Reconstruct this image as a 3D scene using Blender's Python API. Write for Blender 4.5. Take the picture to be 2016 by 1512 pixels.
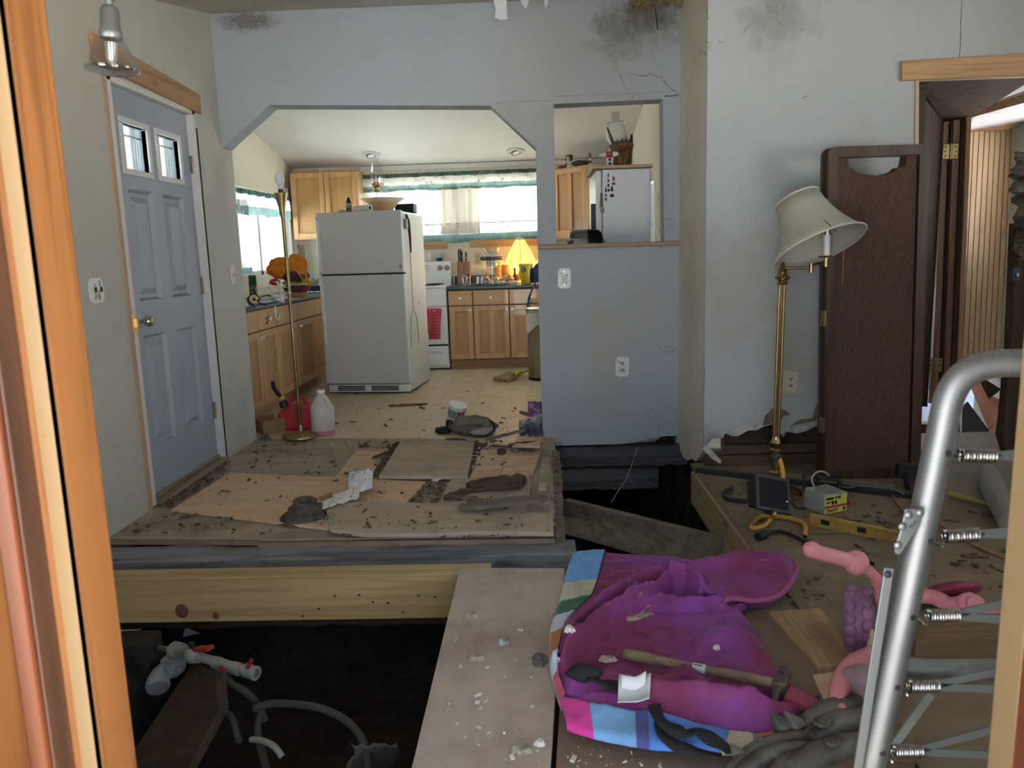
import bpy, bmesh, math, random
from mathutils import Vector, Matrix, Euler, noise as mnoise

for _o in list(bpy.data.objects):
    bpy.data.objects.remove(_o, do_unlink=True)
random.seed(11)
scene = bpy.context.scene
COL = scene.collection

# ---------------------------------------------------------------- camera
FL, CX, CY = 1530.0, 1008.0, 756.0
CAM = Vector((0.0, 0.0, 1.21))
_ya, _pi, _ro = math.radians(1.83), math.radians(9.35), math.radians(-1.784)
CF = Vector((-math.sin(_ya) * math.cos(_pi), math.cos(_ya) * math.cos(_pi), -math.sin(_pi)))
_r0 = Vector((math.cos(_ya), math.sin(_ya), 0.0))
_u0 = _r0.cross(CF)
CR = math.cos(_ro) * _r0 + math.sin(_ro) * _u0
CU = -math.sin(_ro) * _r0 + math.cos(_ro) * _u0
cam_data = bpy.data.cameras.new('camera')
cam_data.sensor_fit = 'HORIZONTAL'
cam_data.sensor_width = 36.0
cam_data.lens = 36.0 * FL / 2016.0
cam_data.clip_start = 0.05
cam_data.clip_end = 200
cam_data.dof.use_dof = True
cam_data.dof.focus_distance = 5.0
cam_data.dof.aperture_fstop = 10.0
cam = bpy.data.objects.new('camera', cam_data)
_m = Matrix((CR, CU, -CF)).transposed().to_4x4()
_m.translation = CAM
cam.matrix_world = _m
COL.objects.link(cam)
scene.camera = cam

# ---------------------------------------------------------------- sky
world = bpy.data.worlds.new('overcast_sky')
scene.world = world
world.use_nodes = True
_nt = world.node_tree
_bg = _nt.nodes['Background']
_bg.inputs['Color'].default_value = (0.80, 0.93, 1.12, 1)
_bg.inputs['Strength'].default_value = 3.0
scene.view_settings.view_transform = 'Standard'
scene.view_settings.look = 'None'
scene.view_settings.gamma = 1.0
scene.view_settings.use_curve_mapping = False
scene.view_settings.exposure = 1.02

_sun = bpy.data.lights.new('sun', 'SUN')
_sun.energy = 130.0
_sun.angle = math.radians(0.6)
_sun.color = (1.0, 0.93, 0.82)
SUN = bpy.data.objects.new('sun', _sun)
SUN_DIR = Vector((-0.45, -0.10, -0.88)).normalized()     # high sun from the right of the house
SUN.rotation_euler = SUN_DIR.to_track_quat('-Z', 'Y').to_euler()
SUN.location = (6, 6, 6)
COL.objects.link(SUN)

# daylight openings, several of them unseen and added (sampling portals only, they give no light of their own)
def portal(name, loc, rot, sx, sy):
    l = bpy.data.lights.new(name, 'AREA')
    l.shape = 'RECTANGLE'; l.size = sx; l.size_y = sy
    l.cycles.is_portal = True
    o = bpy.data.objects.new(name, l)
    o.location = loc; o.rotation_euler = rot
    COL.objects.link(o)
_h = math.pi / 2
portal('portal_front_door', (0.0, 0.50, 0.95), (_h, 0, 0), 1.0, 2.1)
portal('portal_side_window', (3.75, 1.75, 1.55), (0, _h, 0), 1.2, 1.4)
portal('portal_added_beyond', (3.75, 5.35, 1.5), (0, _h, 0), 1.0, 0.7)
portal('portal_added_front', (-1.2, 0.50, 1.5), (_h, 0, 0), 0.7, 0.9)
portal('portal_kitchen_right', (1.25, 7.75, 1.05), (0, _h, 0), 1.8, 1.75)
portal('portal_kitchen_back', (-0.9, 9.30, 1.75), (-_h, 0, 0), 2.2, 0.95)
portal('portal_kitchen_left', (-2.95, 8.3, 1.65), (0, -_h, 0), 1.0, 1.2)

def _ray(x, y):
    return CR * ((x - CX) / FL) - CU * ((y - CY) / FL) + CF
def gz(x, y, z=0.0):
    d = _ray(x, y); return CAM + d * ((z - CAM.z) / d.z)
def gy(x, y, Y):
    d = _ray(x, y); return CAM + d * (Y / d.y)
def gx(x, y, X):
    d = _ray(x, y); return CAM + d * (X / d.x)

# ---------------------------------------------------------------- mesh helpers
TM = {}          # object -> world matrix of things
def V3(*a): return Vector(a)

class MB:
    def __init__(s): s.v = []; s.f = []
    def add(s, vs, fs):
        n = len(s.v); s.v += [Vector(p) for p in vs]; s.f += [tuple(i + n for i in f) for f in fs]; return s
    def box(s, x0, y0, z0, x1, y1, z1):
        if x1 < x0: x0, x1 = x1, x0
        if y1 < y0: y0, y1 = y1, y0
        if z1 < z0: z0, z1 = z1, z0
        return s.add([(x0,y0,z0),(x1,y0,z0),(x1,y1,z0),(x0,y1,z0),(x0,y0,z1),(x1,y0,z1),(x1,y1,z1),(x0,y1,z1)],
                     [(3,2,1,0),(4,5,6,7),(0,1,5,4),(1,2,6,5),(2,3,7,6),(3,0,4,7)])
    def cbox(s, c, sz, rot=(0,0,0)):
        R = Euler(rot).to_matrix(); c = Vector(c); hx, hy, hz = sz[0]/2, sz[1]/2, sz[2]/2
        P = [c + R @ Vector(p) for p in ((-hx,-hy,-hz),(hx,-hy,-hz),(hx,hy,-hz),(-hx,hy,-hz),(-hx,-hy,hz),(hx,-hy,hz),(hx,hy,hz),(-hx,hy,hz))]
        return s.add(P, [(3,2,1,0),(4,5,6,7),(0,1,5,4),(1,2,6,5),(2,3,7,6),(3,0,4,7)])
    def bar(s, a, b, w, h, up=(0,0,1)):
        a = Vector(a); b = Vector(b); d = (b - a).normalized(); up = Vector(up)
        sd = d.cross(up)
        if sd.length < 1e-4: sd = d.cross(Vector((1,0,0)))
        sd.normalize(); u = sd.cross(d).normalized(); sd *= w/2; u *= h/2
        P = [a-sd-u, b-sd-u, b+sd-u, a+sd-u, a-sd+u, b-sd+u, b+sd+u, a+sd+u]
        return s.add(P, [(0,1,2,3),(7,6,5,4),(0,4,5,1),(1,5,6,2),(2,6,7,3),(3,7,4,0)])
    def loopprism(s, A, B):
        n = len(A)
        fs = [tuple(range(n-1,-1,-1)), tuple(range(n, 2*n))] + [(i, (i+1)%n, n+(i+1)%n, n+i) for i in range(n)]
        return s.add(list(A)+list(B), fs)
    def prism(s, pts, off):
        off = Vector(off); A = [Vector(p) for p in pts]; return s.loopprism(A, [p+off for p in A])
    def xz(s, pts, y0, y1): return s.loopprism([V3(p[0],y0,p[1]) for p in pts], [V3(p[0],y1,p[1]) for p in pts])
    def yz(s, pts, x0, x1): return s.loopprism([V3(x0,p[0],p[1]) for p in pts], [V3(x1,p[0],p[1]) for p in pts])
    def xy(s, pts, z0, z1): return s.loopprism([V3(p[0],p[1],z0) for p in pts], [V3(p[0],p[1],z1) for p in pts])
    def lathe(s, prof, n=24, o=(0,0,0), ax=(0,0,1), a0=0.0, squash=1.0, wob=None):
        o = Vector(o); ax = Vector(ax).normalized()
        q = Vector((0,0,1)).rotation_difference(ax).to_matrix()
        vs = []; fs = []; m = len(prof)
        for j, (r, z) in enumerate(prof):
            for i in range(n):
                t = a0 + 2*math.pi*i/n
                rr = r * (wob(t, j/(m-1)) if wob else 1)
                vs.append(o + q @ Vector((rr*math.cos(t), squash*rr*math.sin(t), z)))
        for j in range(m-1):
            for i in range(n):
                fs.append((j*n+i, j*n+(i+1)%n, (j+1)*n+(i+1)%n, (j+1)*n+i))
        if prof[0][0] > 1e-5: fs.append(tuple(range(n-1,-1,-1)))
        if prof[-1][0] > 1e-5: fs.append(tuple((m-1)*n+i for i in range(n)))
        return s.add(vs, fs)
    def shell(s, prof, n=24, o=(0,0,0), ax=(0,0,1), a0=0.0, wob=None):   # open lathe surface
        k = len(s.f); s.lathe(prof, n, o, ax, a0, 1.0, wob)
        s.f = s.f[:k] + [f for f in s.f[k:] if len(f) == 4]
        return s
    def cyl(s, a, b, r0, r1=None, n=14):
        a = Vector(a); b = Vector(b); r1 = r0 if r1 is None else r1; L = (b-a).length
        return s.lathe([(r0,0),(r1,L)], n, a, b-a)
    def tube(s, pts, r, n=8, closed=False):
        P = [Vector(p) for p in pts]; m = len(P)
        R = r if isinstance(r, (list,tuple)) else [r]*m
        T = []
        for i in range(m):
            a = P[(i-1)%m] if (closed or i>0) else P[i]; b = P[(i+1)%m] if (closed or i<m-1) else P[i]
            d = b-a; T.append(d.normalized() if d.length>1e-9 else Vector((0,0,1)))
        u = T[0].orthogonal().normalized(); vs = []; fs = []
        for i in range(m):
            if i: u = (T[i-1].rotation_difference(T[i])) @ u
            u = (u - T[i]*u.dot(T[i])).normalized(); w = T[i].cross(u)
            for k in range(n):
                t = 2*math.pi*k/n; vs.append(P[i] + (u*math.cos(t)+w*math.sin(t))*R[i])
        for i in range(m-1 if not closed else m):
            j = (i+1)%m
            for k in range(n): fs.append((i*n+k, i*n+(k+1)%n, j*n+(k+1)%n, j*n+k))
        if not closed: fs += [tuple(range(n-1,-1,-1)), tuple((m-1)*n+k for k in range(n))]
        return s.add(vs, fs)
    def ball(s, c, r, n=12, m=8):
        c = Vector(c); r = Vector(r) if not isinstance(r,(int,float)) else Vector((r,r,r))
        vs = [c+Vector((0,0,-r.z))]
        for j in range(1,m):
            p = -math.pi/2+math.pi*j/m
            for i in range(n):
                t = 2*math.pi*i/n; vs.append(c+Vector((r.x*math.cos(p)*math.cos(t), r.y*math.cos(p)*math.sin(t), r.z*math.sin(p))))
        vs.append(c+Vector((0,0,r.z))); e = len(vs)-1
        fs = [(0,1+(i+1)%n,1+i) for i in range(n)]
        for j in range(m-2):
            for i in range(n):
                a=1+j*n+i; b=1+j*n+(i+1)%n; fs.append((a,b,b+n,a+n))
        fs += [(e,1+(m-2)*n+i,1+(m-2)*n+(i+1)%n) for i in range(n)]
        return s.add(vs, fs)
    def grid(s, fn, nu, nv):
        vs = [fn(i/nu, j/nv) for j in range(nv+1) for i in range(nu+1)]
        fs = [(j*(nu+1)+i, j*(nu+1)+i+1, (j+1)*(nu+1)+i+1, (j+1)*(nu+1)+i) for j in range(nv) for i in range(nu)]
        return s.add(vs, fs)
    def xform(s, M):
        s.v = [M @ p for p in s.v]; return s
    def build(s, name, mat, parent=None, w=True, smooth=38, bevel=0.0, solid=0.0, sub=0, seg=2):
        me = bpy.data.meshes.new(name)
        vs = s.v; o = bpy.data.objects.new(name, me)
        if parent is not None:
            M = TM[parent]
            if w:
                I = M.inverted(); vs = [I @ p for p in vs]
            o.parent = parent; TM[o] = M
        else:
            lo = Vector([min(p[k] for p in vs) for k in range(3)]); hi = Vector([max(p[k] for p in vs) for k in range(3)])
            c = Vector(((lo.x+hi.x)/2, (lo.y+hi.y)/2, lo.z)); vs = [p-c for p in vs]; o.location = c
            TM[o] = Matrix.Translation(c)
        me.from_pydata([tuple(p) for p in vs], [], s.f); me.update()
        bm = bmesh.new(); bm.from_mesh(me); bmesh.ops.recalc_face_normals(bm, faces=bm.faces); bm.to_mesh(me); bm.free()
        if smooth:
            me.polygons.foreach_set('use_smooth', [True]*len(me.polygons)); me.set_sharp_from_angle(angle=math.radians(smooth))
        me.materials.append(mat)
        if solid:
            md = o.modifiers.new('solid','SOLIDIFY'); md.thickness = solid; md.offset = -1
        if sub:
            md = o.modifiers.new('sub','SUBSURF'); md.levels = sub; md.render_levels = sub
        if bevel:
            md = o.modifiers.new('bevel','BEVEL'); md.width = bevel; md.segments = seg; md.limit_method = 'ANGLE'; md.angle_limit = math.radians(40)
        COL.objects.link(o)
        return o

def tag(o, label, cat, group=None):
    o['label'] = label; o['category'] = cat
    if group: o['group'] = group
    return o
def thing(name, label, cat, loc=(0,0,0), rz=0.0, group=None):
    o = bpy.data.objects.new(name, None); o.empty_display_size = 0.05
    o.location = loc; o.rotation_euler = (0,0,rz); COL.objects.link(o)
    TM[o] = Matrix.Translation(Vector(loc)) @ Matrix.Rotation(rz, 4, 'Z')
    return tag(o, label, cat, group)
def struct(o):
    o['kind'] = 'structure'; return o
def sthing(name, loc=(0,0,0)):
    o = bpy.data.objects.new(name, None); o.empty_display_size = 0.05; o.location = loc; COL.objects.link(o)
    TM[o] = Matrix.Translation(Vector(loc)); o['kind'] = 'structure'; return o
def stuff(o):
    o['kind'] = 'stuff'; return o
def dup(root, loc, rz=None, label=None, name=None):
    def cp(o, par):
        c = o.copy(); COL.objects.link(c); c.parent = par
        for ch in list(o.children): cp(ch, c)
        return c
    r = cp(root, None); r.location = loc
    if rz is not None: r.rotation_euler = (0,0,rz)
    if label: r['label'] = label
    return r
def cr(pts, n=8, closed=False):      # catmull-rom through points
    P = [Vector(p) for p in pts]; m = len(P); out = []
    for i in range(m if closed else m-1):
        if closed: a,b,c,d = P[(i-1)%m],P[i],P[(i+1)%m],P[(i+2)%m]
        else: a,b,c,d = P[max(i-1,0)],P[i],P[i+1],P[min(i+2,m-1)]
        for k in range(n):
            t=k/n; out.append(0.5*((2*b)+(c-a)*t+(2*a-5*b+4*c-d)*t*t+(3*b-a-3*c+d)*t*t*t))
    if not closed: out.append(P[-1])
    return out
def nz(p, s=1.0, sd=0.0): return mnoise.noise(Vector(p)*s + Vector((sd, sd*1.7, sd*0.3)))
def P2(L): return [V3(*p) for p in L]

# ---------------------------------------------------------------- materials
MATS = {}
def ramp(nt, lo, hi):
    r = nt.nodes.new('ShaderNodeValToRGB'); r.color_ramp.elements[0].position = lo; r.color_ramp.elements[1].position = hi
    return r
def mat(name, col, rough=0.6, metal=0.0, layers=(), bump=None, spec=0.4, emit=None, es=0.0, trans=0.0, ior=1.45, alpha=1.0, sheen=None, coat=0.0, sss=0.0, coord='Object', rl=None):
    if name in MATS: return MATS[name]
    m = bpy.data.materials.new(name); m.use_nodes = True; nt = m.node_tree; N = nt.nodes; L = nt.links
    b = N['Principled BSDF']; MATS[name] = m
    b.inputs['Roughness'].default_value = rough; b.inputs['Metallic'].default_value = metal
    b.inputs['Specular IOR Level'].default_value = spec
    b.inputs['Base Color'].default_value = (*col, 1)
    if trans: b.inputs['Transmission Weight'].default_value = trans; b.inputs['IOR'].default_value = ior
    if alpha < 1: b.inputs['Alpha'].default_value = alpha
    if coat: b.inputs['Coat Weight'].default_value = coat
    if sss: b.inputs['Subsurface Weight'].default_value = sss; b.inputs['Subsurface Radius'].default_value = (0.02,0.01,0.01)
    if sheen: b.inputs['Sheen Weight'].default_value = sheen[0]; b.inputs['Sheen Tint'].default_value = (*sheen[1],1); b.inputs['Sheen Roughness'].default_value = 0.4
    if emit: b.inputs['Emission Color'].default_value = (*emit,1); b.inputs['Emission Strength'].default_value = es
    tc = N.new('ShaderNodeTexCoord')
    def mapped(sc, rot=(0,0,0), loc=(0,0,0)):
        mp = N.new('ShaderNodeMapping'); L.new(tc.outputs[coord], mp.inputs[0])
        mp.inputs['Scale'].default_value = sc if isinstance(sc,(tuple,list)) else (sc,sc,sc)
        mp.inputs['Rotation'].default_value = rot; mp.inputs['Location'].default_value = loc
        return mp.outputs[0]
    cur = None; seed = 0
    for ly in layers:
        seed += 1
        k = ly.get('t','noise'); vec = mapped(ly.get('s',5), ly.get('rot',(0,0,0)), ly.get('loc',(seed*3.1,seed*1.7,seed*2.3) if k!='grad' and k!='brick' else (0,0,0)))
        if k == 'noise':
            n = N.new('ShaderNodeTexNoise'); n.inputs['Scale'].default_value = 1; n.inputs['Detail'].default_value = ly.get('d',5); n.inputs['Roughness'].default_value = ly.get('r',0.55); n.inputs['Distortion'].default_value = ly.get('dist',0)
            L.new(vec, n.inputs['Vector']); src = n.outputs['Fac']
        elif k == 'vor':
            n = N.new('ShaderNodeTexVoronoi'); n.inputs['Scale'].default_value = 1; L.new(vec, n.inputs['Vector']); src = n.outputs['Distance']
        elif k == 'edge':
            n = N.new('ShaderNodeTexVoronoi'); n.feature='DISTANCE_TO_EDGE'; n.inputs['Scale'].default_value = 1; L.new(vec, n.inputs['Vector']); src = n.outputs['Distance']
        elif k == 'wave':
            n = N.new('ShaderNodeTexWave'); n.wave_type = ly.get('wt','BANDS'); n.bands_direction = ly.get('dir','X'); n.inputs['Scale'].default_value = 1
            n.inputs['Distortion'].default_value = ly.get('dist',3); n.inputs['Detail'].default_value = ly.get('d',3); n.inputs['Detail Scale'].default_value = ly.get('ds',1)
            L.new(vec, n.inputs['Vector']); src = n.outputs['Fac']
        elif k == 'grad':
            n = N.new('ShaderNodeSeparateXYZ'); L.new(vec, n.inputs[0]); src = n.outputs[ly.get('ax',2)]
        elif k == 'brick':
            n = N.new('ShaderNodeTexBrick'); n.offset = ly.get('off',0.0); n.inputs['Scale'].default_value = 1; n.inputs['Mortar Size'].default_value = ly.get('ms',0.02); n.inputs['Brick Width'].default_value = ly.get('bw',1); n.inputs['Row Height'].default_value = ly.get('rh',1)
            n.inputs['Color1'].default_value=(0,0,0,1); n.inputs['Color2'].default_value=(0,0,0,1); n.inputs['Mortar'].default_value=(1,1,1,1)
            L.new(vec, n.inputs['Vector']); src = n.outputs['Color']
        rp = ramp(nt, ly.get('lo',0.4), ly.get('hi',0.6)); L.new(src, rp.inputs[0])
        if ly.get('inv'):
            rp.color_ramp.elements[0].color=(1,1,1,1); rp.color_ramp.elements[1].color=(0,0,0,1)
        fac = rp.outputs[0]
        if 'mask' in ly:
            q = ly['mask']; n2 = N.new('ShaderNodeTexNoise'); n2.inputs['Scale'].default_value=1; n2.inputs['Detail'].default_value=3
            L.new(mapped(q[0], loc=(seed*7.3,1.1,4.2)), n2.inputs['Vector']); r2 = ramp(nt,q[1],q[2]); L.new(n2.outputs['Fac'], r2.inputs[0])
            mm = N.new('ShaderNodeMath'); mm.operation='MULTIPLY'; L.new(fac,mm.inputs[0]); L.new(r2.outputs[0],mm.inputs[1]); fac = mm.outputs[0]
        f = N.new('ShaderNodeMath'); f.operation='MULTIPLY'; f.inputs[1].default_value = ly.get('f',1.0); L.new(fac, f.inputs[0])
        mx = N.new('ShaderNodeMix'); mx.data_type='RGBA'; L.new(f.outputs[0], mx.inputs[0])
        if cur is None: mx.inputs[6].default_value = (*col,1)
        else: L.new(cur, mx.inputs[6])
        mx.inputs[7].default_value = (*ly['c'],1)
        cur = mx.outputs[2]
    if cur is not None: L.new(cur, b.inputs['Base Color'])
    if bump:
        n = N.new('ShaderNodeTexNoise'); n.inputs['Scale'].default_value=1; n.inputs['Detail'].default_value=6; L.new(mapped(bump[0]), n.inputs['Vector'])
        bp = N.new('ShaderNodeBump'); bp.inputs['Strength'].default_value=bump[1]; bp.inputs['Distance'].default_value=bump[2] if len(bump)>2 else 0.01
        L.new(n.outputs['Fac'], bp.inputs['Height']); L.new(bp.outputs[0], b.inputs['Normal'])
    if rl:
        n = N.new('ShaderNodeTexNoise'); n.inputs['Scale'].default_value=1; n.inputs['Detail'].default_value=4; L.new(mapped(rl[0]), n.inputs['Vector'])
        mr = N.new('ShaderNodeMapRange'); mr.inputs[3].default_value=rl[1]; mr.inputs[4].default_value=rl[2]; L.new(n.outputs['Fac'], mr.inputs[0]); L.new(mr.outputs[0], b.inputs['Roughness'])
    return m
def stain(m, o, spots):
    # soft irregular stains and painted shade at given world points, fixed to the surface
    nt = m.node_tree; N = nt.nodes; L = nt.links; b = N['Principled BSDF']; cur = b.inputs['Base Color'].links[0].from_socket
    tc = N.new('ShaderNodeTexCoord'); nzt = N.new('ShaderNodeTexNoise'); nzt.inputs['Scale'].default_value = 7; nzt.inputs['Detail'].default_value = 8; nzt.inputs['Roughness'].default_value = 0.7; L.new(tc.outputs['Object'], nzt.inputs['Vector'])
    for (p, r, c, f) in spots:
        p = Vector(p) - o.location
        mp = N.new('ShaderNodeMapping'); L.new(tc.outputs['Object'], mp.inputs[0]); rr = r if isinstance(r, tuple) else (r, r, r)
        mp.inputs['Location'].default_value = tuple(-p[k]/rr[k] for k in range(3)); mp.inputs['Scale'].default_value = tuple(1/k for k in rr)
        ln = N.new('ShaderNodeVectorMath'); ln.operation = 'LENGTH'; L.new(mp.outputs[0], ln.inputs[0])
        a = N.new('ShaderNodeMath'); a.operation = 'MULTIPLY_ADD'; a.inputs[1].default_value = 2.4; a.inputs[2].default_value = -1.2; L.new(nzt.outputs['Fac'], a.inputs[0])
        s = N.new('ShaderNodeMath'); s.operation = 'ADD'; L.new(ln.outputs['Value'], s.inputs[0]); L.new(a.outputs[0], s.inputs[1])
        mr = N.new('ShaderNodeMapRange'); mr.inputs[1].default_value = 1.0; mr.inputs[2].default_value = 0.25; mr.inputs[3].default_value = 0.0; mr.inputs[4].default_value = f; L.new(s.outputs[0], mr.inputs[0])
        mx = N.new('ShaderNodeMix'); mx.data_type = 'RGBA'; L.new(mr.outputs[0], mx.inputs[0]); L.new(cur, mx.inputs[6]); mx.inputs[7].default_value = (*c, 1); cur = mx.outputs[2]
    L.new(cur, b.inputs['Base Color'])
def glass(name, tint=(0.9,0.95,0.95), gloss=0.12, rough=0.02):
    if name in MATS: return MATS[name]
    m = bpy.data.materials.new(name); m.use_nodes = True; nt = m.node_tree; N = nt.nodes; L = nt.links; MATS[name]=m
    N.remove(N['Principled BSDF']); out = N['Material Output']
    t = N.new('ShaderNodeBsdfTransparent'); t.inputs[0].default_value=(*tint,1)
    g = N.new('ShaderNodeBsdfGlossy'); g.inputs['Roughness'].default_value=rough
    lw = N.new('ShaderNodeLayerWeight'); lw.inputs[0].default_value = 0.35
    mr = N.new('ShaderNodeMath'); mr.operation='MULTIPLY_ADD'; mr.inputs[1].default_value=0.7; mr.inputs[2].default_value=gloss*0.4; L.new(lw.outputs['Facing'], mr.inputs[0])
    mx = N.new('ShaderNodeMixShader'); L.new(mr.outputs[0], mx.inputs[0]); L.new(t.outputs[0], mx.inputs[1]); L.new(g.outputs[0], mx.inputs[2]); L.new(mx.outputs[0], out.inputs[0])
    return m
def cloth_thin(name, col, tr=0.5, layers=()):
    m = mat(name, col, 0.9, layers=layers, spec=0.1)
    nt = m.node_tree; N = nt.nodes; L = nt.links; b = N['Principled BSDF']; out = N['Material Output']
    t = N.new('ShaderNodeBsdfTranslucent'); mx = N.new('ShaderNodeMixShader'); mx.inputs[0].default_value = tr
    src = b.inputs['Base Color']
    if src.is_linked: L.new(src.links[0].from_socket, t.inputs[0])
    else: t.inputs[0].default_value = (*col,1)
    L.new(b.outputs[0], mx.inputs[1]); L.new(t.outputs[0], mx.inputs[2]); L.new(mx.outputs[0], out.inputs[0])
    return m
def wood(name, col, dark, ax='x', rough=0.5, sc=1.0, f=0.7, knots=0.0, dirt=None, coat=0.0, spec=0.35):
    a, g = 1.2*sc, 28*sc
    s = {'x':(a,g,g),'y':(g,a,g),'z':(g,g,a)}[ax]; s2 = tuple(k*0.3 for k in s)
    ly = [dict(s=s2,c=tuple(c*0.6+d*0.4 for c,d in zip(col,dark)),lo=0.42,hi=0.6,f=0.9), dict(s=s,c=dark,lo=0.47,hi=0.60,f=f,d=6,dist=0.6)]
    if knots: ly.append(dict(t='vor',s=tuple(2.2*sc if k<2*sc else 6*sc for k in s),c=tuple(c*0.45 for c in dark),lo=0.03,hi=0.13,inv=True,f=knots))
    if dirt: ly.append(dict(s=4.0,c=dirt[0],lo=dirt[1],hi=dirt[2],f=dirt[3],d=8,r=0.65))
    return mat(name, col, rough, layers=ly, bump=(s,0.12,0.003), coat=coat, spec=spec)

SPECK = dict(t='vor',s=26,c=(0.10,0.085,0.07),lo=0.035,hi=0.07,inv=True,f=0.75,mask=(3.0,0.50,0.62))
def paint(name, col, stain, f=0.5):
    return mat(name, col, 0.75, spec=0.25, layers=[
        dict(s=(0.9,0.9,0.7),c=stain,lo=0.42,hi=0.72,f=f,d=4),
        dict(s=3.2,c=tuple(c*0.72 for c in stain),lo=0.58,hi=0.78,f=0.5*f,d=7,r=0.65), SPECK],
        bump=(60,0.05,0.002))
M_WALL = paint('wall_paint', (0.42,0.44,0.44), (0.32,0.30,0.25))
M_HEAD = paint('wall_header_light_tone', (0.37,0.405,0.44), (0.33,0.325,0.30), 0.5)  # blue-grey of the light on the header put into its paint
M_WALLL = paint('wall_left_light_tone', (0.49,0.48,0.435), (0.40,0.365,0.29))  # beige of the light on the left wall put into its paint
M_RET = paint('wall_return_light_tone', (0.68,0.63,0.53), (0.52,0.45,0.33), 0.5)  # warmer light on the return face put into a paler paint
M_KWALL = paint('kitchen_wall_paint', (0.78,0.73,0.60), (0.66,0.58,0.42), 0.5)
M_KCEIL = mat('kitchen_ceiling_paint', (0.82,0.80,0.77), 0.8, layers=[dict(s=1.1,c=(0.68,0.65,0.58),lo=0.45,hi=0.75,f=0.5)], spec=0.2)
M_CEIL = mat('room_ceiling_paint', (0.55,0.54,0.50), 0.85, layers=[dict(s=1.5,c=(0.42,0.38,0.30),lo=0.45,hi=0.72,f=0.6)], spec=0.2)
M_WHITE = mat('white_trim_paint', (0.60,0.59,0.57), 0.5, layers=[dict(s=9,c=(0.55,0.52,0.45),lo=0.55,hi=0.75,f=0.4)])
M_DOOR = mat('blue_grey_door_paint', (0.31,0.345,0.395), 0.42, layers=[dict(s=2.0,c=(0.27,0.295,0.32),lo=0.45,hi=0.7,f=0.5), SPECK], spec=0.4)
M_PINE = wood('pine_z', (0.47,0.28,0.12), (0.26,0.13,0.05), 'z', dirt=((0.2,0.11,0.05),0.6,0.75,0.5))
M_PINEX = wood('pine_x', (0.50,0.31,0.15), (0.30,0.16,0.07), 'x', knots=0.6)
M_PINEY = wood('pine_y', (0.42,0.24,0.11), (0.22,0.11,0.045), 'y', knots=0.6)
M_MAPLE = wood('maple_z', (0.58,0.34,0.15), (0.47,0.25,0.095), 'z', rough=0.38, f=0.5, coat=0.2)
M_MAPLEX = wood('maple_x', (0.58,0.34,0.15), (0.47,0.25,0.095), 'x', rough=0.38, f=0.5, coat=0.2)
M_TOE = wood('toe_kick', (0.44,0.25,0.11), (0.33,0.17,0.07), 'x', rough=0.5)
M_BEAM = wood('new_lumber_x', (0.50,0.37,0.18), (0.31,0.21,0.08), 'x', sc=0.8, knots=0.8, dirt=((0.16,0.12,0.06),0.62,0.75,0.6))
M_BEAMY = wood('new_lumber_y', (0.40,0.30,0.16), (0.22,0.16,0.08), 'y', sc=0.8, knots=0.7, dirt=((0.13,0.10,0.06),0.55,0.75,0.7))
M_DARKB = wood('old_beam_x', (0.25,0.255,0.265), (0.07,0.068,0.068), 'x', rough=0.85, knots=0.5)
M_PITB = wood('dark_timber', (0.085,0.085,0.09), (0.03,0.03,0.03), 'x', rough=0.9)  # near-black grey timber colour
M_DARKBY = wood('old_beam_y', (0.10,0.085,0.07), (0.04,0.03,0.025), 'y', rough=0.85)
M_OLDB = wood('weathered_lumber', (0.20,0.165,0.125), (0.10,0.08,0.06), 'x', rough=0.85, knots=0.5)
DUST = dict(s=6.0,c=(0.20,0.17,0.13),lo=0.48,hi=0.72,f=0.7,d=9,r=0.7)
def ply(name, col, dark, dirt, df=0.6, lo=0.5, hi=0.75, ax='x'):
    gs = (2.0,16,16) if ax=='x' else (16,2.0,16)
    return mat(name, col, 0.8, layers=[dict(s=gs,c=dark,lo=0.42,hi=0.7,f=0.7,d=5,dist=0.8),
        dict(s=3.0,c=dirt,lo=lo,hi=hi,f=df,d=8,r=0.65),
        dict(t='vor',s=34,c=(0.07,0.05,0.035),lo=0.05,hi=0.12,inv=True,f=0.8,mask=(4.5,0.5,0.62))], bump=(tuple(3*k for k in gs),0.15,0.003), spec=0.2)
M_PLYN = ply('plywood_clean', (0.70,0.49,0.32), (0.56,0.37,0.21), (0.33,0.24,0.16), 0.5)
M_PLYN2 = ply('plywood_tan', (0.68,0.48,0.33), (0.35,0.23,0.14), (0.27,0.21,0.15), 0.6)
M_PLYO = ply('plywood_dusty', (0.45,0.375,0.285), (0.34,0.28,0.205), (0.17,0.145,0.115), 0.7)
M_PLYG = ply('subfloor_grey', (0.41,0.34,0.26), (0.30,0.25,0.185), (0.13,0.105,0.08), 0.75, 0.46,0.7)
M_PLYR = ply('right_floor_sheet', (0.215,0.175,0.115), (0.165,0.13,0.082), (0.12,0.10,0.07), 0.7, 0.48,0.72)
M_PLANK = ply('grey_plank', (0.46,0.395,0.325), (0.39,0.33,0.27), (0.24,0.185,0.155), 0.75, 0.45, 0.72, 'y')
M_EDGE = mat('plywood_edge', (0.30,0.235,0.16), 0.85, layers=[dict(t='wave',dir='Z',s=160,c=(0.16,0.11,0.07),lo=0.45,hi=0.6,f=0.8,dist=0.3), dict(s=14,c=(0.10,0.08,0.06),lo=0.5,hi=0.7,f=0.6)])
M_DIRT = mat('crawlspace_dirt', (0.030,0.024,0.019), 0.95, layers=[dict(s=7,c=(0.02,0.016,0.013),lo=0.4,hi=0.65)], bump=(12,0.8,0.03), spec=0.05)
M_FOUND = mat('foundation_dark', (0.06,0.052,0.045), 0.95, layers=[dict(s=5,c=(0.02,0.02,0.02),lo=0.4,hi=0.65)], bump=(20,0.5,0.01), spec=0.05)
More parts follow.
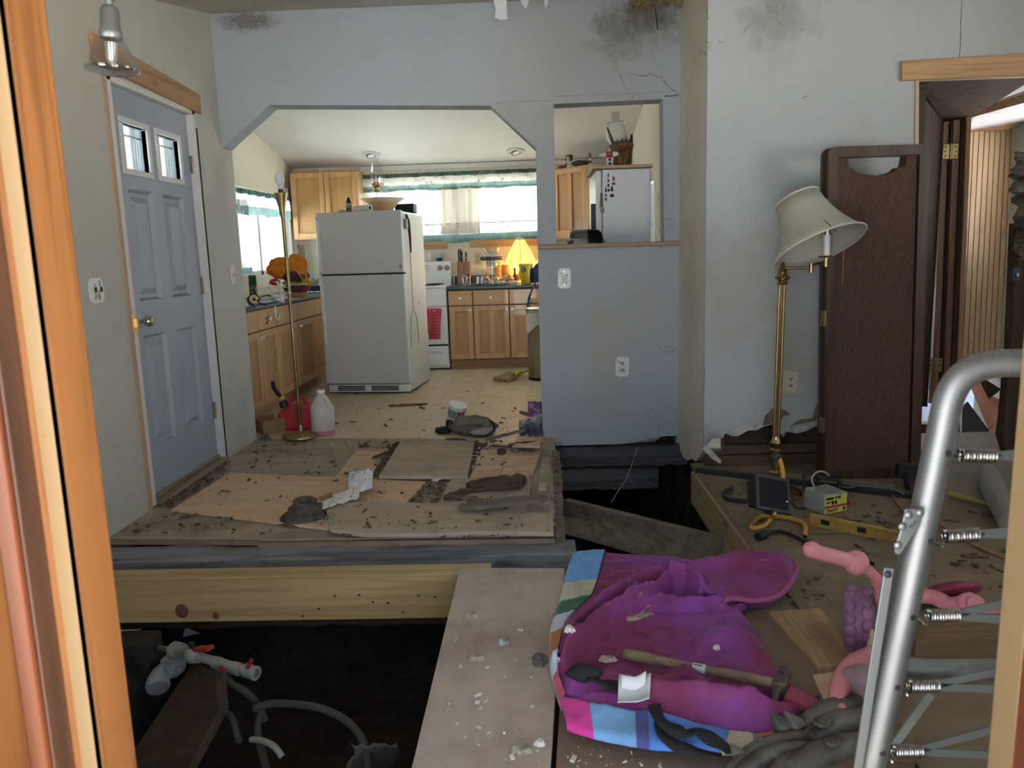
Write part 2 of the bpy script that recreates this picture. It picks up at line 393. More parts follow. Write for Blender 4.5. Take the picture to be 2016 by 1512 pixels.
M_SNOW = mat('snow', (0.22,0.23,0.245), 0.9, spec=0.1)
M_BRASS = mat('brass', (0.46,0.34,0.155), 0.26, 1.0, layers=[dict(s=20,c=(0.30,0.20,0.08),lo=0.5,hi=0.75,f=0.6)])
M_BRASSD = mat('dull_brass', (0.38,0.29,0.15), 0.38, 1.0, layers=[dict(s=9,c=(0.20,0.15,0.07),lo=0.45,hi=0.7,f=0.7)])
M_STEEL = mat('aluminium_tube', (0.24,0.24,0.235), 0.52, 0.9, layers=[dict(s=(30,30,4),c=(0.33,0.32,0.30),lo=0.5,hi=0.72,f=0.6)])
M_ZINC = mat('zinc_strap', (0.22,0.235,0.23), 0.5, 0.8, layers=[dict(s=14,c=(0.26,0.27,0.26),lo=0.45,hi=0.7,f=0.6)])
M_CHROME = mat('chrome_spring', (0.36,0.345,0.32), 0.25, 1.0)
M_NICK = mat('nickel', (0.55,0.53,0.48), 0.22, 1.0)
M_BLACK = mat('black_plastic', (0.02,0.02,0.021), 0.45)
M_BLKM = mat('black_steel', (0.025,0.026,0.026), 0.5, 0.3)
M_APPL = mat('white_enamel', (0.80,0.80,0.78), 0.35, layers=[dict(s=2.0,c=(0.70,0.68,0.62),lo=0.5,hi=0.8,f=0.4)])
M_FRDOOR = mat('fridge_door_shade', (0.60,0.61,0.615), 0.4, layers=[dict(s=1.6,c=(0.68,0.66,0.62),lo=0.5,hi=0.8,f=0.35)], bump=(180,0.06,0.001))  # greyed enamel, shade on the front put into the colour
M_FRSIDE = mat('fridge_side_warm_light', (0.58,0.53,0.45), 0.5)  # warm light on the side put into the enamel colour
M_CTR = mat('dark_green_laminate', (0.045,0.075,0.078), 0.28, layers=[dict(s=70,c=(0.09,0.12,0.12),lo=0.55,hi=0.7,f=0.5)])
M_CTRL = mat('blue_green_laminate', (0.10,0.145,0.155), 0.22, layers=[dict(s=70,c=(0.16,0.20,0.20),lo=0.55,hi=0.7,f=0.5)])
M_CERAM = mat('white_ceramic', (0.80,0.79,0.74), 0.2)
M_IVORY = mat('ivory_plastic', (0.55,0.50,0.36), 0.4)
M_HOLE = mat('dark_slot', (0.012,0.011,0.010), 0.8)
M_CHIP = mat('rotten_wood_chips', (0.19,0.135,0.09), 0.95, layers=[dict(s=30,c=(0.09,0.06,0.04),lo=0.4,hi=0.6)], spec=0.1)
M_PLASTER = mat('plaster_crumbs', (0.62,0.60,0.55), 0.95, spec=0.1)
M_DKW0 = mat('dark_outer_wall', (0.10,0.07,0.05), 0.8)
M_OLDZ = wood('weathered_stud', (0.18,0.13,0.085), (0.09,0.06,0.04), 'z', rough=0.85)
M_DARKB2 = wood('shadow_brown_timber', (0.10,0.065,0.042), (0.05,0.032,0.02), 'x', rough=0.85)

# ================================================================= THE SETTING
YD, YB = 5.12, 5.27           # divider wall front / back face
YR = 4.35                     # right-hand wall
XL = -1.98                    # left wall
XKL, XKR, YK = -2.72, 1.06, 9.06   # kitchen shell
def q(p, Y): v = gy(p[0], p[1], Y); return (v.x, v.z)

# ---- left wall with the door hole
ZC = lambda y: 2.77 - 0.2*(5.15-y) if y > 3.8 else 2.50 - 0.075*(3.8-y)
D0, D1, DZ = 3.775, 4.735, 2.115
m = MB()
m.yz([(0.62,-0.12),(D0,-0.12),(D0,2.9),(0.62,2.9)], XL-0.14, XL)
m.yz([(D0,DZ),(D1,DZ),(D1,2.95),(D0,2.95)], XL-0.14, XL)
m.yz([(D1,-0.12),(YB+0.02,-0.12),(YB+0.02,3.0),(D1,3.0)], XL-0.14, XL)
struct(m.build('wall_left', M_WALLL))

# ---- divider wall with chamfered kitchen opening and the shelf niche
A,B,C,D = q((440,290),YD), q((530,207),YD), q((965,208),YD), q((1055,292),YD)
nTL,nTR,nBR,nBL = q((1090,205),YD), q((1305,195),YD), q((1308,476),YD), q((1093,484),YD)
zb = q((1070,878),YD)[1]; xr = 0.945
m = MB()
m.xz([(XL,A[1]),A,B,C,D,(D[0]-0.005,zb+0.5),(D[0],zb),(nTL[0],zb),(nTL[0],3.0),(XL,3.0)], YD, YB)
m.xz([nTL,nTR,(xr,nTR[1]),(xr,3.0),(nTL[0],3.0)], YD, YB)
m.xz([(nTR[0],nTR[1]),(nBR[0],nBR[1]),(xr,nBR[1]),(xr,nTR[1])], YD, YB)
m.xz([(nTL[0],nBL[1]),(nTL[0],zb),(0.55,zb),(0.70,zb+0.012),(0.78,zb+0.01),(0.83,zb+0.045),(xr,zb+0.05),(xr,nBR[1]),(nBR[0],nBR[1])], YD, YB)
divider = struct(m.build('wall_divider', M_HEAD))

# ---- return wall between divider and right wall (its foot is rotted away)
XR = 0.945
def qx(p): v = gx(p[0], p[1], XR); return (v.y, v.z)
foot = [qx(p) for p in ((1334,880),(1340,889),(1346,902),(1354,907),(1361,902),(1370,909),(1378,897),(1386,884))]
m = MB(); m.yz([(YD,3.0)] + [(min(a,YD),b) for a,b in foot] + [(YR+0.016,foot[-1][1]),(YR+0.016,3.0)], XR, XR+0.10)
ret = struct(m.build('wall_return', M_RET))

# ---- right wall, torn at the bottom
bot = [(1386,884),(1392,876),(1402,864),(1424,862),(1428,853),(1441,859),(1454,858),(1474,847),(1488,848),(1503,840),(1526,834),(1536,850),(1542,861),(1548,850),(1555,851),(1571,853),(1580,845),(1588,847),(1602,840),(1618,829),(1640,800),(1700,812),(1760,820),(1808,818)]
rb = [q(p,YR) for p in bot]; rb[0] = (XR, rb[0][1])
DXR = q((1808,165),YR)[0]; DZR = q((1808,160),YR)[1]
m = MB()
m.xz([(XR,3.0)] + rb + [(DXR,rb[-1][1]),(DXR,3.0)], YR, YR+0.016)
m.xz([(DXR,3.0),(DXR,DZR),(3.6,DZR),(3.6,3.0)], YR, YR+0.016)
wr = struct(m.build('wall_right', M_WALL))
# torn brown paper layer and the bare gypsum edge
M_KRAFT = mat('torn_paper_layer', (0.23,0.17,0.115), 0.9, layers=[dict(s=14,c=(0.14,0.10,0.07),lo=0.45,hi=0.65)])
M_GYP = mat('bare_gypsum', (0.52,0.50,0.46), 0.95, layers=[dict(s=22,c=(0.30,0.27,0.23),lo=0.45,hi=0.68)], bump=(50,0.6,0.01))
for pl in ([(1502,838),(1507,818),(1520,804),(1536,803),(1552,812),(1556,817),(1545,818),(1538,826),(1526,832)],
           [(1556,838),(1575,826),(1600,823),(1606,800),(1622,778),(1640,778),(1640,796),(1618,826),(1590,832),(1570,836)]):
    MB().xz([q(p,YR-0.002) for p in pl], YR-0.003, YR+0.001).build('torn_paper', M_KRAFT, wr)
edge = [(1430,853),(1441,846),(1458,836),(1480,828),(1498,834),(1503,840),(1488,847),(1474,847),(1454,858),(1441,859)]
edge2 = [(1556,838),(1575,838),(1596,834),(1618,826),(1618,832),(1600,842),(1588,848),(1571,853),(1555,851),(1548,850),(1542,861),(1538,848)]
for e in (edge, edge2):
    MB().xz([q(p,YR-0.004) for p in e], YR-0.006, YR+0.012).build('broken_gypsum_edge', M_GYP, wr)
# framing behind the torn wall
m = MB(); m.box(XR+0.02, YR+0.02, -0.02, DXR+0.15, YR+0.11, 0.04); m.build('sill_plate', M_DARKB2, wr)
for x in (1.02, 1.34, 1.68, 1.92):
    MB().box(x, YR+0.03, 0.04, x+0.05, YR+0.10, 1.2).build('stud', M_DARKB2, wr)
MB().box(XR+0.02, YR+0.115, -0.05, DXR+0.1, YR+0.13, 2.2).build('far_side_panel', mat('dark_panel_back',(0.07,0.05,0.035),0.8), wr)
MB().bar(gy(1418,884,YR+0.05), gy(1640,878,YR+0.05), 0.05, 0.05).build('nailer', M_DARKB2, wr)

# ---- ceilings
XF = 3.6
m = MB()
m.yz([(0.5,ZC(0.5)),(3.8,2.50),(YD+0.01,ZC(YD)),(YD+0.01,ZC(YD)+0.1),(3.8,2.6),(0.5,ZC(0.5)+0.1)], XL-0.14, XF)
cl = m.build('ceiling', M_CEIL); struct(cl)
KZ = lambda y: 2.265 + 0.195*(YK-y)
m = MB(); m.yz([(YB,KZ(YB)),(YK+0.12,KZ(YK+0.12)),(YK+0.12,KZ(YK+0.12)+0.1),(YB,KZ(YB)+0.1)], XKL-0.12, XKR+0.12)
struct(m.build('ceiling_kitchen', M_KCEIL))
# roof so no sky leaks between, widened on the right to shade the snow bank
m = MB(); m.yz([(0.2,2.45),(5.2,3.25),(9.6,2.5),(9.6,2.6),(5.2,3.4),(0.2,2.6)], -3.2, 5.6); struct(m.build('roof', M_FOUND))

# ---- kitchen walls with windows
WX0, WX1, WZ0, WZ1 = -1.88, 0.20, 1.42, 2.06
m = MB()
m.box(XKL-0.12, YK, -0.1, WX0, YK+0.12, 2.5); m.box(WX1, YK, -0.1, XKR+0.12, YK+0.12, 2.5)
m.box(WX0, YK, -0.1, WX1, YK+0.12, WZ0); m.box(WX0, YK, WZ1, WX1, YK+0.12, 2.5)
struct(m.build('wall_kitchen_back', M_KWALL))
LY0, LY1, LZ0, LZ1 = 7.05, 8.75, 1.10, 1.93
m = MB()
m.box(XKL-0.12, YB-0.1, -0.1, XKL, LY0, 3.1); m.box(XKL-0.12, LY1, -0.1, XKL, YK+0.12, 3.1)
m.box(XKL-0.12, LY0, -0.1, XKL, LY1, LZ0); m.box(XKL-0.12, LY0, LZ1, XKL, LY1, 3.1)
struct(m.build('wall_kitchen_left', M_KWALL))
m = MB(); m.box(XKL-0.12, YB-0.12, -0.1, XL-0.13, YB, 3.1); struct(m.build('wall_kitchen_front', M_KWALL))
# right kitchen wall, unseen glazed opening added to warm the kitchen light
RW0, RW1, RZ0, RZ1 = 6.95, 8.35, 0.20, 1.90
m = MB()
m.box(XKR, YB-0.1, -0.1, XKR+0.12, RW0, 3.1); m.box(XKR, RW1, -0.1, XKR+0.12, YK+0.12, 3.1)
m.box(XKR, RW0, -0.1, XKR+0.12, RW1, RZ0); m.box(XKR, RW0, RZ1, XKR+0.12, RW1, 3.1)
struct(m.build('wall_kitchen_right', M_KWALL))
MB().box(xr, YB-0.10, -0.1, XKR+0.1, YB, 3.1).build('wall_kitchen_stub', M_KWALL); struct(bpy.data.objects['wall_kitchen_stub'])

M_PANE = glass('window_glass')
def window(n, mk, bars):
    w = sthing('window_%d' % n, mk['loc']); return w
w1 = sthing('window_1', (0.5*(WX0+WX1), YK+0.06, WZ0))
MB().box(WX0, YK+0.07, WZ0, WX1, YK+0.074, WZ1).build('pane', M_PANE, w1)
m = MB()
for x in (WX0, -0.86, WX1-0.05): m.box(x, YK+0.04, WZ0, x+0.05, YK+0.10, WZ1)
m.box(WX0, YK+0.04, WZ0, WX1, YK+0.10, WZ0+0.04); m.box(WX0, YK+0.04, WZ1-0.04, WX1, YK+0.10, WZ1)
m.build('window_frame', M_WHITE, w1)
w2 = sthing('window_2', (XKL-0.06, 0.5*(LY0+LY1), LZ0))
MB().box(XKL-0.074, LY0, LZ0, XKL-0.07, LY1, LZ1).build('pane', M_PANE, w2)
m = MB()
for y in (LY0, 7.9, LY1-0.05): m.box(XKL-0.10, y, LZ0, XKL-0.04, y+0.05, LZ1)
m.box(XKL-0.10, LY0, LZ0, XKL-0.04, LY1, LZ0+0.04); m.box(XKL-0.10, LY0, LZ1-0.04, XKL-0.04, LY1, LZ1)
m.build('window_frame', M_WHITE, w2)
w3 = sthing('window_3', (XKR+0.06, 0.5*(RW0+RW1), RZ0))
MB().box(XKR+0.07, RW0, RZ0, XKR+0.074, RW1, RZ1).build('pane', M_PANE, w3)
m = MB()
for y in (RW0, 0.5*(RW0+RW1)-0.03, RW1-0.06): m.box(XKR+0.03, y, RZ0, XKR+0.10, y+0.06, RZ1)
m.box(XKR+0.03, RW0, RZ0, XKR+0.10, RW1, RZ0+0.08); m.box(XKR+0.03, RW0, RZ1-0.06, XKR+0.10, RW1, RZ1)
m.build('window_frame', M_WHITE, w3)
# picture-rail trim under the sloping ceiling, window stools
m = MB(); m.box(-1.95, YK-0.03, 2.205, XKR, YK, 2.262); t1 = struct(m.build('trim_1', M_WHITE, bevel=0.006))
for k,(a,b) in enumerate(((-1.88,-0.98),(-0.72,0.25))):
    MB().box(a, YK-0.06, WZ0-0.10, b, YK, WZ0-0.02).build('trim_%d' % (k+2), M_PINEX, bevel=0.004); struct(bpy.data.objects['trim_%d' % (k+2)])

# ---- kitchen floor: printed vinyl sheet, small brown motifs on a faint square grid
def vinyl():
    m = mat('vinyl_sheet', (0.63,0.51,0.33), 0.42, layers=[
        dict(s=3.0,c=(0.50,0.38,0.23),lo=0.42,hi=0.7,f=0.55,d=7),
        dict(t='brick',s=(1,1,1),bw=0.305,rh=0.305,ms=0.004,c=(0.40,0.30,0.18),lo=0.3,hi=0.7,f=0.55),
        dict(s=9.0,c=(0.30,0.21,0.12),lo=0.60,hi=0.80,f=0.6,d=9,r=0.7),
        dict(t='vor',s=15,c=(0.11,0.075,0.045),lo=0.04,hi=0.10,inv=True,f=0.8,mask=(3.0,0.46,0.58))],
        bump=(40,0.05,0.002), spec=0.4)
    nt=m.node_tree; N=nt.nodes; L=nt.links; b=N['Principled BSDF']; src=b.inputs['Base Color'].links[0].from_socket
    tc=N.new('ShaderNodeTexCoord'); s1=N.new('ShaderNodeSeparateXYZ'); L.new(tc.outputs['Object'], s1.inputs[0])
    def M(op,a,bv=None):
        n=N.new('ShaderNodeMath'); n.operation=op
        for i,x in enumerate((a,bv)):
            if x is None: continue
            if isinstance(x,(int,float)): n.inputs[i].default_value=x
            else: L.new(x,n.inputs[i])
        return n.outputs[0]
    # motif at every second grid crossing: distance to the nearest crossing, brick-offset
    P=0.305
    v=M('DIVIDE',s1.outputs[1],P); row=M('FLOOR',M('ADD',v,0.5)); dv=M('SUBTRACT',v,row)
    u=M('ADD',M('DIVIDE',s1.outputs[0],P),M('MULTIPLY',row,0.5)); du=M('SUBTRACT',u,M('FLOOR',M('ADD',u,0.5)))
    ad=M('ABSOLUTE',du); av=M('ABSOLUTE',dv)
    # bow-tie: |v| < 0.05 + 0.35|u|, |u|<0.16
    k1=M('LESS_THAN',av,M('ADD',0.022,M('MULTIPLY',ad,0.40))); k2=M('LESS_THAN',ad,0.085); k3=M('GREATER_THAN',ad,0.012)
    fac=M('MULTIPLY',M('MULTIPLY',k1,M('MULTIPLY',k2,k3)),0.78)
    mx=N.new('ShaderNodeMix'); mx.data_type='RGBA'; L.new(fac,mx.inputs[0]); L.new(src,mx.inputs[6]); mx.inputs[7].default_value=(0.20,0.13,0.08,1)
    L.new(mx.outputs[2], b.inputs['Base Color']); return m
fe = [gz(*p) for p in ((509,862),(560,861),(620,861),(700,861),(800,862),(872,864),(900,868),(960,872),(1000,876),(1040,872),(1068,868))]
m = MB(); m.xy([(XKL,YK),(XKL,YB),(XL,YB)] + [(p.x,p.y) for p in fe] + [(0.06,YB+0.0),(XKR,YB),(XKR,YK)], -0.03, 0.0)
struct(m.build('floor', vinyl()))
# ---- subfloor of the platform in front of the kitchen
E0 = gz(228,1060,-0.008); E1 = gz(520,1062,-0.008); E2 = gz(1092,1053,-0.008)
m = MB(); m.xy([(XL,5.6),(XL,E0.y),(E1.x,E1.y),(E2.x,E2.y),(E2.x+0.02,3.6),(0.10,4.0),(0.12,4.6),(0.10,5.1),(0.16,5.4),(0.16,5.6)], -0.032, -0.009)
sub = struct(m.build('floor_subfloor', M_PLYG))
# edges of the boards that make up the platform
m = MB(); m.xy([(XL,E0.y+0.004),(E1.x-0.02,E1.y+0.004),(E1.x-0.02,E1.y-0.012),(XL,E0.y-0.012)], -0.032, -0.010); m.build('board_edge', M_EDGE, sub)
m = MB(); m.xy([(E1.x-0.02,E1.y+0.03),(E2.x,E2.y+0.03),(E2.x,E2.y-0.028),(E1.x-0.02,E1.y-0.028)], -0.042, -0.014); m.build('board_edge', M_EDGE, sub)

# ---- right-hand floor
ZR = -0.02
RA = gz(1365,925,ZR); RB = gz(1512,1107,ZR)
XE = 0.5*(RA.x+RB.x)
m = MB(); m.xy([(XE,YR+0.1),(XE,0.55),(XF,0.55),(XF,YR+0.1)], ZR-0.02, ZR)
rf = struct(m.build('floor_right', M_PLYR))
m = MB(); m.box(XE-0.02, 1.0, ZR-0.20, XE+0.02, RA.y+0.02, ZR-0.012); m.build('rim_joist', M_BEAMY, rf, bevel=0.004)
m = MB(); m.box(XE-0.004, 1.0, ZR-0.024, XE+0.004, RA.y, ZR+0.002); m.build('sheet_edge', M_EDGE, rf)
for y in (2.05, 3.25):
    MB().box(XE+0.03, y, ZR, XF-0.2, y+0.004, ZR+0.0008).build('seam', M_HOLE, rf)

# ---- crawlspace
m = MB(); m.grid(lambda u,v: V3(-3.3+u*7.6, 0.1+v*9.6, -0.86+0.10*nz((u*7.6,v*9.6,0),1.3)+0.05*nz((u*7.6,v*9.6,0),4.1)), 60, 70)
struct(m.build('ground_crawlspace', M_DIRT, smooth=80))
m = MB(); m.box(-45,-45,-1.06,45,60,-1.02); struct(m.build('ground_snow', M_SNOW))
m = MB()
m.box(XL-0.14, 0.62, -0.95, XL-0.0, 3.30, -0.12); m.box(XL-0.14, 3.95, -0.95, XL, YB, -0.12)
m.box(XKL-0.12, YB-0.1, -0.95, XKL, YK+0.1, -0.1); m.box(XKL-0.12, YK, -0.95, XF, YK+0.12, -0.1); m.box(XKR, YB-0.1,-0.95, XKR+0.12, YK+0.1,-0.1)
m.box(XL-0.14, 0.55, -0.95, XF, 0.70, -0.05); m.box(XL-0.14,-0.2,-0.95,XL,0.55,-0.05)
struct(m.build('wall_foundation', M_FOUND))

# ---- front wall with the doorway we look through, and an unseen window added beside it for daylight
JX0, JX1 = -0.60, 0.62
m = MB()
m.box(XL-0.14, 0.55, -0.95, -1.5, 0.75, 2.6); m.box(-0.9, 0.55, -0.95, JX0, 0.75, 2.6); m.box(-1.5, 0.55, -0.95, -0.9, 0.75, 1.1); m.box(-1.5, 0.55, 1.9, -0.9, 0.75, 2.6); m.box(JX0, 0.55, 2.02, JX1, 0.75, 2.6)
m.box(JX1, 0.55, -0.95, XF+0.1, 0.75, 2.6)
struct(m.build('wall_front', M_WALL))
m = MB(); m.box(-1.7, -2.0, 2.62, 1.8, 0.6, 2.70); m.box(1.6, -1.9, -1.0, 1.7, -1.8, 2.62); m.box(-1.6, -1.9, -1.0, -1.5, -1.8, 2.62); struct(m.build('ceiling_added_porch', M_DARKBY))  # unseen porch roof and posts, added to shade the doorway
m = MB(); m.box(-2.6, -2.4, -0.30, 2.6, 0.55, -0.22); struct(m.build('floor_added_porch', M_OLDB))  # unseen deck, added to darken light bounced up from outside
m = MB(); m.box(XF+0.1, 0.9, 2.12, XF+1.2, 6.4, 2.18); struct(m.build('ceiling_added_eave', M_DARKBY))  # unseen overhang, added to block sky and sun at the right-hand windows
m = MB()
def sidewall(m, y0, y1, wy0, wy1, wz0, wz1):
    m.box(XF, y0, -1.0, XF+0.1, wy0, 3.1); m.box(XF, wy1, -1.0, XF+0.1, y1, 3.1); m.box(XF, wy0, -1.0, XF+0.1, wy1, wz0); m.box(XF, wy0, wz1, XF+0.1, wy1, 3.1)
sidewall(m, 0.55, YR, 1.1, 2.4, 1.0, 2.1); sidewall(m, YR, 6.4, 5.05, 5.7, 1.0, 1.9)  # unseen openings: side window read off the lamp's shadow, beyond-room window added for daylight
struct(m.build('wall_far_right', M_WALL))
m = MB(); m.box(XKR+0.1, 6.3, -1.0, XF+0.1, 6.4, -0.25); m.box(XKR+0.1, 6.3, 0.95, 2.35, 6.4, 3.1); m.box(XKR+0.1, 6.3, -0.3, 2.2, 6.4, 0.95); struct(m.build('wall_beyond_back', M_DKW0))
m = MB(); m.box(XL-0.14, 3.30, -0.95, XL, 3.95, -0.55); m.box(XL-0.14, 3.30, -0.35, XL, 3.95, -0.12); struct(m.build('wall_foundation_vent', M_FOUND))

stain(M_HEAD, divider, [(gy(1235,50,YD),(.36,1,.20),(.16,.15,.13),.75),(gy(1275,30,YD),(.20,1,.14),(.10,.09,.075),.7),(gy(490,40,YD),(.22,1,.07),(.14,.12,.10),.7),(gy(1180,700,YD),(.22,1,.55),(.40,.37,.29),.55),(gy(1265,620,YD),(.30,1,.35),(.42,.39,.31),.45),(gy(1300,872,YD),(.22,1,.05),(.12,.10,.08),.8),(gy(1075,875,YD),(.10,1,.04),(.15,.13,.1),.7)])
stain(M_WALL, wr, [(gy(1530,40,YR),(.25,1,.18),(.20,.19,.17),.5),(gy(1450,560,YR),(.30,1,.45),(.36,.34,.28),.6),(gy(1600,700,YR),(.35,1,.4),(.34,.32,.26),.55),(gy(1400,870,YR),(.12,1,.10),(.12,.10,.08),.7)])  # the two large brown patches lower down are painted shade
stain(M_RET, ret, [(gx(1360,560,XR),(1,.35,.6),(.42,.35,.24),.4),(gx(1362,180,XR),(1,.30,.6),(.44,.38,.28),.35),(gx(1350,860,XR),(1,.25,.10),(.50,.48,.44),.6)])

# ================================================================= LEFT DOOR (painted panel door with two lights)
dr = sthing('door_1', (XL-0.02, 0.5*(D0+D1), 0.0))
y0, y1, zt = 3.812, 4.698, 2.083        # slab
xf = XL - 0.035                          # slab face
m = MB()
# slab made of stiles and rails round recessed panels and lights
ys = [y0, y0+0.125, y0+0.125+0.245, y0+0.125+0.245+0.125, y0+0.125+0.245+0.125+0.245, y1]
zs = [0.035, 0.27, 0.86, 1.04, 1.60, 1.70, 1.92, zt]
for k in (0,2,4): m.box(xf-0.044, ys[k], zs[0], xf, ys[k+1], zs[7])
for k in (1,3):
    for a,b in ((0,1),(2,3),(4,5),(6,7)): m.box(xf-0.044, ys[k], zs[a], xf, ys[k+1], zs[b])
m.build('slab', M_DOOR, dr)
for k in (1,3):
    for a in (1,3):
        Y0,Y1,Z0,Z1 = ys[k],ys[k+1],zs[a],zs[a+1]
        m = MB(); d=0.020; e=0.034; f2=0.064
        R = lambda i,x: [V3(x,Y0+i,Z0+i),V3(x,Y1-i,Z0+i),V3(x,Y1-i,Z1-i),V3(x,Y0+i,Z1-i)]
        L0,L1,L2,L3 = R(0,xf),R(0.014,xf-d),R(e,xf-d),R(f2,xf-0.001)
        vs = L0+L1+L2+L3; fs=[]
        for r_ in range(3):
            for i in range(4): fs.append((r_*4+i, r_*4+(i+1)%4, r_*4+4+(i+1)%4, r_*4+4+i))
        fs.append((12,13,14,15)); m.add(vs,fs); m.build('raised_panel', M_DOOR, dr, smooth=0)
    Y0,Y1,Z0,Z1 = ys[k],ys[k+1],zs[5],zs[6]
    m = MB()
    for a in ((Y0-0.03,Z0-0.03,Y1+0.03,Z0),(Y0-0.03,Z1,Y1+0.03,Z1+0.03),(Y0-0.03,Z0,Y0,Z1),(Y1,Z0,Y1+0.03,Z1)): m.box(xf-0.03,a[0],a[1],xf+0.012,a[2],a[3])
    lf = m.build('light_frame', M_WHITE, dr, bevel=0.005)
    MB().box(xf-0.026,Y0,Z0,xf-0.022,Y1,Z1).build('pane', M_PANE, lf)
    m = MB()
    for j in range(3): m.box(xf-0.045,Y1-0.03-0.028*j,Z0,xf-0.035,Y1-0.022-0.028*j,Z1)
    m.box(xf-0.045,Y0,Z1-0.05,xf-0.035,Y1,Z1-0.042)
    m.build('storm_edge', mat('grey_strip',(0.25,0.3,0.33),0.5), lf)
# jamb, casing remnants, stop
m = MB()
m.box(XL-0.13, D0, 0.0, XL+0.004, D0+0.035, DZ); m.box(XL-0.13, D1-0.035, 0.0, XL+0.004, D1, DZ); m.box(XL-0.13, D0, DZ-0.03, XL+0.004, D1, DZ)
m.build('jamb', M_WHITE, dr, bevel=0.003)
m = MB(); m.box(XL-0.002, D0-0.045, 0.0, XL+0.006, D0-0.008, DZ); m.build('bare_wood_edge', wood('bare_casing',(0.50,0.36,0.23),(0.36,0.24,0.14),'z'), dr)
m = MB(); m.box(XL-0.002, D1+0.002, 0.0, XL+0.004, D1+0.02, DZ-0.1); m.build('dark_gap', M_HOLE, dr)
m = MB(); m.box(XL-0.13, D0+0.03, -0.008, XL+0.035, D1-0.03, 0.02); m.box(XL-0.13, D0+0.03, 0.02, XL-0.02, D1-0.03, 0.036); m.build('threshold', wood('threshold_wood',(0.30,0.22,0.13),(0.17,0.12,0.07),'y'), dr, bevel=0.004)
hc = [gx(170,90,XL+0.004), gx(395,195,XL+0.004)]
ya_, yb_ = 3.66, 4.80
m = MB(); m.yz([(ya_,2.135),(yb_,2.105),(yb_,2.215),(ya_,2.265)], XL, XL+0.022); m.build('head_casing', M_PINEY, dr, bevel=0.003)
for z in (0.32, 1.09, 1.80):
    m = MB(); m.box(xf+0.001, y1-0.012, z-0.05, xf+0.010, y1+0.022, z+0.05); h=m.build('hinge', M_ZINC, dr)
    MB().cyl((xf+0.012,y1+0.004,z-0.052),(xf+0.012,y1+0.004,z+0.052),0.007).build('knuckle', M_BRASSD, h)
kb = gx(285,631,xf)
m = MB(); ky, kz = 3.895, kb.z
m.lathe([(0.034,0),(0.034,0.006),(0.028,0.010),(0.012,0.014),(0.011,0.034),(0.020,0.040),(0.028,0.052),(0.027,0.066),(0.018,0.074),(0.0,0.075)],20,(xf,ky,kz),(1,0,0)); m.build('knob', M_NICK, dr, smooth=50)
m = MB(); m.box(XL+0.003,D0-0.02,kz-0.045,XL+0.008,D0+0.03,kz+0.045); m.box(XL+0.008,D0+0.01,kz-0.02,XL+0.016,D0+0.028,kz+0.02); m.build('strike_plate', M_BRASS, dr)

# switch plates on the left wall
def plate(name,label,c,n,u,w,h,m_,kind):
    # c centre on wall, n outward normal, u horizontal direction
    n=Vector(n);u=Vector(u);c=Vector(c)
    t=thing(name,label,'outlet' if kind in('outlet',) else 'switch',c-Vector((0,0,h/2)))
    up=Vector((0,0,1)); k=0.18
    pts=[(-w/2+k*w,-h/2),(w/2-k*w,-h/2),(w/2,-h/2+k*w),(w/2,h/2-k*w),(w/2-k*w,h/2),(-w/2+k*w,h/2),(-w/2,h/2-k*w),(-w/2,-h/2+k*w)] if kind!='square' and kind!='outlet_sq' else [(-w/2,-h/2),(w/2,-h/2),(w/2,h/2),(-w/2,h/2)]
    MB().prism([c+u*a+up*b for a,b in pts], n*0.007).build('plate', m_, t, bevel=0.002)
    f=c+n*0.0075
    def disc(a,b,r,mm,nm,th=0.002,rr=None): return MB().lathe([(r,0),(rr or r,th)],14,f+u*a+up*b,n).build(nm,mm,t)
    if kind in ('outlet','outlet_sq'):
        for s in (1,-1):
            disc(0,s*h*0.165,h*0.115,mat('receptacle_face',(0.62,0.60,0.52),0.4),'receptacle',0.003)
            for a,b,w2,h2 in ((-h*.045,.02,.05,.09),(h*.045,.02,.05,.09),(0,-.055,.05,.05)):
                cc=f+n*0.003+u*a+up*(s*h*0.165+b*h); MB().prism([cc-u*w2*h/2-up*h2*h/2,cc+u*w2*h/2-up*h2*h/2,cc+u*w2*h/2+up*h2*h/2,cc-u*w2*h/2+up*h2*h/2],n*0.001).build('slot',M_HOLE,t)
    elif kind=='dimmer':
        disc(0,0,h*0.10,M_IVORY,'dial',0.02,h*0.085)
        for s in(1,-1): disc(0,s*h*.33,h*.025,M_NICK,'screw')
    elif kind=='toggle':
        for a in ((-w*0.2,),(w*0.2,)) if w>h*0.9 else ((0,),):
            MB().cbox(f+u*a[0]+up*0.004+n*0.008,(0.008,0.008,0.022)).build('toggle',M_IVORY if w<h*.9 else M_BLACK,t)
    return t,f,u,up,n
M_PLATE=mat('floral_plate_ceramic',(0.66,0.67,0.64),0.3,layers=[dict(s=40,c=(0.35,0.40,0.36),lo=0.58,hi=0.66,f=0.7,d=4)])
def flora(t,f,u,up,n,w,h,sd):
    rg=random.Random(sd)
    for k in range(10):
        a=(rg.random()-.5)*w*.6; b=-h*.38+rg.random()*h*.12; ln=h*(.16+.2*rg.random()); tx=(rg.random()-.5)*.5
        p=f+u*a+up*b; MB().bar(p,p+up*ln+u*ln*tx,0.0016,0.001,up=n).build('painted_stem',mat('stem_green',(0.20,0.27,0.10),0.6),t)
    for k in range(5):
        a=(rg.random()-.5)*w*.65; b=h*(.05+.3*rg.random()); MB().lathe([(0.004+0.003*rg.random(),0),(0.003,0.001)],6,f+u*a+up*b,n).build('painted_flower',mat('flower_violet',(0.28,0.27,0.34),0.6),t)
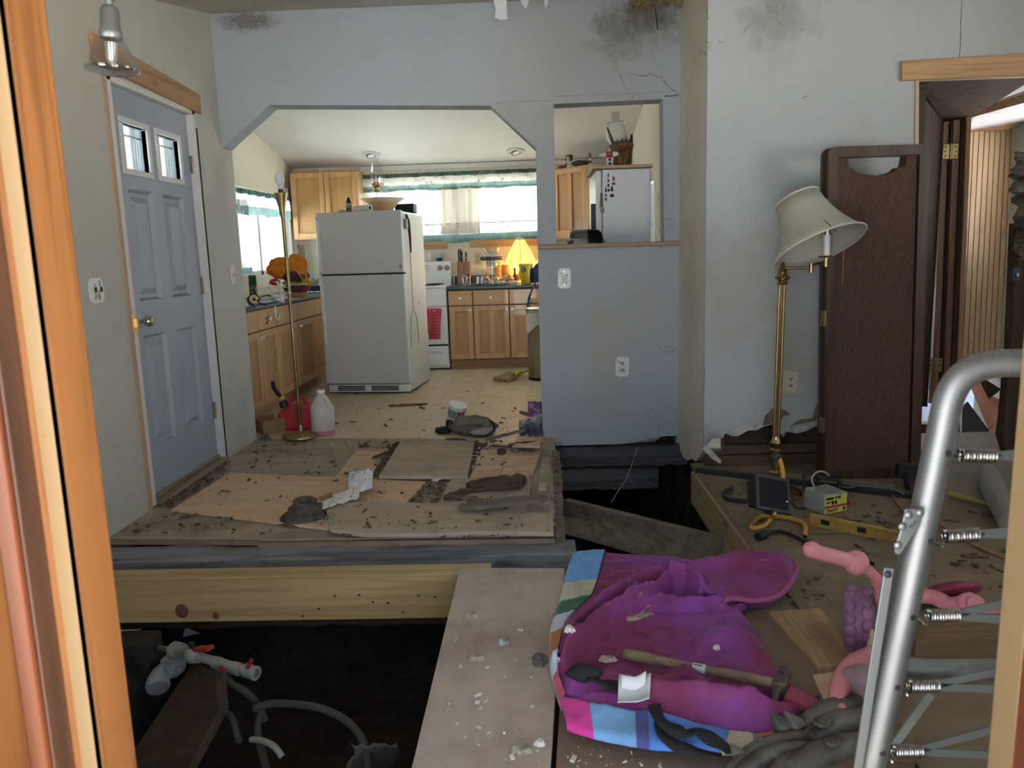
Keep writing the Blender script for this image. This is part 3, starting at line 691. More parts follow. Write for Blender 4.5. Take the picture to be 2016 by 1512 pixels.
p=gx(188,572,XL); t_,f_,u_,up_,n_=plate('switch_plate','wide white switch plate painted with flowers left of the grey door',p,(1,0,0),(0,1,0),0.115,0.115,M_PLATE,'toggle'); flora(t_,f_,u_,up_,n_,.115,.115,3)
p=gx(457,541,XL); plate('dimmer_switch','narrow ivory dimmer switch on wall between grey door and kitchen',p,(1,0,0),(0,1,0),0.07,0.125,M_PLATE,'dimmer')
p=gy(1111,548,YD); t_,f_,u_,up_,n_=plate('dimmer_switch','upper plate with round dial on the white divider wall',p,(0,-1,0),(1,0,0),0.086,0.132,M_PLATE,'dimmer'); flora(t_,f_,u_,up_,n_,.08,.12,5)
p=gy(1225,722,YD); t_,f_,u_,up_,n_=plate('power_outlet','flower-painted outlet low on the white divider wall',p,(0,-1,0),(1,0,0),0.09,0.135,M_PLATE,'outlet'); flora(t_,f_,u_,up_,n_,.08,.12,6)
p=gy(1556,752,YR); plate('power_outlet','plain ivory outlet behind the brass swing-arm lamp',p,(0,-1,0),(1,0,0),0.078,0.122,M_IVORY,'outlet_sq')

# ledge of the niche
za=q((1060,484),YD); zb2=q((1342,476),YD)
m=MB(); m.xz([(za[0]-0.002,za[1]-0.022),(zb2[0],zb2[1]-0.022),(zb2[0],zb2[1]+0.006),(za[0],za[1]+0.006)],YD-0.035,YB+0.02)
tag(m.build('ledge_board',wood('ledge_wood',(0.40,0.27,0.17),(0.26,0.16,0.09),'x')  ,bevel=0.006),'narrow stained wooden ledge capping the half wall below the niche','shelf')
# cracks and torn seam above the niche, spider marks
def crack(pts,Y,par,r=0.0016,nm='crack'):
    P=[]
    for a,b in zip(pts[:-1],pts[1:]):
        for k in range(4):
            t=k/4; P.append(gy(a[0]+(b[0]-a[0])*t+random.uniform(-1.2,1.2),a[1]+(b[1]-a[1])*t+random.uniform(-1.2,1.2),Y-0.0012))
    P.append(gy(*pts[-1],Y-0.0012))
    MB().tube(P,[r*random.uniform(.4,1.1) for _ in P],5).build(nm,mat('crack_dark',(0.10,0.09,0.08),0.9),par)
crack([(1218,145),(1228,165),(1238,183)],YD,divider); crack([(1240,146),(1268,150),(1280,145),(1300,152),(1312,166),(1335,185)],YD,divider,0.0022)
crack([(966,205),(1000,200),(1086,199)],YD,divider,0.001); crack([(1090,190),(1180,186),(1250,184),(1306,180)],YD,divider,0.001); crack([(1246,184),(1247,196)],YD,divider,0.0012)
crack([(1308,190),(1325,188),(1338,186)],YD,divider,0.004); crack([(1290,672),(1305,690),(1322,694),(1334,684)],YD,divider,0.0012); crack([(1282,806),(1292,820),(1298,840),(1296,858)],YD,divider,0.0012)
crack([(1255,868),(1290,866),(1330,862)],YD,divider,0.0016)
crack([(1893,0),(1892,40),(1890,80),(1889,112)],YR,wr,0.002); crack([(1386,770),(1387,730),(1386,700)],YR,wr,0.0012)
crack([(1530,40),(1545,52)],YR,wr,0.001); crack([(1576,194),(1592,188)],YR,wr,0.0015)
# dark cobweb smudges
def web(cx_,cy_,n,rx,ry,Y,sd,par):
    rg=random.Random(sd); m=MB()
    for k in range(n):
        a=(cx_+rg.gauss(0,rx),cy_+rg.gauss(0,ry)); b=(a[0]+rg.gauss(0,12),a[1]+rg.gauss(0,8)); c=(b[0]+rg.gauss(0,8),b[1]+rg.gauss(0,8))
        m.tube([gy(*a,Y-0.004),gy(*b,Y-0.008),gy(*c,Y-0.004)],[0.0006,0.0016,0.0005],4)
    stuff(m.build('cobweb',mat('dusty_web',(0.13,0.115,0.10),0.95),par))
web(490,42,26,30,8,YD,1,divider); web(1275,70,14,40,28,YD,2,divider); web(1290,870,12,25,6,YD,4,divider); web(1300,440,8,10,25,YD,5,divider)
web(1530,40,8,30,25,YR,6,wr); web(1400,60,8,10,50,YR,7,wr)

# ---- trim over the right-hand opening
LT=[(1772,122),(2030,106),(2030,152),(1772,160)]
tr=struct(MB().xz([q(p,YR) for p in LT],YR-0.025,YR).build('trim_4',M_PINEX,bevel=0.003))
m=MB(); m.xz([q((1808,158),YR),q((1801,158),YR),q((1797,900),YR),q((1805,900),YR)],YR-0.008,YR+0.10); struct(m.build('trim_5',wood('pale_jamb',(0.50,0.38,0.24),(0.38,0.26,0.15),'z')))

# ================================================================= ROOM BEYOND THE RIGHT-HAND OPENING
M_DKW=wood('dark_stained_wood',(0.06,0.036,0.022),(0.03,0.018,0.011),'z',rough=0.85,spec=0.08)
M_MDW=wood('mid_stained_wood',(0.22,0.115,0.055),(0.12,0.06,0.03),'z',rough=0.45)
Y2=5.05
a0=gy(1808,220,YR+0.1); 
# dark side wall running back from the opening to the inner door frame
j0=gy(1858,240,Y2); zlow=gy(1870,800,Y2).z
m=MB(); m.loopprism([V3(a0.x-0.02,YR+0.1,0.44),V3(j0.x,Y2,zlow),V3(j0.x,Y2,2.15),V3(a0.x-0.02,YR+0.1,2.3)],[V3(a0.x-0.06,YR+0.1,0.44),V3(j0.x-0.04,Y2+0.04,zlow),V3(j0.x-0.04,Y2+0.04,2.15),V3(a0.x-0.06,YR+0.1,2.3)])
struct(m.build('wall_passage',M_DKW))
# sloping dark soffit
m=MB(); s0=gy(1808,168,YR+0.05); s1=gy(1858,240,Y2); s2=gy(1912,232,Y2); s3=gy(2040,150,YR+0.6)
m.prism([s0,s1,s2,gy(2060,140,Y2-0.3),gy(2060,100,YR+0.05)],(0,0,0.05)); struct(m.build('ceiling_passage',M_DKW))
# inner door frame with a standing leaf edge and hinges
fr=sthing('door_2',(gy(1880,240,Y2).x,Y2,0))
def ppl(pts,Y,th,nm,mt,par,bv=0.002): return MB().prism([gy(*p,Y) for p in pts],(0,th,0)).build(nm,mt,par,bevel=bv)
ppl([(1858,238),(1868,238),(1846,795),(1833,795)],Y2,0.04,'leaf_edge',M_MDW,fr)
ppl([(1868,232),(1880,232),(1856,792),(1846,795)],Y2+0.03,0.04,'dark_gap',M_HOLE,fr)
ppl([(1878,232),(1894,230),(1872,795),(1856,795)],Y2-0.0,0.05,'jamb',M_MDW,fr)
ppl([(1894,230),(1904,230),(1884,740),(1872,760)],Y2-0.015,0.05,'door_stop',M_DKW,fr)
ppl([(1904,228),(1913,228),(1893,740),(1884,745)],Y2-0.03,0.05,'casing',wood('warm_casing',(0.36,0.20,0.10),(0.22,0.11,0.05),'z'),fr)
ppl([(1856,232),(2040,178),(2040,196),(1910,232)],Y2-0.02,0.05,'head_jamb',M_MDW,fr)
for (x,y,mm) in ((1871,298,M_BRASS),(1840,719,M_BRASSD)):
    h=MB(); c=gy(x,y,Y2-0.012)
    for s in (-1,1): h.cbox(c+V3(s*0.026,0,0),(0.042,0.005,0.09))
    hh=h.build('hinge',mm,fr,bevel=0.004)
    MB().cyl(c+V3(0,-0.004,-0.048),c+V3(0,-0.004,0.048),0.007).build('knuckle',mm,hh)
    for s in (-1,1):
        for dz in (-.028,0,.028): MB().lathe([(0.005,0),(0.004,0.002)],8,c+V3(s*(0.03+0.004*(dz==0)),-0.003,dz),(0,-1,0)).build('screw',M_HOLE,hh)
# beadboard wall beyond: boards with grooves, rotted lower edge
Y3=6.1
bw=struct(MB().prism([gy(*p,Y3+0.012) for p in ((1905,240),(2060,215),(2060,740),(2000,735),(1940,742),(1870,735))],(0,0.02,0)).build('wall_beyond',mat('beadboard_back',(0.22,0.14,0.08),0.8)))
M_BEAD=mat('beadboard_ply',(0.62,0.44,0.26),0.5,layers=[dict(s=(7,7,1.2),c=(0.44,0.28,0.14),lo=0.42,hi=0.68,f=0.7,d=6,dist=1.2),dict(t='vor',s=(3,3,2.2),c=(0.22,0.12,0.06),lo=0.03,hi=0.12,inv=True,f=0.8),dict(s=3,c=(0.30,0.19,0.10),lo=0.6,hi=0.75,f=0.5)],spec=0.4)
xs=[1896+k*10.6 for k in range(14)]
for k in range(13):
    x0,x1=xs[k],xs[k+1]; sk=-0.052
    def pp(x,y): return gy(x+(y-260)*sk,y,Y3)
    yb=[738,744,735,742,730,738,744,736,742,735,738,740,736][k]
    top=258-(x0-1896)*0.13
    MB().prism([pp(x0+1.1,top),pp(x1-0.9,top-1),pp(x1-0.9,yb),pp(x0+1.1,yb)],(0,0.012,0)).build('board',M_BEAD,bw)
m=MB().prism([gy(*p,Y3-0.15) for p in ((1915,226),(2050,200),(2050,226),(1985,255),(1955,254),(1912,256))],(0,0.1,0)); m.build('sagging_strip',wood('sag_strip',(0.30,0.17,0.09),(0.16,0.08,0.04),'x'),bw)
m=MB().prism([gy(1900,262,Y3),gy(2080,235,Y3),gy(2080,165,Y2+0.05),gy(1925,222,Y2+0.05)],(0,0,0.03)); struct(m.build('ceiling_beyond',mat('lilac_ceiling',(.34,.32,.33),.9)))
m=MB(); m.grid(lambda u,v: V3(2.1+2.6*u,6.7+1.2*v,-1.0+(1.35+.25*nz((u*3,v*2,0),1.5))*math.sin(min(1,v*1.6+.15)*1.57)*(.8+.2*u)),20,14); tag(m.build('snow_bank',mat('shaded_snow',(.15,.18,.23),.9,layers=[dict(s=3,c=(.20,.23,.27),lo=.45,hi=.65)]),smooth=60),'bluish snow bank outside the broken far wall','snow')  # bank added behind the gap, shade put into its dark blue colour
# far-right torn partition: dark jamb edge with shreds of wall covering
YT=3.2
pt=sthing('wall_torn',(gy(2010,600,YT).x,YT,0))
ppl([(2001,440),(2060,430),(2060,880),(1985,900),(1973,860),(1978,820),(1990,690),(1996,560)],YT,0.05,'stud',M_DKW,pt)
M_RAG=mat('torn_covering',(0.10,0.075,0.055),0.95,layers=[dict(s=20,c=(0.05,0.035,0.025),lo=0.4,hi=0.6),dict(s=9,c=(0.22,0.17,0.13),lo=0.58,hi=0.7,f=0.6)])
rgx=random.Random(5)
for (yy0,yy1,xx) in ((298,356,1994),(330,400,1990),(380,455,2000),(455,520,2000)):
    L_=[]; n=9
    for k in range(n+1): L_.append((xx+rgx.uniform(-7,9)+4*math.sin(k*2.1),yy0+(yy1-yy0)*k/n))
    m=MB(); A_=[gy(a,b,YT-0.06+0.03*math.sin(i)) for i,(a,b) in enumerate(L_)]
    B_=[gy(2050,b-4,YT-0.01) for a,b in L_]; n1=len(A_)
    Mi=[gy((a+2050)/2,b+rgx.uniform(-4,4),YT-0.10*rgx.random()) for a,b in L_]
    m.add(A_+Mi+B_,[(i,i+1,n1+i+1,n1+i) for i in range(n1-1)]+[(n1+i,n1+i+1,2*n1+i+1,2*n1+i) for i in range(n1-1)])
    m.build('torn_sheet',M_RAG,pt,solid=0.004,smooth=20)
MB().cbox(gy(1999,540,YT-0.02),(0.03,0.02,0.05)).build('strike_plate',M_BLKM,pt); MB().cbox(gy(2003,541,YT-0.035),(0.008,0.004,0.014)).build('latch',M_NICK,pt)

# ================================================================= FRONT DOORWAY we look through
M_JORA=wood('orange_varnished_pine',(0.175,0.072,0.021),(0.095,0.036,0.010),'z',rough=0.6,sc=1.6,f=0.75,dirt=((0.09,0.035,0.012),0.52,0.72,0.7),spec=0.15)
M_JRED=wood('red_brown_varnish',(0.16,0.048,0.02),(0.08,0.024,0.01),'z',rough=0.35,sc=1.6,dirt=((0.30,0.18,0.13),0.60,0.76,0.6),spec=0.2)
M_JDRK=wood('dark_worn_varnish',(0.07,0.028,0.013),(0.03,0.012,0.007),'z',rough=0.5,sc=1.6)
M_STRIP=mat('tan_weatherstrip',(0.21,0.14,0.065),0.6,layers=[dict(s=(30,30,9),c=(0.21,0.125,0.055),lo=0.5,hi=0.72,f=0.7),dict(s=14,c=(0.16,0.09,0.04),lo=0.66,hi=0.75,f=0.8)])
fd=sthing('door_3',(0,0.65,0))
def slat(px0,px1,Ya,Yb,nm,mt,bv=0.004,th=0.03):
    # vertical strip whose visible face runs from px0 (at row 756) at depth Ya to px1 at depth Yb
    a=gy(px0,756,Ya); b=gy(px1,756,Yb)
    ext=V3(-th,0,0) if px0<1000 else V3(th,0,0)
    m=MB(); P=[V3(a.x,Ya,-0.3),V3(b.x,Yb,-0.3),V3(b.x,Yb,2.05),V3(a.x,Ya,2.05)]
    m.loopprism(P,[p+ext for p in P]); return m.build(nm,mt,fd,bevel=bv)
slat(104,184,0.700,0.756,'inner_casing',M_JORA,0.005,0.06)
slat(96,104,0.700,0.700,'dark_seam',M_JRED,0.0)
slat(66,97,0.692,0.696,'weatherstrip',M_STRIP,0.008)
slat(50,68,0.688,0.694,'door_stop',M_JORA,0.002)
slat(4,52,0.655,0.692,'worn_jamb',M_JDRK,0.002)
slat(-46,6,0.640,0.655,'rounded_stop',M_JRED,0.012)
slat(-120,-44,0.600,0.642,'outer_jamb',M_JORA,0.003)
slat(-420,-118,0.440,0.600,'outer_jamb',M_JORA,0.003)
def rjamb(p0,p1,Ya,Yb,w,nm,mt,bv=.004):
    a=gy(p0,0,Ya); b=gy(p1,1512,Ya); d=b-a; a=a-d*.25; b=b+d*.55
    m=MB(); P=[a,b,b+V3(w,0,0),a+V3(w,0,0)]; m.loopprism(P,[p+V3(0,Yb-Ya,0) for p in P]); m.build(nm,mt,fd,bevel=bv)
rjamb(2068,1940,.760,.715,.020,'weatherstrip',M_STRIP)
rjamb(2098,1962,.742,.600,.060,'outer_jamb',M_JRED)
rjamb(2085,1952,.775,.745,.080,'inner_casing',M_JRED)
m=MB(); m.box(JX0,0.50,2.0,JX1,0.76,2.06); m.build('head_jamb',M_JORA,fd)

# ================================================================= KITCHEN CABINETS
M_CARC = wood('carcass_gap_shade', (0.24,0.13,0.055), (0.17,0.09,0.035), 'z', rough=0.6)  # dark tone paints in the shade of the gaps between doors
M_PANEL = wood('maple_panel_shade', (0.50,0.28,0.115), (0.41,0.21,0.075), 'z', rough=0.4, f=0.5, coat=0.2)  # darker than the frames, shade of the recess put into the colour
def shaker(t, o, u, n, w, z0, z1, nm='door', mt=None, mp=None, panels=1, fw=0.055):
    """frame-and-panel door: o lower-left corner on carcass face, u along, n outward"""
    mt = mt or M_MAPLE; o = Vector(o); u = Vector(u); n = Vector(n); up = Vector((0,0,1)); h = z1-z0
    o = Vector((o.x,o.y,z0)); m = MB()
    def bx(a,b,c,d,th0,th1):
        P=[o+u*a+up*b, o+u*c+up*b, o+u*c+up*d, o+u*a+up*d]; m.loopprism([p+n*th0 for p in P],[p+n*th1 for p in P])
    bx(0,0,fw,h,0,0.024); bx(w-fw,0,w,h,0,0.024); bx(fw,0,w-fw,fw,0,0.024); bx(fw,h-fw,w-fw,h,0,0.024)
    for k in range(1,panels):
        c=fw+(w-2*fw)*k/panels; bx(c-fw/2,fw,c+fw/2,h-fw,0,0.024)
    d=m.build(nm, mt, t, bevel=0.004)
    m=MB(); bx(fw-0.003,fw-0.003,w-fw+0.003,h-fw+0.003,0,0.006); m.build('panel', M_PANEL, d)
    return d
def knob(par, p, n, mt=None):
    MB().lathe([(0.007,0),(0.006,0.010),(0.015,0.016),(0.017,0.024),(0.012,0.031),(0,0.032)],12,p,n).build('knob', mt or M_CERAM, par, smooth=60)
def base_unit(label, o, u, n, w, dep, ksides, z_top=0.865, panels=1, name='base_cabinet', group='base cabinets', knobm=True):
    o=Vector(o);u=Vector(u);n=Vector(n)
    t=thing(name,label,'cabinet',(o.x,o.y,0),0,group)
    P=[o,o+u*w,o+u*w-n*dep,o-n*dep]
    MB().loopprism([V3(p.x,p.y,0.105) for p in P],[V3(p.x,p.y,z_top) for p in P]).build('carcass',M_CARC,t)
    P2_=[o-n*0.06,o+u*w-n*0.06,o+u*w-n*dep,o-n*dep]
    MB().loopprism([V3(p.x,p.y,0.0) for p in P2_],[V3(p.x,p.y,0.105) for p in P2_]).build('toe_kick',M_TOE,t)
    g=0.0055
    m=MB(); a=o+u*g; b=o+u*(w-g)
    m.loopprism([V3(a.x,a.y,0.70),V3(b.x,b.y,0.70),V3(b.x,b.y,0.855),V3(a.x,a.y,0.855)],[V3(a.x,a.y,0.70)+n*0.02,V3(b.x,b.y,0.70)+n*0.02,V3(b.x,b.y,0.855)+n*0.02,V3(a.x,a.y,0.855)+n*0.02])
    dw=m.build('drawer',M_MAPLEX if abs(u.x)>0.5 else M_MAPLEX,t,bevel=0.003)
    if knobm: knob(dw, V3(*(o+u*w/2+n*0.02).xy,0.775), n)
    d=shaker(t,o+u*g,u,n,w-2*g,0.115,0.69,panels=panels)
    if ksides is not None:
        kx=0.03 if ksides<0 else w-0.035
        knob(d, V3(*(o+u*kx+n*0.02).xy,0.645), n)
    return t
XCL=-2.15
px=[455,504,541,582,617,645]
yl=[gx(x,640,XCL).y for x in px]; yl[0]=YB+0.01
yl[5]=yl[4]+(yl[4]-yl[3])
lab=['leftmost maple base cabinet, mostly hidden behind the wall end','maple base cabinet with black scorch mark on its drawer','maple base cabinet behind the bare-bulb floor lamp','maple base cabinet just left of the white refrigerator','maple base cabinet partly hidden behind the refrigerator edge']
ks=[1,-1,None,-1,None]
for k in range(5):
    # looking from the aisle: u runs away from camera
    t=base_unit(lab[k],(XCL,yl[k],0),(0,1,0),(1,0,0),yl[k+1]-yl[k],0.56,ks[k],group='base cabinets along the left wall',knobm=(k in (1,)))
    if k==1:
        c=V3(XCL+0.021,0.5*(yl[1]+yl[2]),0.765)
        m=MB()
        for j in range(14):
            a=random.uniform(0,6.28); L_=random.uniform(0.03,0.12); m.bar(c+V3(0,0.01*math.cos(a),0.01*math.sin(a)),c+V3(0,L_*math.cos(a),0.45*L_*math.sin(a)),0.006*random.random()+0.002,0.001,up=(1,0,0))
        m.build('scorch_mark',mat('scorch',(0.10,0.055,0.03),0.9),t)
t=thing('base_cabinet','corner maple base cabinet behind the refrigerator','cabinet',(XCL,yl[5],0),0,'base cabinets along the left wall')
MB().box(XKL+0.01,yl[5]+0.003,0.0,XCL,YK-0.01,0.865).build('carcass',M_MAPLE,t); shaker(t,(XCL,yl[5]+0.02,0),(0,1,0),(1,0,0),0.5,0.115,0.69)
# child safety latch hanging on a drawer
MB().tube(cr([gx(542,603,XCL+0.04),gx(543,622,XCL+0.05),gx(547,630,XCL+0.04),gx(551,618,XCL+0.03)],5),0.008,8).build('latch',M_CERAM,bpy.data.objects['base_cabinet.002'])
# worktops
m=MB(); m.box(XKL+0.005,YB+0.005,0.868,-2.11,YK-0.005,0.905)
tag(m.build('worktop',M_CTRL,bevel=0.010),'long blue-green laminate worktop along the left kitchen wall','worktop')
YCF=8.42
xb=[gy(x,650,YCF).x for x in (891,933,1004)]; xb.append(xb[2]+0.47)
x0c=gy(885,650,YCF).x
labs=['narrow maple base cabinet beside the white range','wide two-panel maple base cabinet in the middle of the back run','maple base cabinet behind the steel trash can']
for k in range(3):
    base_unit(labs[k],((x0c if k==0 else xb[k]),YCF,0),(1,0,0),(0,-1,0),xb[k+1]-(x0c if k==0 else xb[k]),0.60,[1,1,-1][k],panels=[1,2,1][k],group='base cabinets along the back wall')
m=MB(); m.box(x0c-0.012,YCF-0.035,0.868,XKR-0.01,YK-0.002,0.906); m.box(x0c-0.012,YK-0.022,0.906,XKR-0.01,YK-0.002,1.0)
tag(m.build('worktop',M_CTR,bevel=0.008),'dark green worktop with low upstand under the back window','worktop')
# wall cabinet left of the window
def wall_unit(label,o,u,n,w,dep,z0,z1,nd,panels=1):
    o=Vector(o);u=Vector(u);n=Vector(n)
    t=thing('wall_cabinet',label,'cabinet',(o.x,o.y,z0),0,'wall cabinets')
    P=[o,o+u*w,o+u*w-n*dep,o-n*dep]
    MB().loopprism([V3(p.x,p.y,z0) for p in P],[V3(p.x,p.y,z1) for p in P]).build('carcass',M_MAPLE,t,bevel=0.002)
    for k in range(nd):
        shaker(t,o+u*(w*k/nd+0.003),u,n,w/nd-0.006,z0+0.012,z1-0.012,panels=panels)
    return t
YU=8.74
a=gy(575,400,YU).x; b=gy(707,400,YU).x
wall_unit('two-door maple wall cabinet hung left of the curtained back window',(a,YU,0),(1,0,0),(0,-1,0),b-a,YK-YU-0.005,1.46,2.19,2)
c0=gy(1094,400,8.78); c1=gy(1157,400,8.42); d=(c1-c0); d.z=0; L_=d.length; d.normalize(); nn=V3(d.y,-d.x,0)
t=wall_unit('diagonal corner maple wall cabinet seen through the niche',(c0.x,c0.y,0),d,nn,L_,0.25,1.40,2.13,1,panels=2)
MB().box(c1.x,c1.y,1.40,XKR-0.01,c1.y+0.3,2.13).build('side_panel',wood('pale_side',(0.60,0.45,0.22),(0.50,0.36,0.16),'z'),t)

# ================================================================= RANGE
xr1=x0c-0.015; xr0=xr1-0.66; yf=8.40
t=thing('kitchen_range','white electric kitchen range with pink towel on its handle','range',(0.5*(xr0+xr1),yf,0))
m=MB(); m.box(xr0,yf+0.03,0.02,xr1,YK-0.03,0.895); m.build('body',M_APPL,t,bevel=0.004)
m=MB(); m.box(xr0-0.004,yf-0.01,0.893,xr1+0.004,YK-0.03,0.915); ct=m.build('cooktop',M_APPL,t,bevel=0.006)
for (x,y,r) in ((xr0+.17,yf+.17,.09),(xr1-.17,yf+.17,.075),(xr0+.17,yf+.42,.075),(xr1-.17,yf+.42,.09)):
    m=MB()
    for k in range(4): rr=r*(0.25+0.25*k); m.tube([V3(x+rr*math.cos(a*.3142),y+rr*math.sin(a*.3142),0.925) for a in range(20)],0.006,6,closed=True)
    bn=m.build('burner_coil',M_BLKM,ct)
    MB().lathe([(r+.012,0.914),(r+.02,0.918),(r+.012,0.921),(r,0.916)],24,(x,y,0)).build('drip_ring',M_NICK,bn)
m=MB(); m.box(xr0+.004,yf,0.70,xr1-.004,yf+.03,0.89); m.build('front_rail',M_APPL,t,bevel=0.004)
m=MB(); m.box(xr0+.006,yf-.012,0.285,xr1-.006,yf+.03,0.69); od=m.build('oven_door',M_APPL,t,bevel=0.008)
m=MB(); m.tube([V3(xr0+.05,yf-.012,.655),V3(xr0+.05,yf-.05,.655),V3(xr1-.05,yf-.05,.655),V3(xr1-.05,yf-.012,.655)],0.011,10); m.build('handle',M_APPL,od)
m=MB(); m.box(xr0+.006,yf-.008,0.05,xr1-.006,yf+.03,0.265); sd_=m.build('storage_drawer',M_APPL,t,bevel=0.008)
m=MB(); m.box(xr0+.06,yf-.012,0.185,xr1-.06,yf-.006,0.215); m.build('drawer_grip',M_WHITE,sd_,bevel=0.004)
MB().box(xr0+.006,yf+.004,0.264,xr1-.006,yf+.03,0.288).build('dark_gap',M_HOLE,t)
m=MB(); m.yz([(YK-0.12,0.91),(YK-0.03,0.91),(YK-0.03,1.175),(YK-0.075,1.175),(YK-0.12,1.03)],xr0,xr1+0.0); bg=m.build('backguard',M_APPL,t,bevel=0.006)
def bgp(x,z): f=(z-1.03)/(1.175-1.03); return V3(x,YK-0.12+0.045*f-0.001,z)
nb=V3(0,-1,0.31).normalized()
for xx in (866,880): 
    p=gy(xx,531,YK-0.1); p=bgp(p.x,1.10); kk=MB().lathe([(0.034,0),(0.034,0.004),(0.024,0.006),(0.022,0.022),(0,0.023)],16,p,nb).build('control_knob',M_NICK,bg)
    MB().bar(p+nb*0.024,p+nb*0.024+V3(0,0,0.02),0.005,0.003,up=nb).build('pointer',M_BLACK,kk)
m=MB()
for i in range(3):
    for j in range(3): p=bgp(gy(836+i*4.5,523,YK-0.1).x,1.07+j*0.028); m.lathe([(0.006,0),(0.005,0.003)],8,p,nb)
m.build('push_buttons',M_ZINC,bg)
# towel on the oven handle
ta=gy(837,600,yf-.06).x; tb=gy(867,600,yf-.06).x
def tw(zl,yo,x0,x1):
    def fn(u,v):
        x=x0+(x1-x0)*u+0.012*math.sin(v*3+u*2); z=0.672+(zl-0.672)*v
        return V3(x,yf-yo-0.010*math.sin(u*9+v*2)-0.006*nz((u*3,v*4,0),2),z)
    return fn
m=MB(); m.grid(tw(0.40,0.068,ta,tb),14,18); 
M_TOWEL=mat('pink_terry',(0.52,0.07,0.11),0.95,layers=[dict(s=90,c=(0.38,0.04,0.07),lo=0.4,hi=0.6),dict(t='wave',dir='Z',s=9,dist=0.2,c=(0.62,0.20,0.22),lo=0.90,hi=0.97,f=0.6)],sheen=(0.4,(1,.6,.6)))
m2=MB(); m2.grid(tw(0.345,0.050,ta+0.02,tb-0.005),14,18)
tw_=thing('dish_towel','pink terry dish towel folded over the range handle','towel',(0.5*(ta+tb),yf-.06,.35))
m.build('front_fold',M_TOWEL,tw_,solid=0.008); m2.build('back_fold',M_TOWEL,tw_,solid=0.008)
m=MB(); m.grid(lambda u,v: V3(ta+(tb-ta)*u, yf-.05+0.019*math.cos(math.pi*v+math.pi)*1.0, 0.666+0.016*math.sin(math.pi*v)),8,6); m.build('top_fold',M_TOWEL,tw_,solid=0.006)

# ================================================================= REFRIGERATOR
ang=math.radians(-7.0); FLc=V3(-1.938,7.03,0); W,DP,HT=0.795,0.74,1.640
fg=thing('refrigerator','white top-freezer refrigerator standing askew in the middle of the kitchen','refrigerator',FLc,ang)
loc=False
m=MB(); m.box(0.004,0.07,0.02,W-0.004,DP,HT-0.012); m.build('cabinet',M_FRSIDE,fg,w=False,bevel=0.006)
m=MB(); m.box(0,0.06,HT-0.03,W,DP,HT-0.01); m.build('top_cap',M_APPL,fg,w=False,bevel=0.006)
zsm=gy(710,540,7.0).z
m=MB(); m.box(0,0,zsm+0.006,W,0.065,HT); fz=m.build('freezer_door',M_FRDOOR,fg,w=False,bevel=0.012,seg=3)
m=MB(); m.box(0,0,0.095,W,0.065,zsm-0.006); fd_=m.build('fresh_food_door',M_FRDOOR,fg,w=False,bevel=0.012,seg=3)
m=MB(); m.box(0.01,0.045,zsm-0.01,W-0.01,0.07,zsm+0.01); m.build('door_gap',M_HOLE,fg,w=False)
def fh(z0,z1,zz,par):
    # long tapered grip on the left edge
    P=[]; n=14
    for k in range(n+1):
        f=k/n; z=z0+(z1-z0)*f; bow=math.sin(min(1,f*1.25)*math.pi)**0.7 if f<0.8 else 0
        P.append((0.030+0.012*bow, -0.010-0.032*bow, z))
    m=MB(); m.tube([V3(*p) for p in P],[0.016+0.004*math.sin(math.pi*k/n) for k in range(n+1)],10); m.build('handle',M_APPL,par,w=False)
fh(zsm+0.03,zsm+0.36,1,fz); m=MB(); m.box(0.012,-0.012,zsm+0.34,0.042,0.0,HT-0.01); m.build('handle_strip',M_APPL,fz,w=False,bevel=0.005)
fh(zsm-0.03,zsm-0.42,-1,fd_); m=MB(); m.box(0.014,-0.012,zsm-0.62,0.042,0.0,zsm-0.36); m.build('handle_strip',M_APPL,fd_,w=False,bevel=0.005)
m=MB(); m.box(0.01,0.03,0.015,W-0.01,0.06,0.085); gr=m.build('toe_grille',M_APPL,fg,w=False,bevel=0.004)
for k in range(2):
    for j in range(3): MB().box(0.10+k*0.32,0.026,0.030+j*0.016,0.36+k*0.32,0.032,0.040+j*0.016).build('grille_slot',M_HOLE,gr,w=False)
for k in (0.05,W-0.05): MB().cyl((k,0.12,0),(k,0.12,0.03),0.02).build('foot',M_BLACK,fg,w=False)
MB().cbox((W-0.03,-0.002,zsm+0.06),(0.012,0.004,0.03)).build('badge',M_ZINC,fz,w=False)
MB().cbox((0.024,-0.014,HT-0.055),(0.012,0.006,0.014)).build('badge',M_ZINC,fz,w=False)
def FP(x,y,z): return TM[fg] @ V3(x,y,z)
# coiled power cord with plug hanging on its side
sx=W+0.006
cord=fg
m=MB(); m.tube([FP(sx+0.004,0.20,z) for z in (1.28,1.15,1.0,0.85,0.74)],0.0035,6)
m.tube(cr([FP(sx+0.004,0.08,0.42),FP(sx+0.004,0.09,0.60),FP(sx+0.004,0.13,0.70),FP(sx+0.004,0.20,0.74),FP(sx+0.004,0.28,0.70),FP(sx+0.004,0.32,0.60),FP(sx+0.004,0.34,0.44)],6),0.0035,6); m.build('power_cord',mat('cord_grey',(0.22,0.20,0.18),0.6),cord)
m=MB(); m.tube([FP(sx+0.012,0.10,1.60),FP(sx+0.016,0.14,1.55),FP(sx+0.014,0.18,1.42),FP(sx+0.010,0.20,1.27)],[0.010,0.016,0.012,0.008],8); m.build('plug',mat('brown_plug',(0.05,0.025,0.02),0.5),cord)
m=MB(); m.cbox(FP(sx+0.012,0.09,1.52),(0.02,0.05,0.09),(0,0,ang)); m.build('cord_bracket',M_ZINC,cord,bevel=0.003)
m=MB(); m.lathe([(0.018,0),(0.014,0.006),(0,0.007)],12,FP(sx-0.006,0.45,0.80),TM[fg].to_3x3()@V3(1,0,0)); m.build('screw_cap',M_FRSIDE,cord)

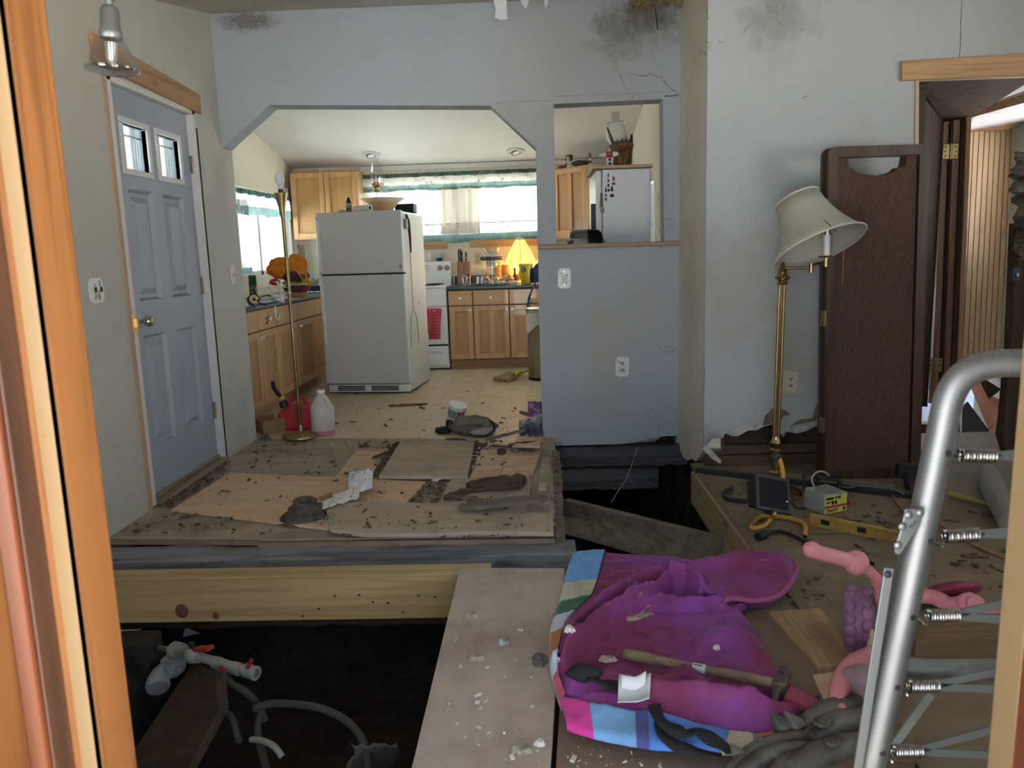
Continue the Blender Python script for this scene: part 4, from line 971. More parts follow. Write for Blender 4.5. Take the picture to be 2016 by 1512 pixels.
# ---- things on top of the refrigerator
ZT=HT-0.004
M_CLEAR=glass('clear_lamp_glass',(0.88,0.91,0.90),0.25)
bowl_c=FP(0.53,0.34,ZT)
M_BOWL=mat('cream_bowl',(0.60,0.38,0.20),0.5,layers=[dict(t='grad',ax=2,s=1,c=(0.78,0.66,0.45),lo=0.085,hi=0.115,f=0.9)])
m=MB(); m.lathe([(0.07,0),(0.075,0.005),(0.10,0.04),(0.15,0.10),(0.19,0.128),(0.205,0.130),(0.190,0.122),(0.14,0.09),(0.09,0.035),(0.0,0.02)],32,bowl_c); tag(m.build('mixing_bowl',M_BOWL,smooth=50),'wide cream bowl sitting on top of the refrigerator','bowl')
lc=FP(0.47,0.36,ZT+0.022)
ol=thing('oil_lamp','clear glass oil lamp standing in the cream bowl','lamp',lc)
m=MB(); m.shell([(0.06,0.0),(0.055,0.01),(0.022,0.02),(0.02,0.08),(0.062,0.095),(0.078,0.13),(0.07,0.17),(0.03,0.195)],20,lc); m.build('font',M_CLEAR,ol)
MB().lathe([(0.03,0.195),(0.034,0.21),(0.03,0.225),(0.045,0.235),(0.046,0.25),(0.02,0.26),(0.0,0.262)],16,lc).build('burner',M_BRASSD,ol)
m=MB(); m.shell([(0.036,0.245),(0.044,0.27),(0.052,0.32),(0.046,0.37),(0.034,0.42),(0.030,0.46),(0.036,0.488)],20,lc); m.build('chimney',M_CLEAR,ol)
MB().cyl(lc+V3(0,0,0.02),lc+V3(0,0,0.20),0.004).build('wick',M_BRASSD,ol)
bc=FP(0.265,0.16,ZT)
bt=thing('sauce_bottle','small dark brown bottle with pale cap on the refrigerator','bottle',bc)
MB().lathe([(0.026,0),(0.027,0.005),(0.027,0.095),(0.013,0.125),(0.012,0.14)],16,bc).build('body',mat('dark_glass',(0.045,0.016,0.012),0.15),bt); MB().lathe([(0.015,0.14),(0.015,0.165),(0,0.166)],14,bc).build('cap',M_IVORY,bt)
MB().shell([(0.0275,0.045),(0.0275,0.09)],16,bc).build('label',mat('bottle_label',(0.35,0.33,0.26),0.7,layers=[dict(s=60,c=(0.05,0.04,0.03),lo=0.5,hi=0.55)]),bt)
rc=FP(0.40,0.13,ZT+0.035); rd=(TM[fg].to_3x3()@V3(0.50,-0.30,0)).normalized()
m=MB()
rl=thing('paper_roll','white paper roll lying on its side on the refrigerator','roll',rc-V3(0,0,0.03))
A_=rc-rd*0.10; B_=rc+rd*0.11
m.lathe([(0.030,0),(0.030,0.21),(0.016,0.21),(0.016,0.0)],20,A_,rd); m.build('paper',mat('roll_paper',(0.66,0.64,0.58),0.9),rl); MB().lathe([(0.016,0.0),(0.016,0.2),(0.0145,0.2)],16,A_+rd*0.005,rd).build('core',M_HOLE,rl)
for k,(fx,fy,lb) in enumerate(((0.20,0.22,'flat wire rack left of the brown bottle on the refrigerator'),(0.36,0.26,'wire napkin holder between bottle and cream bowl'))):
    c=FP(fx,fy,ZT); t=thing('wire_rack',lb,'rack',c); R_=TM[fg].to_3x3(); hh=(0.035,0.062)[k]; ww=(0.10,0.12)[k]
    for z in (0.004,hh*.55,hh):
        MB().tube([c+R_@V3(a*ww/2,b*0.04,z) for a,b in ((-1,-1),(1,-1),(1,1),(-1,1))],0.0025,5,closed=True).build('rail',M_BRASSD,t)
    for j in range(7):
        x=-ww/2+ww*j/6
        for b in (-1,1): MB().cyl(c+R_@V3(x,b*0.04,0),c+R_@V3(x,b*0.04,hh),0.002,n=5).build('wire',M_BRASSD,t)
c=FP(0.70,0.50,ZT); t=thing('black_radio','black plastic box behind the cream bowl on the refrigerator','radio',c); R_=TM[fg].to_3x3()
m=MB(); m.box(-0.09,-0.06,0,0.09,0.06,0.085); m.xform(Matrix.Translation(c)@R_.to_4x4()); m.build('case',M_BLACK,t,bevel=0.006)
for k in range(3):
    m=MB(); m.box(-0.08,-0.064,0.02+k*0.022,0.06,-0.059,0.030+k*0.022); m.xform(Matrix.Translation(c)@R_.to_4x4()); m.build('vent',M_BLKM,t)
m=MB(); m.grid(lambda u,v: FP(0.63+0.17*u,0.16+0.42*v,ZT+0.004+0.012*max(0,nz((u*2,v*2,1),2))),6,8); tag(m.build('dark_cloth',mat('charcoal_paper',(0.05,0.05,0.055),0.8),solid=0.002),'thin charcoal sheet lying at right end of refrigerator top','paper')

# ================================================================= SECOND FRIDGE seen through the niche
t=thing('slim_refrigerator','narrow white refrigerator with lighthouse magnets behind the niche','refrigerator',(0.70,6.02,0))
x0,x1=gy(1186,400,6.0).x,gy(1281,400,6.0).x
MB().box(x0,6.0,0.02,x1,6.64,1.825).build('cabinet',mat('cool_white_enamel',(0.80,0.82,0.85),0.35),t,bevel=0.008)
MB().box(x0-0.05,6.0,0.05,x0-0.004,6.64,1.20).build('lower_door',M_APPL,t,bevel=0.008); MB().box(x0-0.05,6.0,1.21,x0-0.004,6.64,1.82).build('upper_door',M_APPL,t,bevel=0.008)
MB().box(x0-0.085,6.02,1.36,x0-0.05,6.05,1.58).build('handle',M_BLACK,t,bevel=0.004)
for k in (x0+.03,x1-.05): MB().box(k,6.05,0,k+.03,6.6,0.02).build('foot',M_BLACK,t)
m=MB(); m.box(x0-0.075,5.97,1.828,x1+0.012,6.66,1.852); tag(m.build('refrigerator_top_board',wood('top_board',(0.50,0.37,0.22),(0.38,0.26,0.14),'x'),bevel=0.004),'pale wooden board lying on top of the slim refrigerator','board')
M_MAGW=mat('magnet_white',(0.72,0.72,0.68),0.5); M_MAGR=mat('magnet_red',(0.40,0.05,0.04),0.5); M_MAGB=mat('magnet_black',(0.03,0.03,0.03),0.5); M_MAGG=mat('magnet_green',(0.16,0.20,0.06),0.5)
def light_h(name,label,c,h,w,mats,n=(0,-1,0),cat='magnet',group='lighthouse magnets on the slim refrigerator',full=False):
    c=Vector(c); t=thing(name,label,cat,c,0,group); nb_=len(mats); n=Vector(n)
    d=w*0.5
    for k,mm in enumerate(mats):
        z0=h*0.78*k/nb_; z1=h*0.78*(k+1)/nb_; r0=w/2*(1-0.45*k/nb_); r1=w/2*(1-0.45*(k+1)/nb_)
        MB().lathe([(r0,z0),(r1,z1)],12,c,squash=1 if full else 0.45).build('tower_band',mm,t)
    MB().lathe([(w*.34,h*.78),(w*.34,h*.80),(w*.2,h*.80),(w*.2,h*.89),(w*.26,h*.89),(0.0005,h)],12,c,squash=1 if full else .45).build('lantern',M_MAGB,t)
    return t
yy=5.988
for (pxx,y0_,y1_,w,ms,lb) in ((1198,377,340,.020,[M_MAGB,M_MAGW]*3,'tall black-striped lighthouse magnet'),(1208,364,347,.026,[M_MAGR,M_MAGW,M_MAGR],'small red lighthouse magnet'),(1205,388,366,.03,[M_MAGB,M_MAGW,M_MAGB],'squat black and white lighthouse magnet'),(1193,398,368,.018,[M_MAGW,M_MAGB]*3,'thin diamond-patterned lighthouse magnet by the door edge'),(1184,409,379,.028,[M_MAGG]*2,'olive green lighthouse magnet on the door edge')):
    p=gy(pxx,y0_,yy); p2=gy(pxx,y1_,yy); light_h('lighthouse_magnet',lb,p,p2.z-p.z,w,ms)
p=gy(1186,418,yy); MB().cbox(p+V3(0,0,0.012),(0.03,0.012,0.03)).build('square_magnet',mat('grey_green_magnet',(0.18,0.21,0.18),0.5),bevel=0.003); tag(bpy.data.objects['square_magnet'],'small square grey-green magnet below the olive lighthouse','magnet','lighthouse magnets on the slim refrigerator')
# figurines on the corner cabinet
zt=2.13
def onz_(x,y): return gz(x,y,zt)
p=gy(1113,318,8.85); p=V3(p.x,8.80,zt); light_h('lighthouse_figurine','left small white lighthouse figurine on the corner cabinet',p,0.115,0.03,[M_MAGW,M_MAGR,M_MAGW],cat='figurine',group='lighthouse figurines',full=True)
MB().ball(p+V3(-0.04,-0.02,0.018),(0.045,0.03,0.02)).build('rock_base',mat('rock_brown',(0.12,0.09,0.07),0.9)); tag(bpy.data.objects['rock_base'],'brown rocky base beside the left lighthouse figurine','figurine')
p=gy(1161,310,8.6); p=V3(p.x,8.55,zt); light_h('lighthouse_figurine','right black-spotted lighthouse figurine on the corner cabinet',p,0.14,0.035,[M_MAGW,M_MAGB,M_MAGW,M_MAGB],cat='figurine',group='lighthouse figurines',full=True)
p=gy(1137,318,8.65); p=V3(p.x,8.62,zt)
t=thing('loon_decoy','black and white loon decoy on the corner cabinet','figurine',p)
m=MB(); m.ball(p+V3(0.03,0,0.035),(0.10,0.045,0.036),14,8); m.build('body',mat('loon_back',(0.06,0.065,0.07),0.5,layers=[dict(t='vor',s=60,c=(0.6,0.6,0.58),lo=0.1,hi=0.2,inv=True,f=0.6)]),t)
m=MB(); m.tube(cr([p+V3(-0.05,0,0.04),p+V3(-0.072,0,0.075),p+V3(-0.068,0,0.105),p+V3(-0.085,0,0.118),p+V3(-0.10,0,0.118)],4),[0.022,0.02,0.018,0.017,0.017,0.016,0.016,0.017,0.019,0.021,0.022,0.02,0.017,0.013,0.008,0.006,0.003],8); m.build('neck_and_head',M_MAGB,t)
MB().lathe([(0.009,0),(0.001,0.045)],8,p+V3(-0.098,0,0.116),(-1,0,0.05)).build('bill',M_MAGB,t)
MB().lathe([(0.0225,0),(0.0215,0.012)],10,p+V3(-0.057,0,0.052),(-0.4,0,1)).build('white_collar',M_MAGW,t)
# basket and ornaments on the slim fridge board
zt2=1.852
p=gy(1224,320,6.2); p=V3(p.x,6.2,zt2)
t=thing('woven_basket','brown woven basket of dried violet flowers above the slim refrigerator','basket',p)
M_WICK=mat('wicker',(0.27,0.14,0.065),0.7,layers=[dict(t='brick',s=(1,1,1),c=(0.12,0.055,0.025),bw=0.05,rh=0.02,ms=0.004,lo=.3,hi=.7),dict(s=30,c=(0.40,0.24,0.12),lo=0.55,hi=0.7,f=.6)],bump=(60,0.6,0.005))
rows=9
for k in range(rows):
    z=0.008+k*0.018; r=0.062+0.018*k/rows
    MB().tube([p+V3((r+0.0025*math.sin(a*9+ (k%2)*math.pi))*math.cos(a*math.pi/18),(r+0.0025*math.sin(a*9+(k%2)*math.pi))*math.sin(a*math.pi/18),z) for a in range(36)],0.0095,6,closed=True).build('woven_row',M_WICK,t)
MB().lathe([(0.055,0.0),(0.076,0.155),(0.072,0.155),(0.0,0.12)],20,p).build('liner',M_WICK,t)
MB().tube([p+V3(0.084*math.cos(a*math.pi/12),0.084*math.sin(a*math.pi/12),0.168) for a in range(24)],0.010,7,closed=True).build('rim',M_WICK,t)
m=MB(); rg=random.Random(3)
for k in range(26):
    a=rg.uniform(0,6.28); r=rg.uniform(0,0.06); c=p+V3(r*math.cos(a),r*math.sin(a),0.16+rg.uniform(0.0,0.035)); m.ball(c,(0.018,0.018,0.014),6,4)
m.build('dried_flowers',mat('violet_petals',(0.16,0.16,0.28),0.9,layers=[dict(s=30,c=(0.04,0.07,0.05),lo=0.45,hi=0.55)]),t)
for (dx,dz,l) in ((-.03,.03,.05),(.0,.03,.06),(.03,.035,.07),(.02,.02,.05)): MB().lathe([(0.010,0),(0.001,l)],6,p+V3(dx,-.02,.17),(dx*2,0,1)).build('leaf_spike',mat('dark_spike',(0.05,0.08,0.07),0.8),t)
for (dx,tx,l,w) in ((-0.04,-0.35,0.19,0.014),(0.065,0.12,0.13,0.02)):
    a=p+V3(dx,0.02,0.12); MB().tube([a,a+V3(tx*l*.5,0,l*.5),a+V3(tx*l,0,l)],[w*.7,w*.8,w*.4],7).build('wooden_stick',mat('stick_brown',(0.09,0.055,0.03),0.9),t)
def orn(name,label,cat,p,fn): 
    t=thing(name,label,cat,p); fn(t,p); return t
def f1(t,p):
    MB().cbox(p+V3(0,0,.035),(.05,.05,.07)).build('walls',M_MAGW,t); MB().loopprism([p+V3(-.032,-.03,.07),p+V3(.032,-.03,.07),p+V3(0,-.03,.10)],[p+V3(-.032,.03,.07),p+V3(.032,.03,.07),p+V3(0,.03,.10)]).build('roof',M_MAGW,t)
    for dz in (.015,.045): MB().cbox(p+V3(0,-.026,dz+.008),(.02,.004,.018)).build('window',M_HOLE,t)
pp=gy(1200,322,6.1); orn('birdhouse','tiny white birdhouse left of the woven basket','ornament',V3(pp.x,6.1,zt2),f1)
def f2(t,p):
    MB().lathe([(0.012,0),(0.02,.02),(0.02,.11),(0.008,.13)],14,p,(1,-0.2,0.03)).build('body',M_MAGW,t); MB().lathe([(0.021,.04),(0.021,.09)],14,p,(1,-.2,.03)).build('red_band',M_MAGR,t); MB().ball(p,(.016,.016,.016)).build('head',M_MAGW,t)
pp=gy(1183,306,6.05); orn('hanging_ornament','red and white ornament poking out from the basket side','ornament',V3(pp.x,6.04,pp.z),f2)
pp=gy(1237,320,6.36); t=thing('glass_hurricane_lamp','tall white glass lamp standing behind the woven basket','lamp',V3(pp.x-0.07,6.42,zt2)); lc2=V3(pp.x-0.09,6.42,zt2)
MB().lathe([(0.06,0),(0.05,.02),(0.03,.05),(0.055,.12),(0.06,.16),(0.03,.20)],18,lc2).build('base',mat('milk_glass',(0.78,0.78,0.74),0.25),t,smooth=60)
MB().shell([(0.035,.20),(0.075,.25),(0.085,.30),(0.062,.345),(0.058,.36),(0.075,.365),(0.06,.38)],18,lc2).build('shade',mat('milk_glass',(0,0,0)),t,smooth=60)
MB().shell([(0.03,.38),(0.032,.42),(0.035,.455)],16,lc2).build('chimney',M_CLEAR,t)
# toaster and glass dish on the ledge side
p=gy(1153,478,5.42); zl=za[1]+0.0
t=thing('toaster','rounded chrome and black toaster behind the niche ledge','toaster',V3(p.x,5.46,1.22))
ps=thing('pass_through_shelf','wooden pass-through shelf behind the niche ledge','shelf',(0.45,5.44,1.19)); MB().box(0.12,5.295,1.185,0.92,5.60,1.218).build('board',M_PINEX,ps,bevel=0.003)
for x in (0.2,0.8): MB().loopprism([V3(x,5.275,1.0),V3(x,5.275,1.185),V3(x,5.55,1.185)],[V3(x+.03,5.275,1.0),V3(x+.03,5.275,1.185),V3(x+.03,5.55,1.185)]).build('bracket',M_PINE,ps)
m=MB(); c=V3(p.x,5.45,1.22)
def tf(u,v):
    a=math.pi*v; x=-0.12+0.24*u; e=(1-(2*u-1)**6)**0.5 if 0<u<1 else 0
    return c+V3(x, -0.075*math.cos(a)*(0.55+0.45*e), 0.02+0.135*math.sin(a)**0.7*(0.6+0.4*e))
m.grid(tf,16,14); m.build('shell',mat('toaster_chrome',(0.30,0.30,0.28),0.15,0.9,layers=[dict(t='grad',ax=0,s=1,c=(0.015,0.015,0.015),lo=0.0,hi=0.02,f=1)]),t,smooth=70)
MB().box(c.x-.12,5.38,1.219,c.x+.12,5.52,1.24).build('base',M_BLACK,t,bevel=.004); MB().cbox(c+V3(0.115,-.06,.07),(.02,.03,.02)).build('lever',M_BLACK,t)
p=gy(1117,478,5.42); t=thing('glass_dish','clear glass dish left of the toaster on the shelf','dish',V3(p.x,5.44,1.219)); 
m=MB(); c=V3(p.x,5.44,1.219)
P=lambda w,d,z:[c+V3(-w,-d,z),c+V3(w,-d,z),c+V3(w,d,z),c+V3(-w,d,z)]
A_,B_,C_,D_=P(.075,.05,0),P(.085,.06,.085),P(.08,.055,.085),P(.07,.045,.008); m.add(A_+B_+C_+D_,[(3,2,1,0)]+[(k*4+i,k*4+(i+1)%4,k*4+4+(i+1)%4,k*4+4+i) for k in range(3) for i in range(4)]+[(12,13,14,15)]); m.build('dish',M_CLEAR,t)
MB().tube([c+V3(-.087,-.062,.088),c+V3(.087,-.062,.088),c+V3(.087,.062,.088),c+V3(-.087,.062,.088)],0.006,6,closed=True).build('rim',M_BRASSD,t)
# downlights
for k,(x,y,lb) in enumerate(((730,303,'recessed ceiling downlight above the refrigerator'),(1015,297,'recessed ceiling downlight at right near the chamfered corner'))):
    # find ceiling hit
    d=_ray(x,y); tpar=(2.265+0.195*YK-CAM.z)/(d.z+0.195*d.y); c=CAM+d*tpar
    n=V3(0,-0.19,-1).normalized(); t=thing('downlight',lb,'ceiling light',c,0,'recessed kitchen downlights')
    MB().lathe([(0.05,0.004),(0.10,0.004),(0.098,0.012),(0.055,0.02),(0.05,0.01)],28,c-n*0.0,n).build('trim_ring',M_WHITE,t,smooth=50)
    MB().lathe([(0.05,0.0),(0.052,0.03),(0.044,0.032),(0.042,0.002)],24,c+V3(0.0,-0.01,0),(n+V3(0.25,-0.15,0))).build('eyeball',M_ZINC,t,smooth=50)
    MB().lathe([(0.035,0.005),(0.04,0.03),(0.0,0.035)],18,c+V3(0,-0.01,0),(n+V3(0.25,-0.15,0))).build('bulb',M_CERAM,t,smooth=60)

# ================================================================= PLATFORM BOARDS AND THE PIT
def zpoly(name,label,cat,pts,z,th,mt,group=None,bevel=0.0015,tilt=None):
    P=[gz(x,y,z) for x,y in pts]
    if tilt: P=[p+V3(0,0,tilt(p)) for p in P]
    o=MB().loopprism([p-V3(0,0,th) for p in P],P).build(name,mt,bevel=bevel)
    return tag(o,label,cat,group)
G='loose boards on the kitchen platform'
zpoly('plywood_sheet','large clean plywood sheet lying in front of the grey door','board',[(337,1003),(453,930),(838,948),(770,1022),(640,1040)],0.006,0.012,M_PLYN,G)
zpoly('plywood_offcut','small pale plywood offcut left of the dusty square board','board',[(661,939),(703,884),(765,883),(728,940)],0.006,0.012,M_PLYN2,G)
zpoly('square_board','thick dusty square board in the middle of the platform','board',[(746,936),(791,864),(935,868),(920,936)],0.026,0.022,M_PLYO,G)
zpoly('tan_board','left of two pale tan boards in front of the half wall','board',[(925,939),(948,880),(1007,882),(979,941)],0.006,0.012,M_PLYN2,G)
zpoly('tan_board','right of two pale tan boards in front of the half wall','board',[(980,941),(1008,882),(1067,883),(1045,943)],0.006,0.012,M_PLYN2,G)
zpoly('rotted_board','dusty board under the pile of rotten wood','board',[(862,990),(890,940),(1047,943),(1036,1012)],0.010,0.014,M_PLYO,G)
zpoly('long_plank','long grey plank along the front edge of the platform','board',[(640,992),(690,987),(868,990),(1036,1009),(1089,1010),(1089,1048),(960,1046),(850,1049),(720,1050),(650,1041)],0.022,0.020,M_PLYO,G)
zpoly('edge_plank','narrow grey edge plank beside the pit','board',[(1070,885),(1083,884),(1084,1009),(1050,1008)],0.0,0.012,M_PLYG,G)
rgp=random.Random(8)
Lp=[(1086,884),(1102,888)]
rp_=[(1086,886),(1103,889),(1101,900),(1105,915),(1103,930),(1108,948),(1106,966),(1110,985),(1108,1002),(1112,1030),(1113,1052),(1094,1055)]
zpoly('splintered_plank','split and splintered plank forming the pit edge of the platform','board',rp_,-0.008,0.028,M_OLDB,G)
zpoly('wood_block','tiny pale wood block near the pit edge','block',[(1060,961),(1062,952),(1076,952),(1075,961)],0.018,0.016,M_PLYN2)
# splintered grey lath and rotten wood heap
def shard(name,label,a,b,w,h,mt,sd,z0=0.0,n=9):
    rg=random.Random(sd); a=Vector(a); b=Vector(b); d=(b-a); s=d.normalized().cross(V3(0,0,1)); m=MB(); A_=[];B_=[]
    top=[];
    L=[];R=[]
    for k in range(n+1):
        f=k/n; c=a+d*f; ww=w*(0.5+0.12*rg.uniform(-1,1))*(0.35 if k in(0,n) else 1); L.append(c+s*ww); R.append(c-s*ww*rg.uniform(.8,1.1))
    P=L+R[::-1]; m.loopprism(P,[p+V3(0,0,h*rg.uniform(.7,1.2)) for p in P]); o=m.build(name,mt,bevel=0.001); return o
tag(shard('grey_lath','long grey splintered lath lying over the rotten wood','x',0,0,0,0,0) if False else shard('grey_lath','',gz(905,1004,0.034),gz(1078,984,0.05),0.075,0.022,M_OLDB,2),'long grey splintered lath lying over the rotten wood heap','board')
M_ROT=mat('rotten_brown_wood',(0.12,0.075,0.05),0.95,layers=[dict(s=(4,26,26),c=(0.05,0.035,0.03),lo=0.4,hi=0.62,dist=.8),dict(s=9,c=(0.20,0.10,0.055),lo=0.55,hi=0.7,f=.6)],bump=((6,50,50),0.9,0.01))
tag(shard('rotten_plank','',gz(918,962,0.02),gz(1036,950,0.03),0.14,0.03,M_ROT,3),'dark rotten plank crumbling on the platform','board')
tag(shard('rotten_strip','',gz(875,985,0.022),gz(925,968,0.03),0.05,0.02,M_ROT,4),'short crumbling brown strip left of the rotten plank','board')
tag(shard('rotten_strip','',gz(922,985,0.025),gz(968,998,0.03),0.05,0.018,M_OLDB,5),'forked weathered strip in front of the rotten plank','board')
def chips(name,label,regions,mt,zf,sd,smin=.006,smax=.03,flat=.25,cat='debris',par=None):
    rg=random.Random(sd); m=MB()
    for (poly,n) in regions:
        xs=[p[0] for p in poly]; ys=[p[1] for p in poly]; c=0; tries=0
        while c<n and tries<n*30:
            tries+=1; x=rg.uniform(min(xs),max(xs)); y=rg.uniform(min(ys),max(ys))
            ins=False; j=len(poly)-1
            for i in range(len(poly)):
                if (poly[i][1]>y)!=(poly[j][1]>y) and x<(poly[j][0]-poly[i][0])*(y-poly[i][1])/(poly[j][1]-poly[i][1])+poly[i][0]: ins=not ins
                j=i
            if not ins: continue
            c+=1; p=gz(x,y,zf); s=smin+(smax-smin)*rg.random()**3
            if not (XL+0.03 < p.x < 3.3): continue
            m.cbox(p+V3(0,0,s*flat*.4),(s*rg.uniform(.6,1.8),s*rg.uniform(.3,.7),s*flat*rg.uniform(.6,1.4)),(rg.uniform(-.3,.3),rg.uniform(-.3,.3),rg.uniform(0,3.1)))
    o=stuff(m.build(name,mt,smooth=0)); tag(o,label,cat); return o
chips('rotten_wood_crumbs','brown rotten wood crumbs strewn over the platform boards',[
  ([(300,1000),(330,1000),(455,925),(455,905),(430,905)],260),([(250,1030),(330,1005),(560,1030),(560,1050),(260,1055)],60),([(500,868),(700,868),(650,935),(470,925)],90),
  ([(728,940),(765,884),(790,866),(748,936)],160),([(700,872),(790,864),(765,884),(706,882)],50),([(922,936),(936,868),(950,880),(925,940)],110),([(760,1025),(838,950),(890,940),(862,990)],160),
  ([(870,1020),(900,980),(1040,945),(1045,985),(930,1040)],200),([(860,870),(990,868),(1060,880),(1050,892),(930,885)],120),([(640,1048),(1080,1046),(1085,1056),(650,1056)],120),([(1084,900),(1104,900),(1110,1040),(1090,1040)],60),([(620,780),(860,760),(1060,770),(1060,850),(640,850)],70)],M_CHIP,0.002,21,.005,.034)
chips('rotten_wood_crumbs','dark wood crumbs scattered on top of the platform sheets',[([(360,1000),(455,935),(830,950),(780,985),(640,990)],34),([(670,938),(760,885),(730,938)],5),([(930,938),(950,882),(1062,886),(1045,940)],26),([(660,1040),(700,992),(1085,1012),(1085,1045)],40)],M_CHIP,0.024,22,.006,.03)
chips('plaster_crumbs','white plaster crumbs speckled over the platform',[([(760,930),(800,870),(925,870),(915,930)],14),([(660,1040),(700,992),(1085,1012),(1085,1045)],16),([(480,880),(660,872),(640,925)],12),([(930,900),(945,880),(930,930)],30),([(570,955),(760,960),(740,985)],8)],M_PLASTER,0.026,23,.003,.014)
# lint tufts and dust under the front plank
M_LINT=mat('grey_lint',(0.17,0.155,0.14),1.0,layers=[dict(s=60,c=(0.09,0.08,0.07),lo=.4,hi=.6)])
def tuft(m,c,r,n,rg,l=.03):
    for k in range(n):
        a=c+V3(rg.gauss(0,r),rg.gauss(0,r),abs(rg.gauss(0,r*.5))); d=V3(rg.gauss(0,1),rg.gauss(0,1),rg.gauss(0,.6)).normalized()*l*rg.uniform(.4,1.2); m.tube([a,a+d*.5+V3(0,0,.004),a+d],[.0012,.0015,.0006],4)
m=MB(); rg=random.Random(4)
for k in range(26):
    x=650+430*k/25; tuft(m,gz(x,1049+rg.uniform(-2,2),-.002),.012,12,rg)
tuft(m,gz(642,1030,0),.03,40,rg)
o=stuff(m.build('dust_lint',M_LINT)); tag(o,'grey dust and lint fringe along the front plank','dust')

# beam below the platform edge, new joist, diagonal joist, pit timbers
yb_=3.23
zt_=-0.036; zb_=gy(600,1122,yb_).z
m=MB(); nseg=24
def lumpy(name,label,a,b,h,d,mt,sd,cat='beam',rnd=.012):
    a=Vector(a);b=Vector(b); dv=(b-a); n=24; m=MB(); dirn=dv.normalized(); s=dirn.cross(V3(0,0,1)).normalized()
    prof=[(-.5,-.5),(.5,-.5),(.5,.42),(.42,.5),(-.42,.5),(-.5,.42)]; vs=[];fs=[]; K=len(prof)
    for i in range(n+1):
        c=a+dv*i/n
        for j,(u,v) in enumerate(prof): vs.append(c+s*(u*d+rnd*nz((i*.7,j*2.3,sd),1))+V3(0,0,v*h+rnd*nz((i*.6,j*1.9,sd+5),1)))
    for i in range(n):
        for j in range(K): fs.append((i*K+j,i*K+(j+1)%K,(i+1)*K+(j+1)%K,(i+1)*K+j))
    fs+= [tuple(range(K)),tuple(n*K+j for j in range(K))]
    m.add(vs,fs); o=m.build(name,mt,smooth=30); return tag(o,label,cat)
hb=0.165
lumpy('old_sill_beam','old blackened sill beam along the front edge of the platform',(XL,yb_+.0,zt_-hb/2),(gy(1133,1080,yb_).x,yb_+.0,zt_-hb/2),hb,.16,M_DARKB,1.0)
lumpy('lower_sill_beam','dark brown beam below the blackened sill',(XL,yb_+.06,zt_-hb-.10),(gy(1110,1110,yb_).x,yb_+.06,zt_-hb-.10),.18,.14,wood('old_brown_beam',(0.075,0.045,0.03),(0.03,0.02,0.015),'x',rough=.9),2.0)
yj=2.885
zj=gy(500,1141,yj).z; zj2=gy(500,1223,yj).z
t=thing('floor_joist','new yellow pine joist spanning the open floor','beam',(-1.1,yj,zj2))
MB().box(XL+0.01,yj,zj2,-0.20,yj+.036,zj).build('joist',M_BEAM,t,bevel=.003)
MB().box(XL+0.01,yj-.002,zj+.001,-0.20,yj+.10,zj+.010).build('top_strip',M_BEAM,t,bevel=.002)
lf=gy(560,1131,yj+.01)
for k in range(9):
    p=gy(600+k*33+rgp.uniform(-8,8),1160+rgp.uniform(0,55),yj-.001); MB().ball(p,(.006,.002,.004),8,4).build('nail_hole',M_HOLE,t)
for (x,y,r) in ((358,1203,.028),(425,1212,.014)): MB().ball(gy(x,y,yj-.0005),(r,.002,r*1.1),12,6).build('knot',mat('knot_brown',(0.16,0.075,0.04),.8),t)
ypl=[-0.325,0.06]
p0=gz(905,1118,0.012); p1=gz(1112,1118,0.012); p2=gz(810,1512,0.012); p3=gz(1083,1512,0.012)
e=lambda a,b,y:(a.x+(b.x-a.x)*(y-a.y)/(b.y-a.y),y)
o=MB().xy([(p0.x,p0.y),(p1.x,p1.y),e(p1,p3,0.8),e(p0,p2,0.8)],-0.010,0.012).build('gangplank',M_PLANK,bevel=.002); tag(o,'wide grey floorboard leading from the doorway over the pit','board')
m=MB(); m.xy([(p1.x+.012,2.86),(XE-.03,2.86),(XE-.03,.8),e(p1,p3,.8)[:1]+(.8,) if False else (e(p1,p3,.8)[0]+.012,.8)],-.03,-.006); o=m.build('brown_board',ply('brown_board_ply',(0.22,0.165,0.12),(0.17,0.12,0.09),(0.12,0.09,0.07)),bevel=.002); tag(o,'brown floor sheet under the purple quilt','board')
chips('floor_litter','small pale litter and plaster bits on the grey floorboard',[([(850,1480),(900,1150),(1080,1130),(1075,1500)],60),([(960,1440),(1080,1430),(1075,1500),(960,1500)],16),([(1090,1460),(1300,1490),(1300,1510),(1090,1510)],20)],M_PLASTER,.013,31,.003,.018)
def scrap(name,label,c,sz,mt,sd,cat='scrap',n=10):
    rg=random.Random(sd); m=MB(); c=Vector(c)
    pts=[c+V3(math.cos(k*6.283/n)*sz[0]*rg.uniform(.6,1.15),math.sin(k*6.283/n)*sz[1]*rg.uniform(.6,1.15),0) for k in range(n)]
    top=[p+(c-p)*.35+V3(0,0,sz[2]*rg.uniform(.5,1.2)) for p in pts]; m.loopprism(pts,top); return tag(m.build(name,mt,smooth=25),label,cat)
M_FOIL=mat('crumpled_foil',(0.45,0.47,0.48),.5,layers=[dict(s=40,c=(.15,.15,.15),lo=.4,hi=.6)])
M_PULP=mat('paper_pulp',(0.36,0.32,0.24),.95,layers=[dict(s=40,c=(.2,.17,.12),lo=.4,hi=.6)],bump=(50,.6,.005))
